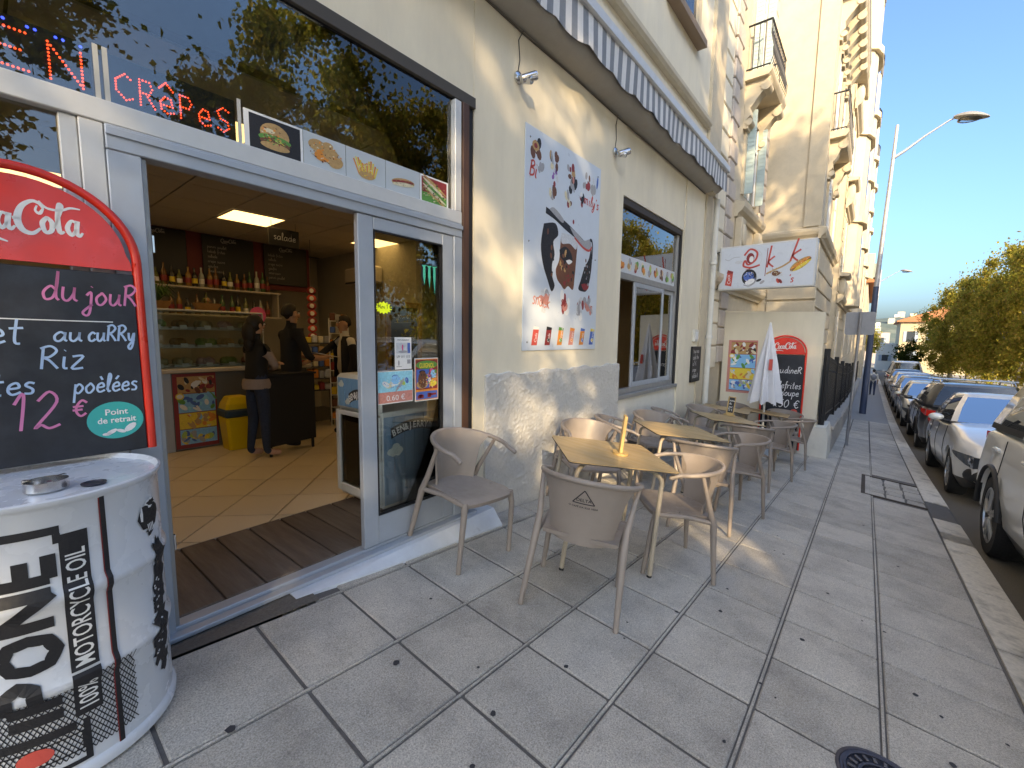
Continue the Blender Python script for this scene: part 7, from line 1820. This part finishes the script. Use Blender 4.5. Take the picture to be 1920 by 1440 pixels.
M_redp = mat('red_panel', (.14, .012, .012), .6)
MB().box((1.0, 7.60, 2.30), (3.75, 7.64, 3.015), M_redp).build('red_panel', label='dark red wall panel behind the chalk menus', cat='wall panel')
for k, x in enumerate((1.35, 2.22, 3.05)):
    cb = thing('chalk_menu', (x + .3, 7.56, 2.38), 'black chalk menu on the back wall, %s from the left' % ORD[k], 'menu board', 'chalk menus behind the counter')
    MB().cbox((-.34, 0, 0), (.34, .03, .62), mat('slate_black', (.015, .015, .016), .5), .006).build('slate', cb)
    mb = MB(); P = Plane((-.34, 0, 0), (1, 0, 0), (0, 0, 1), (0, -1, 0)); cola(mb, Plane((.0, 0, .54), (1, 0, 0), (0, 0, 1), (0, -1, 0)), .22, C['grey'])
    for q in range(6): write(mb, P, ['americain', 'panini poulet', 'kebab frites', 'salade', 'crepe sucre', 'gaufre'][(q + k) % 6], .06, .44 - q * .07, .022, .004, C['grey'], .0012, .9)
    mb.build('writing', cb)
hs = thing('hanging_board', (2.62, 5.95, 2.70), 'small black board hanging from the ceiling', 'sign')
MB().cbox((-.19, -.01, 0), (.19, .01, .22), M_black, .004).build('board', hs)
mb = MB(); write(mb, Plane((-.19, -.01, 0), (1, 0, 0), (0, 0, 1), (0, -1, 0)), 'salade', .06, .08, .045, .007, C['lgrey'], .0012); mb.build('writing', hs)
mb = MB(); mb.tube([(-.15, 0, .22), (-.15, 0, .318)], .003, M_dark, 4); mb.tube([(.15, 0, .22), (.15, 0, .318)], .003, M_dark, 4); mb.build('chains', hs)
# plants in baskets over the case
for k, x in enumerate((1.42, 1.95)):
    pl_ = thing('potted_plant', (x, 6.72, 1.864), ['trailing green plant in a basket above the display case', 'low fruit basket above the display case'][k], 'plant')
    MB().lathe([(.10, 0), (.16, .09), (.165, .10), (.15, .09), (.01, .05)], mat('basket', (.28, .15, .06), .8, var=.2, vscale=60), 16).build('basket', pl_, 40)
    mb = MB()
    for q in range(46 if k == 0 else 14):
        a = rg.uniform(0, 6.28); l = rg.uniform(.12, .28) if k == 0 else .05; z1 = rg.uniform(.1, .28) if k == 0 else .1
        mb.tube([(0, 0, .07), (math.cos(a) * l * .6, math.sin(a) * l * .6, .07 + z1), (math.cos(a) * l * 1.1, math.sin(a) * l * 1.1, .07 + z1 * .5)], [.006, .012, .002], mat('plant_green', (.05, .12, .03), .6) if k == 0 else M_food[q % 4], 5, flat=.3)
    mb.build('leaves', pl_, 60)
# pedal bin
bn = thing('pedal_bin', (1.99, 6.03, .172), 'yellow bin with dark swing lid beside the counter', 'bin')
M_ybin = mat('yellow_plastic', (.70, .50, .02), .4)
mb = MB(); rings = []
for z, w in ((0, .125), (.40, .155)): rings.append([(w * a, w * b, z) for a, b in ((1, -.8), (1, .8), (.8, 1), (-.8, 1), (-1, .8), (-1, -.8), (-.8, -1), (.8, -1))])
mb.loft(rings, M_ybin); mb.build('body', bn)
mb = MB(); mb.cbox((-.165, -.165, .401), (.165, .165, .50), mat('bin_band', (.02, .05, .08), .5), .02); mb.build('band', bn)
mb = MB(); mb.loft([[(w * a, w * b, z) for a, b in ((1, -.8), (1, .8), (.8, 1), (-.8, 1), (-1, .8), (-1, -.8), (-.8, -1), (.8, -1))] for z, w in ((.501, .15), (.56, .14), (.64, .10), (.65, .085))], M_ybin); mb.build('swing_lid', bn)
# black till counter in front of the men
tc_ = thing('black_till_counter', (2.34, 5.30, .172), 'black till counter panel standing before the men', 'counter', rot=(0, 0, R(12)))
MB().cbox((-.30, -.02, .12), (.32, .03, .93), BLK, .006).build('front_panel', tc_); MB().cbox((-.32, -.03, .931), (.34, .30, .955), BLK, .004).build('top', tc_)
for x in (-.27, .29): MB().cbox((x - .015, .0, 0), (x + .015, .03, .119), M_iron).build('leg', tc_)
# right wall, air conditioner, snack racks
MB().box((4.30, 5.4, .17), (4.42, 8.4, 3.03), mat('shop_wall', (.42, .38, .30), .8, var=.05)).build('partition_wall', kind='structure', label='beige partition wall inside the cafe', cat='wall')
ac = thing('air_conditioner', (4.29, 6.65, 2.42), 'white air conditioner on the inside wall', 'air conditioner')
MB().cbox((-.2, -.42, 0), (0, .42, .28), M_ctop, .03).build('casing', ac); MB().cbox((-.205, -.38, .02), (-.19, .38, .05), M_dark, .003).build('outlet', ac)
rk = thing('snack_rack', (3.55, 6.35, .172), 'tall white wire rack of sweets inside', 'rack', rot=(0, 0, R(-35)))
mb = MB()
for x in (-.13, .13): mb.tube([(x, 0, 0), (x, 0, 1.66)], .009, M_white, 6); mb.tube([(x, .2, 0), (x, .2, 1.66)], .009, M_white, 6)
for k in range(9):
    z = .1 + k * .19; mb.tube([(-.13, 0, z), (.13, 0, z)], .006, M_white, 5); mb.tube([(-.13, .2, z), (.13, .2, z)], .006, M_white, 5); mb.tube([(-.13, 0, z), (-.13, .2, z)], .006, M_white, 5); mb.tube([(.13, 0, z), (.13, .2, z)], .006, M_white, 5)
mb.build('wire_frame', rk)
for k in range(9):
    mb = MB()
    for q in range(3): mb.cbox((-.12 + q * .08, .01, .11 + k * .19), (-.05 + q * .08, .18, .11 + k * .19 + rg.uniform(.06, .13)), C[rg.choice(['dred', 'orange', 'brown', 'blue', 'yellow', 'green', 'grey'])], .006)
    mb.build('sweet_boxes', rk)
lp = thing('lolly_strip', (3.35, 6.75, 1.50), 'hanging strip of red round sweets', 'sweets strip')
mb = MB()
for k in range(7): mb.ellipsoid((0, 0, .06 + k * .115), (.075, .05, .058), C['red' if k % 2 else 'dred'], 12, 8); mb.lathe([(.035, 0), (.03, .01)], C['white'], 12, (-.02, -.045, .06 + k * .115), Matrix.Rotation(R(90), 3, 'X'))
mb.build('bags', lp, 60); MB().tube([(0, 0, .8), (0, 0, 1.52)], .004, M_dark, 4).build('string', lp)
sn = thing('snack_shelf', (3.25, 6.55, .172), 'low shelf unit packed with snacks behind the men', 'shelf', rot=(0, 0, R(-20)))
for k in range(5): MB().cbox((-.35, -.02, .55 + k * .18), (.25, .3, .565 + k * .18), M_dark, .003).build('shelf_board', sn)
for x in (-.36, .25): MB().cbox((x, -.02, 0), (x + .012, .3, 1.35), M_dark, .003).build('side', sn)
for k in range(5):
    mb = MB()
    for q in range(7): mb.cbox((-.34 + q * .083, .0, .566 + k * .18), (-.268 + q * .083, .25, .566 + k * .18 + rg.uniform(.07, .14)), C[rg.choice(['dred', 'orange', 'tan', 'blue', 'yellow', 'lgrey', 'grey', 'cream'])], .01)
    mb.build('packets', sn)
# ice cream freezer by the door
fz = thing('ice_cream_freezer', (2.21, 3.16, .172), 'blue plank print ice cream freezer with glass door', 'freezer')
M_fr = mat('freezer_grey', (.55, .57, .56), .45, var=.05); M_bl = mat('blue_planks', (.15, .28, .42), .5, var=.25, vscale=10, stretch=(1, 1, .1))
MB().cbox((-.28, -.31, .06), (.31, .31, .10), M_fr, .01).build('base', fz)
MB().cbox((-.28, .27, .10), (.31, .31, 1.08), M_fr, .008).build('side', fz); MB().cbox((-.28, -.31, .10), (.31, -.28, 1.08), M_fr, .008).build('side', fz); MB().cbox((.27, -.279, .10), (.31, .269, 1.08), M_fr, .008).build('back', fz)
MB().cbox((-.31, -.31, .80), (.31, .31, 1.10), M_fr, .03).build('header', fz)
for k in range(5): MB().cbox((-.318, -.26 + k * .104, .835), (-.3105, -.162 + k * .104, 1.07), mat('blue_plank_lit', (.15, .34, .58), .5, var=.2, vscale=10, stretch=(1, 1, .1)), .002).build('blue_plank', fz)  # brighter copy of the side planks' blue, lit tone put into the colour
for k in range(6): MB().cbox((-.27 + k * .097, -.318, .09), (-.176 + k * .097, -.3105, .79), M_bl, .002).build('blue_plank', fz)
MB().box((.255, -.27, .11), (.262, .265, .79), M_white).build('liner', fz); MB().box((-.28, .255, .11), (.25, .262, .79), M_white).build('liner', fz); MB().box((-.28, -.268, .11), (.25, .25, .118), M_white).build('liner', fz)
MB().box((-.300, -.255, .17), (-.292, .255, .76), M_glass_clear).build('door_glass', fz)
for a, b in (((-.315, -.31, .10), (-.285, -.255, .797)), ((-.315, .255, .10), (-.285, .31, .797)), ((-.315, -.2545, .10), (-.285, .2545, .17)), ((-.315, -.2545, .76), (-.285, .2545, .797))): MB().cbox(a, b, M_fr, .006).build('door_frame', fz)
for z in (.17, .34, .52, .66):
    mb = MB()
    for q in range(12): mb.tube([(-.26, -.25 + q * .045, z), (.25, -.25 + q * .045, z)], .003, M_alu_pale, 4)
    mb.tube([(-.26, -.26, z), (-.26, .26, z)], .007, M_alu_pale, 5); mb.build('wire_shelf', fz)
    for q in range(4): MB().lathe([(.04, 0), (.05, .10), (.052, .105), (.001, .11)], C[rg.choice(['lblue', 'cream', 'brown', 'green', 'grey'])], 12, (-.17 + (q % 2) * .03, -.17 + q * .115, z + .004)).build('ice_cream_tub', fz, 40)
def cloud(P, a, b, s, parent, nm='cloud'):
    mb = MB()
    for q, (da, db, r_) in enumerate(((0, 0, .5), (-.45, -.1, .38), (.42, -.05, .42), (.1, .3, .4), (-.2, -.3, .3), (.3, -.3, .3))): dell(mb, P, a + da * s, b + db * s, r_ * s, r_ * s * .8, mat('cloud_print', (.58, .66, .64), .6), .001 + q * .0002, 14)
    mb.build(nm, parent)
Pf = Plane((-.318, .27, .83), (0, -1, 0), (0, 0, 1), (-1, 0, 0)); cloud(Pf, .07, .19, .05, fz); cloud(Pf, .16, .05, .045, fz)
Ps = Plane((-.28, -.318, .09), (1, 0, 0), (0, 0, 1), (0, -1, 0)); cloud(Ps, .11, .43, .09, fz)
def arcword(P, a, b, w, h, parent):
    mb = MB(); n = 14; up_ = []; lo = []
    for k in range(n + 1):
        u = -1 + 2 * k / n; zz_ = b - .35 * h * u * u * 1.6; up_.append((a + u * w / 2, zz_ + h / 2)); lo.append((a + u * w / 2 * .98, zz_ - h / 2))
    for k in range(n): decal(mb, P, [lo[k], lo[k + 1], up_[k + 1], up_[k]], C['black'], .001)
    for k, ch in enumerate("BEN&JERRY'S"):
        u = -1 + 2 * (k + .5) / 11; font(mb, P, ch, a + u * w * .46, b - .35 * h * u * u * 1.6 - h * .32, h * .85, C['white'], .002, .85, 'CENTER', -u * .35, off=h * .02)
    mb.build('arched_name', parent)
arcword(Ps, .30, .615, .46, .085, fz); arcword(Pf, .33, .12, .30, .085, fz)
MB().cbox((.12, -.325, .36), (.26, -.319, .375), M_alu_pale, .001).build('side_label', fz)
# pine framed chalkboard and jars seen through the door glass
pb = thing('pine_chalkboard', (3.05, 4.05, 1.10), 'pine framed chalkboard seen through the sliding door', 'chalkboard')
M_pine2 = mat('pine_frame', (.36, .19, .06), .6, var=.15, vscale=20)
for a, b in (((-.24, -.015, 0), (-.18, .015, .86)), ((.18, -.015, 0), (.24, .015, .86)), ((-.18, -.014, 0), (.18, .014, .06)), ((-.18, -.014, .80), (.18, .014, .86))): MB().cbox(a, b, M_pine2, .004).build('frame', pb)
mb = MB(); mb.box((-.18, -.004, .06), (.18, .006, .80), mat('slate_black', (.015, .015, .016), .5)); P = Plane((-.18, -.005, .06), (1, 0, 0), (0, 0, 1), (0, -1, 0)); write(mb, P, "aujourd'hui", .02, .62, .035, .006, C['lgrey'], .001, .85); ribbon(mb, P, [(.05, .57), (.3, .58)], .004, C['lgrey'], .001); mb.build('slate', pb)
cs = thing('side_counter', (3.3, 4.2, .172), 'brown side counter behind the sliding door', 'counter')
MB().cbox((-.65, -.35, .88), (.8, .35, .925), mat('brown_top', (.20, .11, .05), .5), .006).build('worktop', cs); MB().cbox((-.6, -.30, 0), (.75, .3, .879), M_counter, .006).build('body', cs)
# pink balloon-shaped sign and small till cards
pk = thing('pink_sign', (2.42, 6.35, 1.58), 'pink round promotional sign on the counter', 'sign')
mb = MB(); mb.prism([(.10 * math.cos(6.283 * k / 20), .11 * math.sin(6.283 * k / 20)) for k in range(20)], (0, 0, .25), (1, 0, 0), (0, 0, 1), (0, .01, 0), C['pink']); mb.build('disc', pk); MB().tube([(0, .005, -.43), (0, .005, .15)], .006, M_white, 5).build('stem', pk)
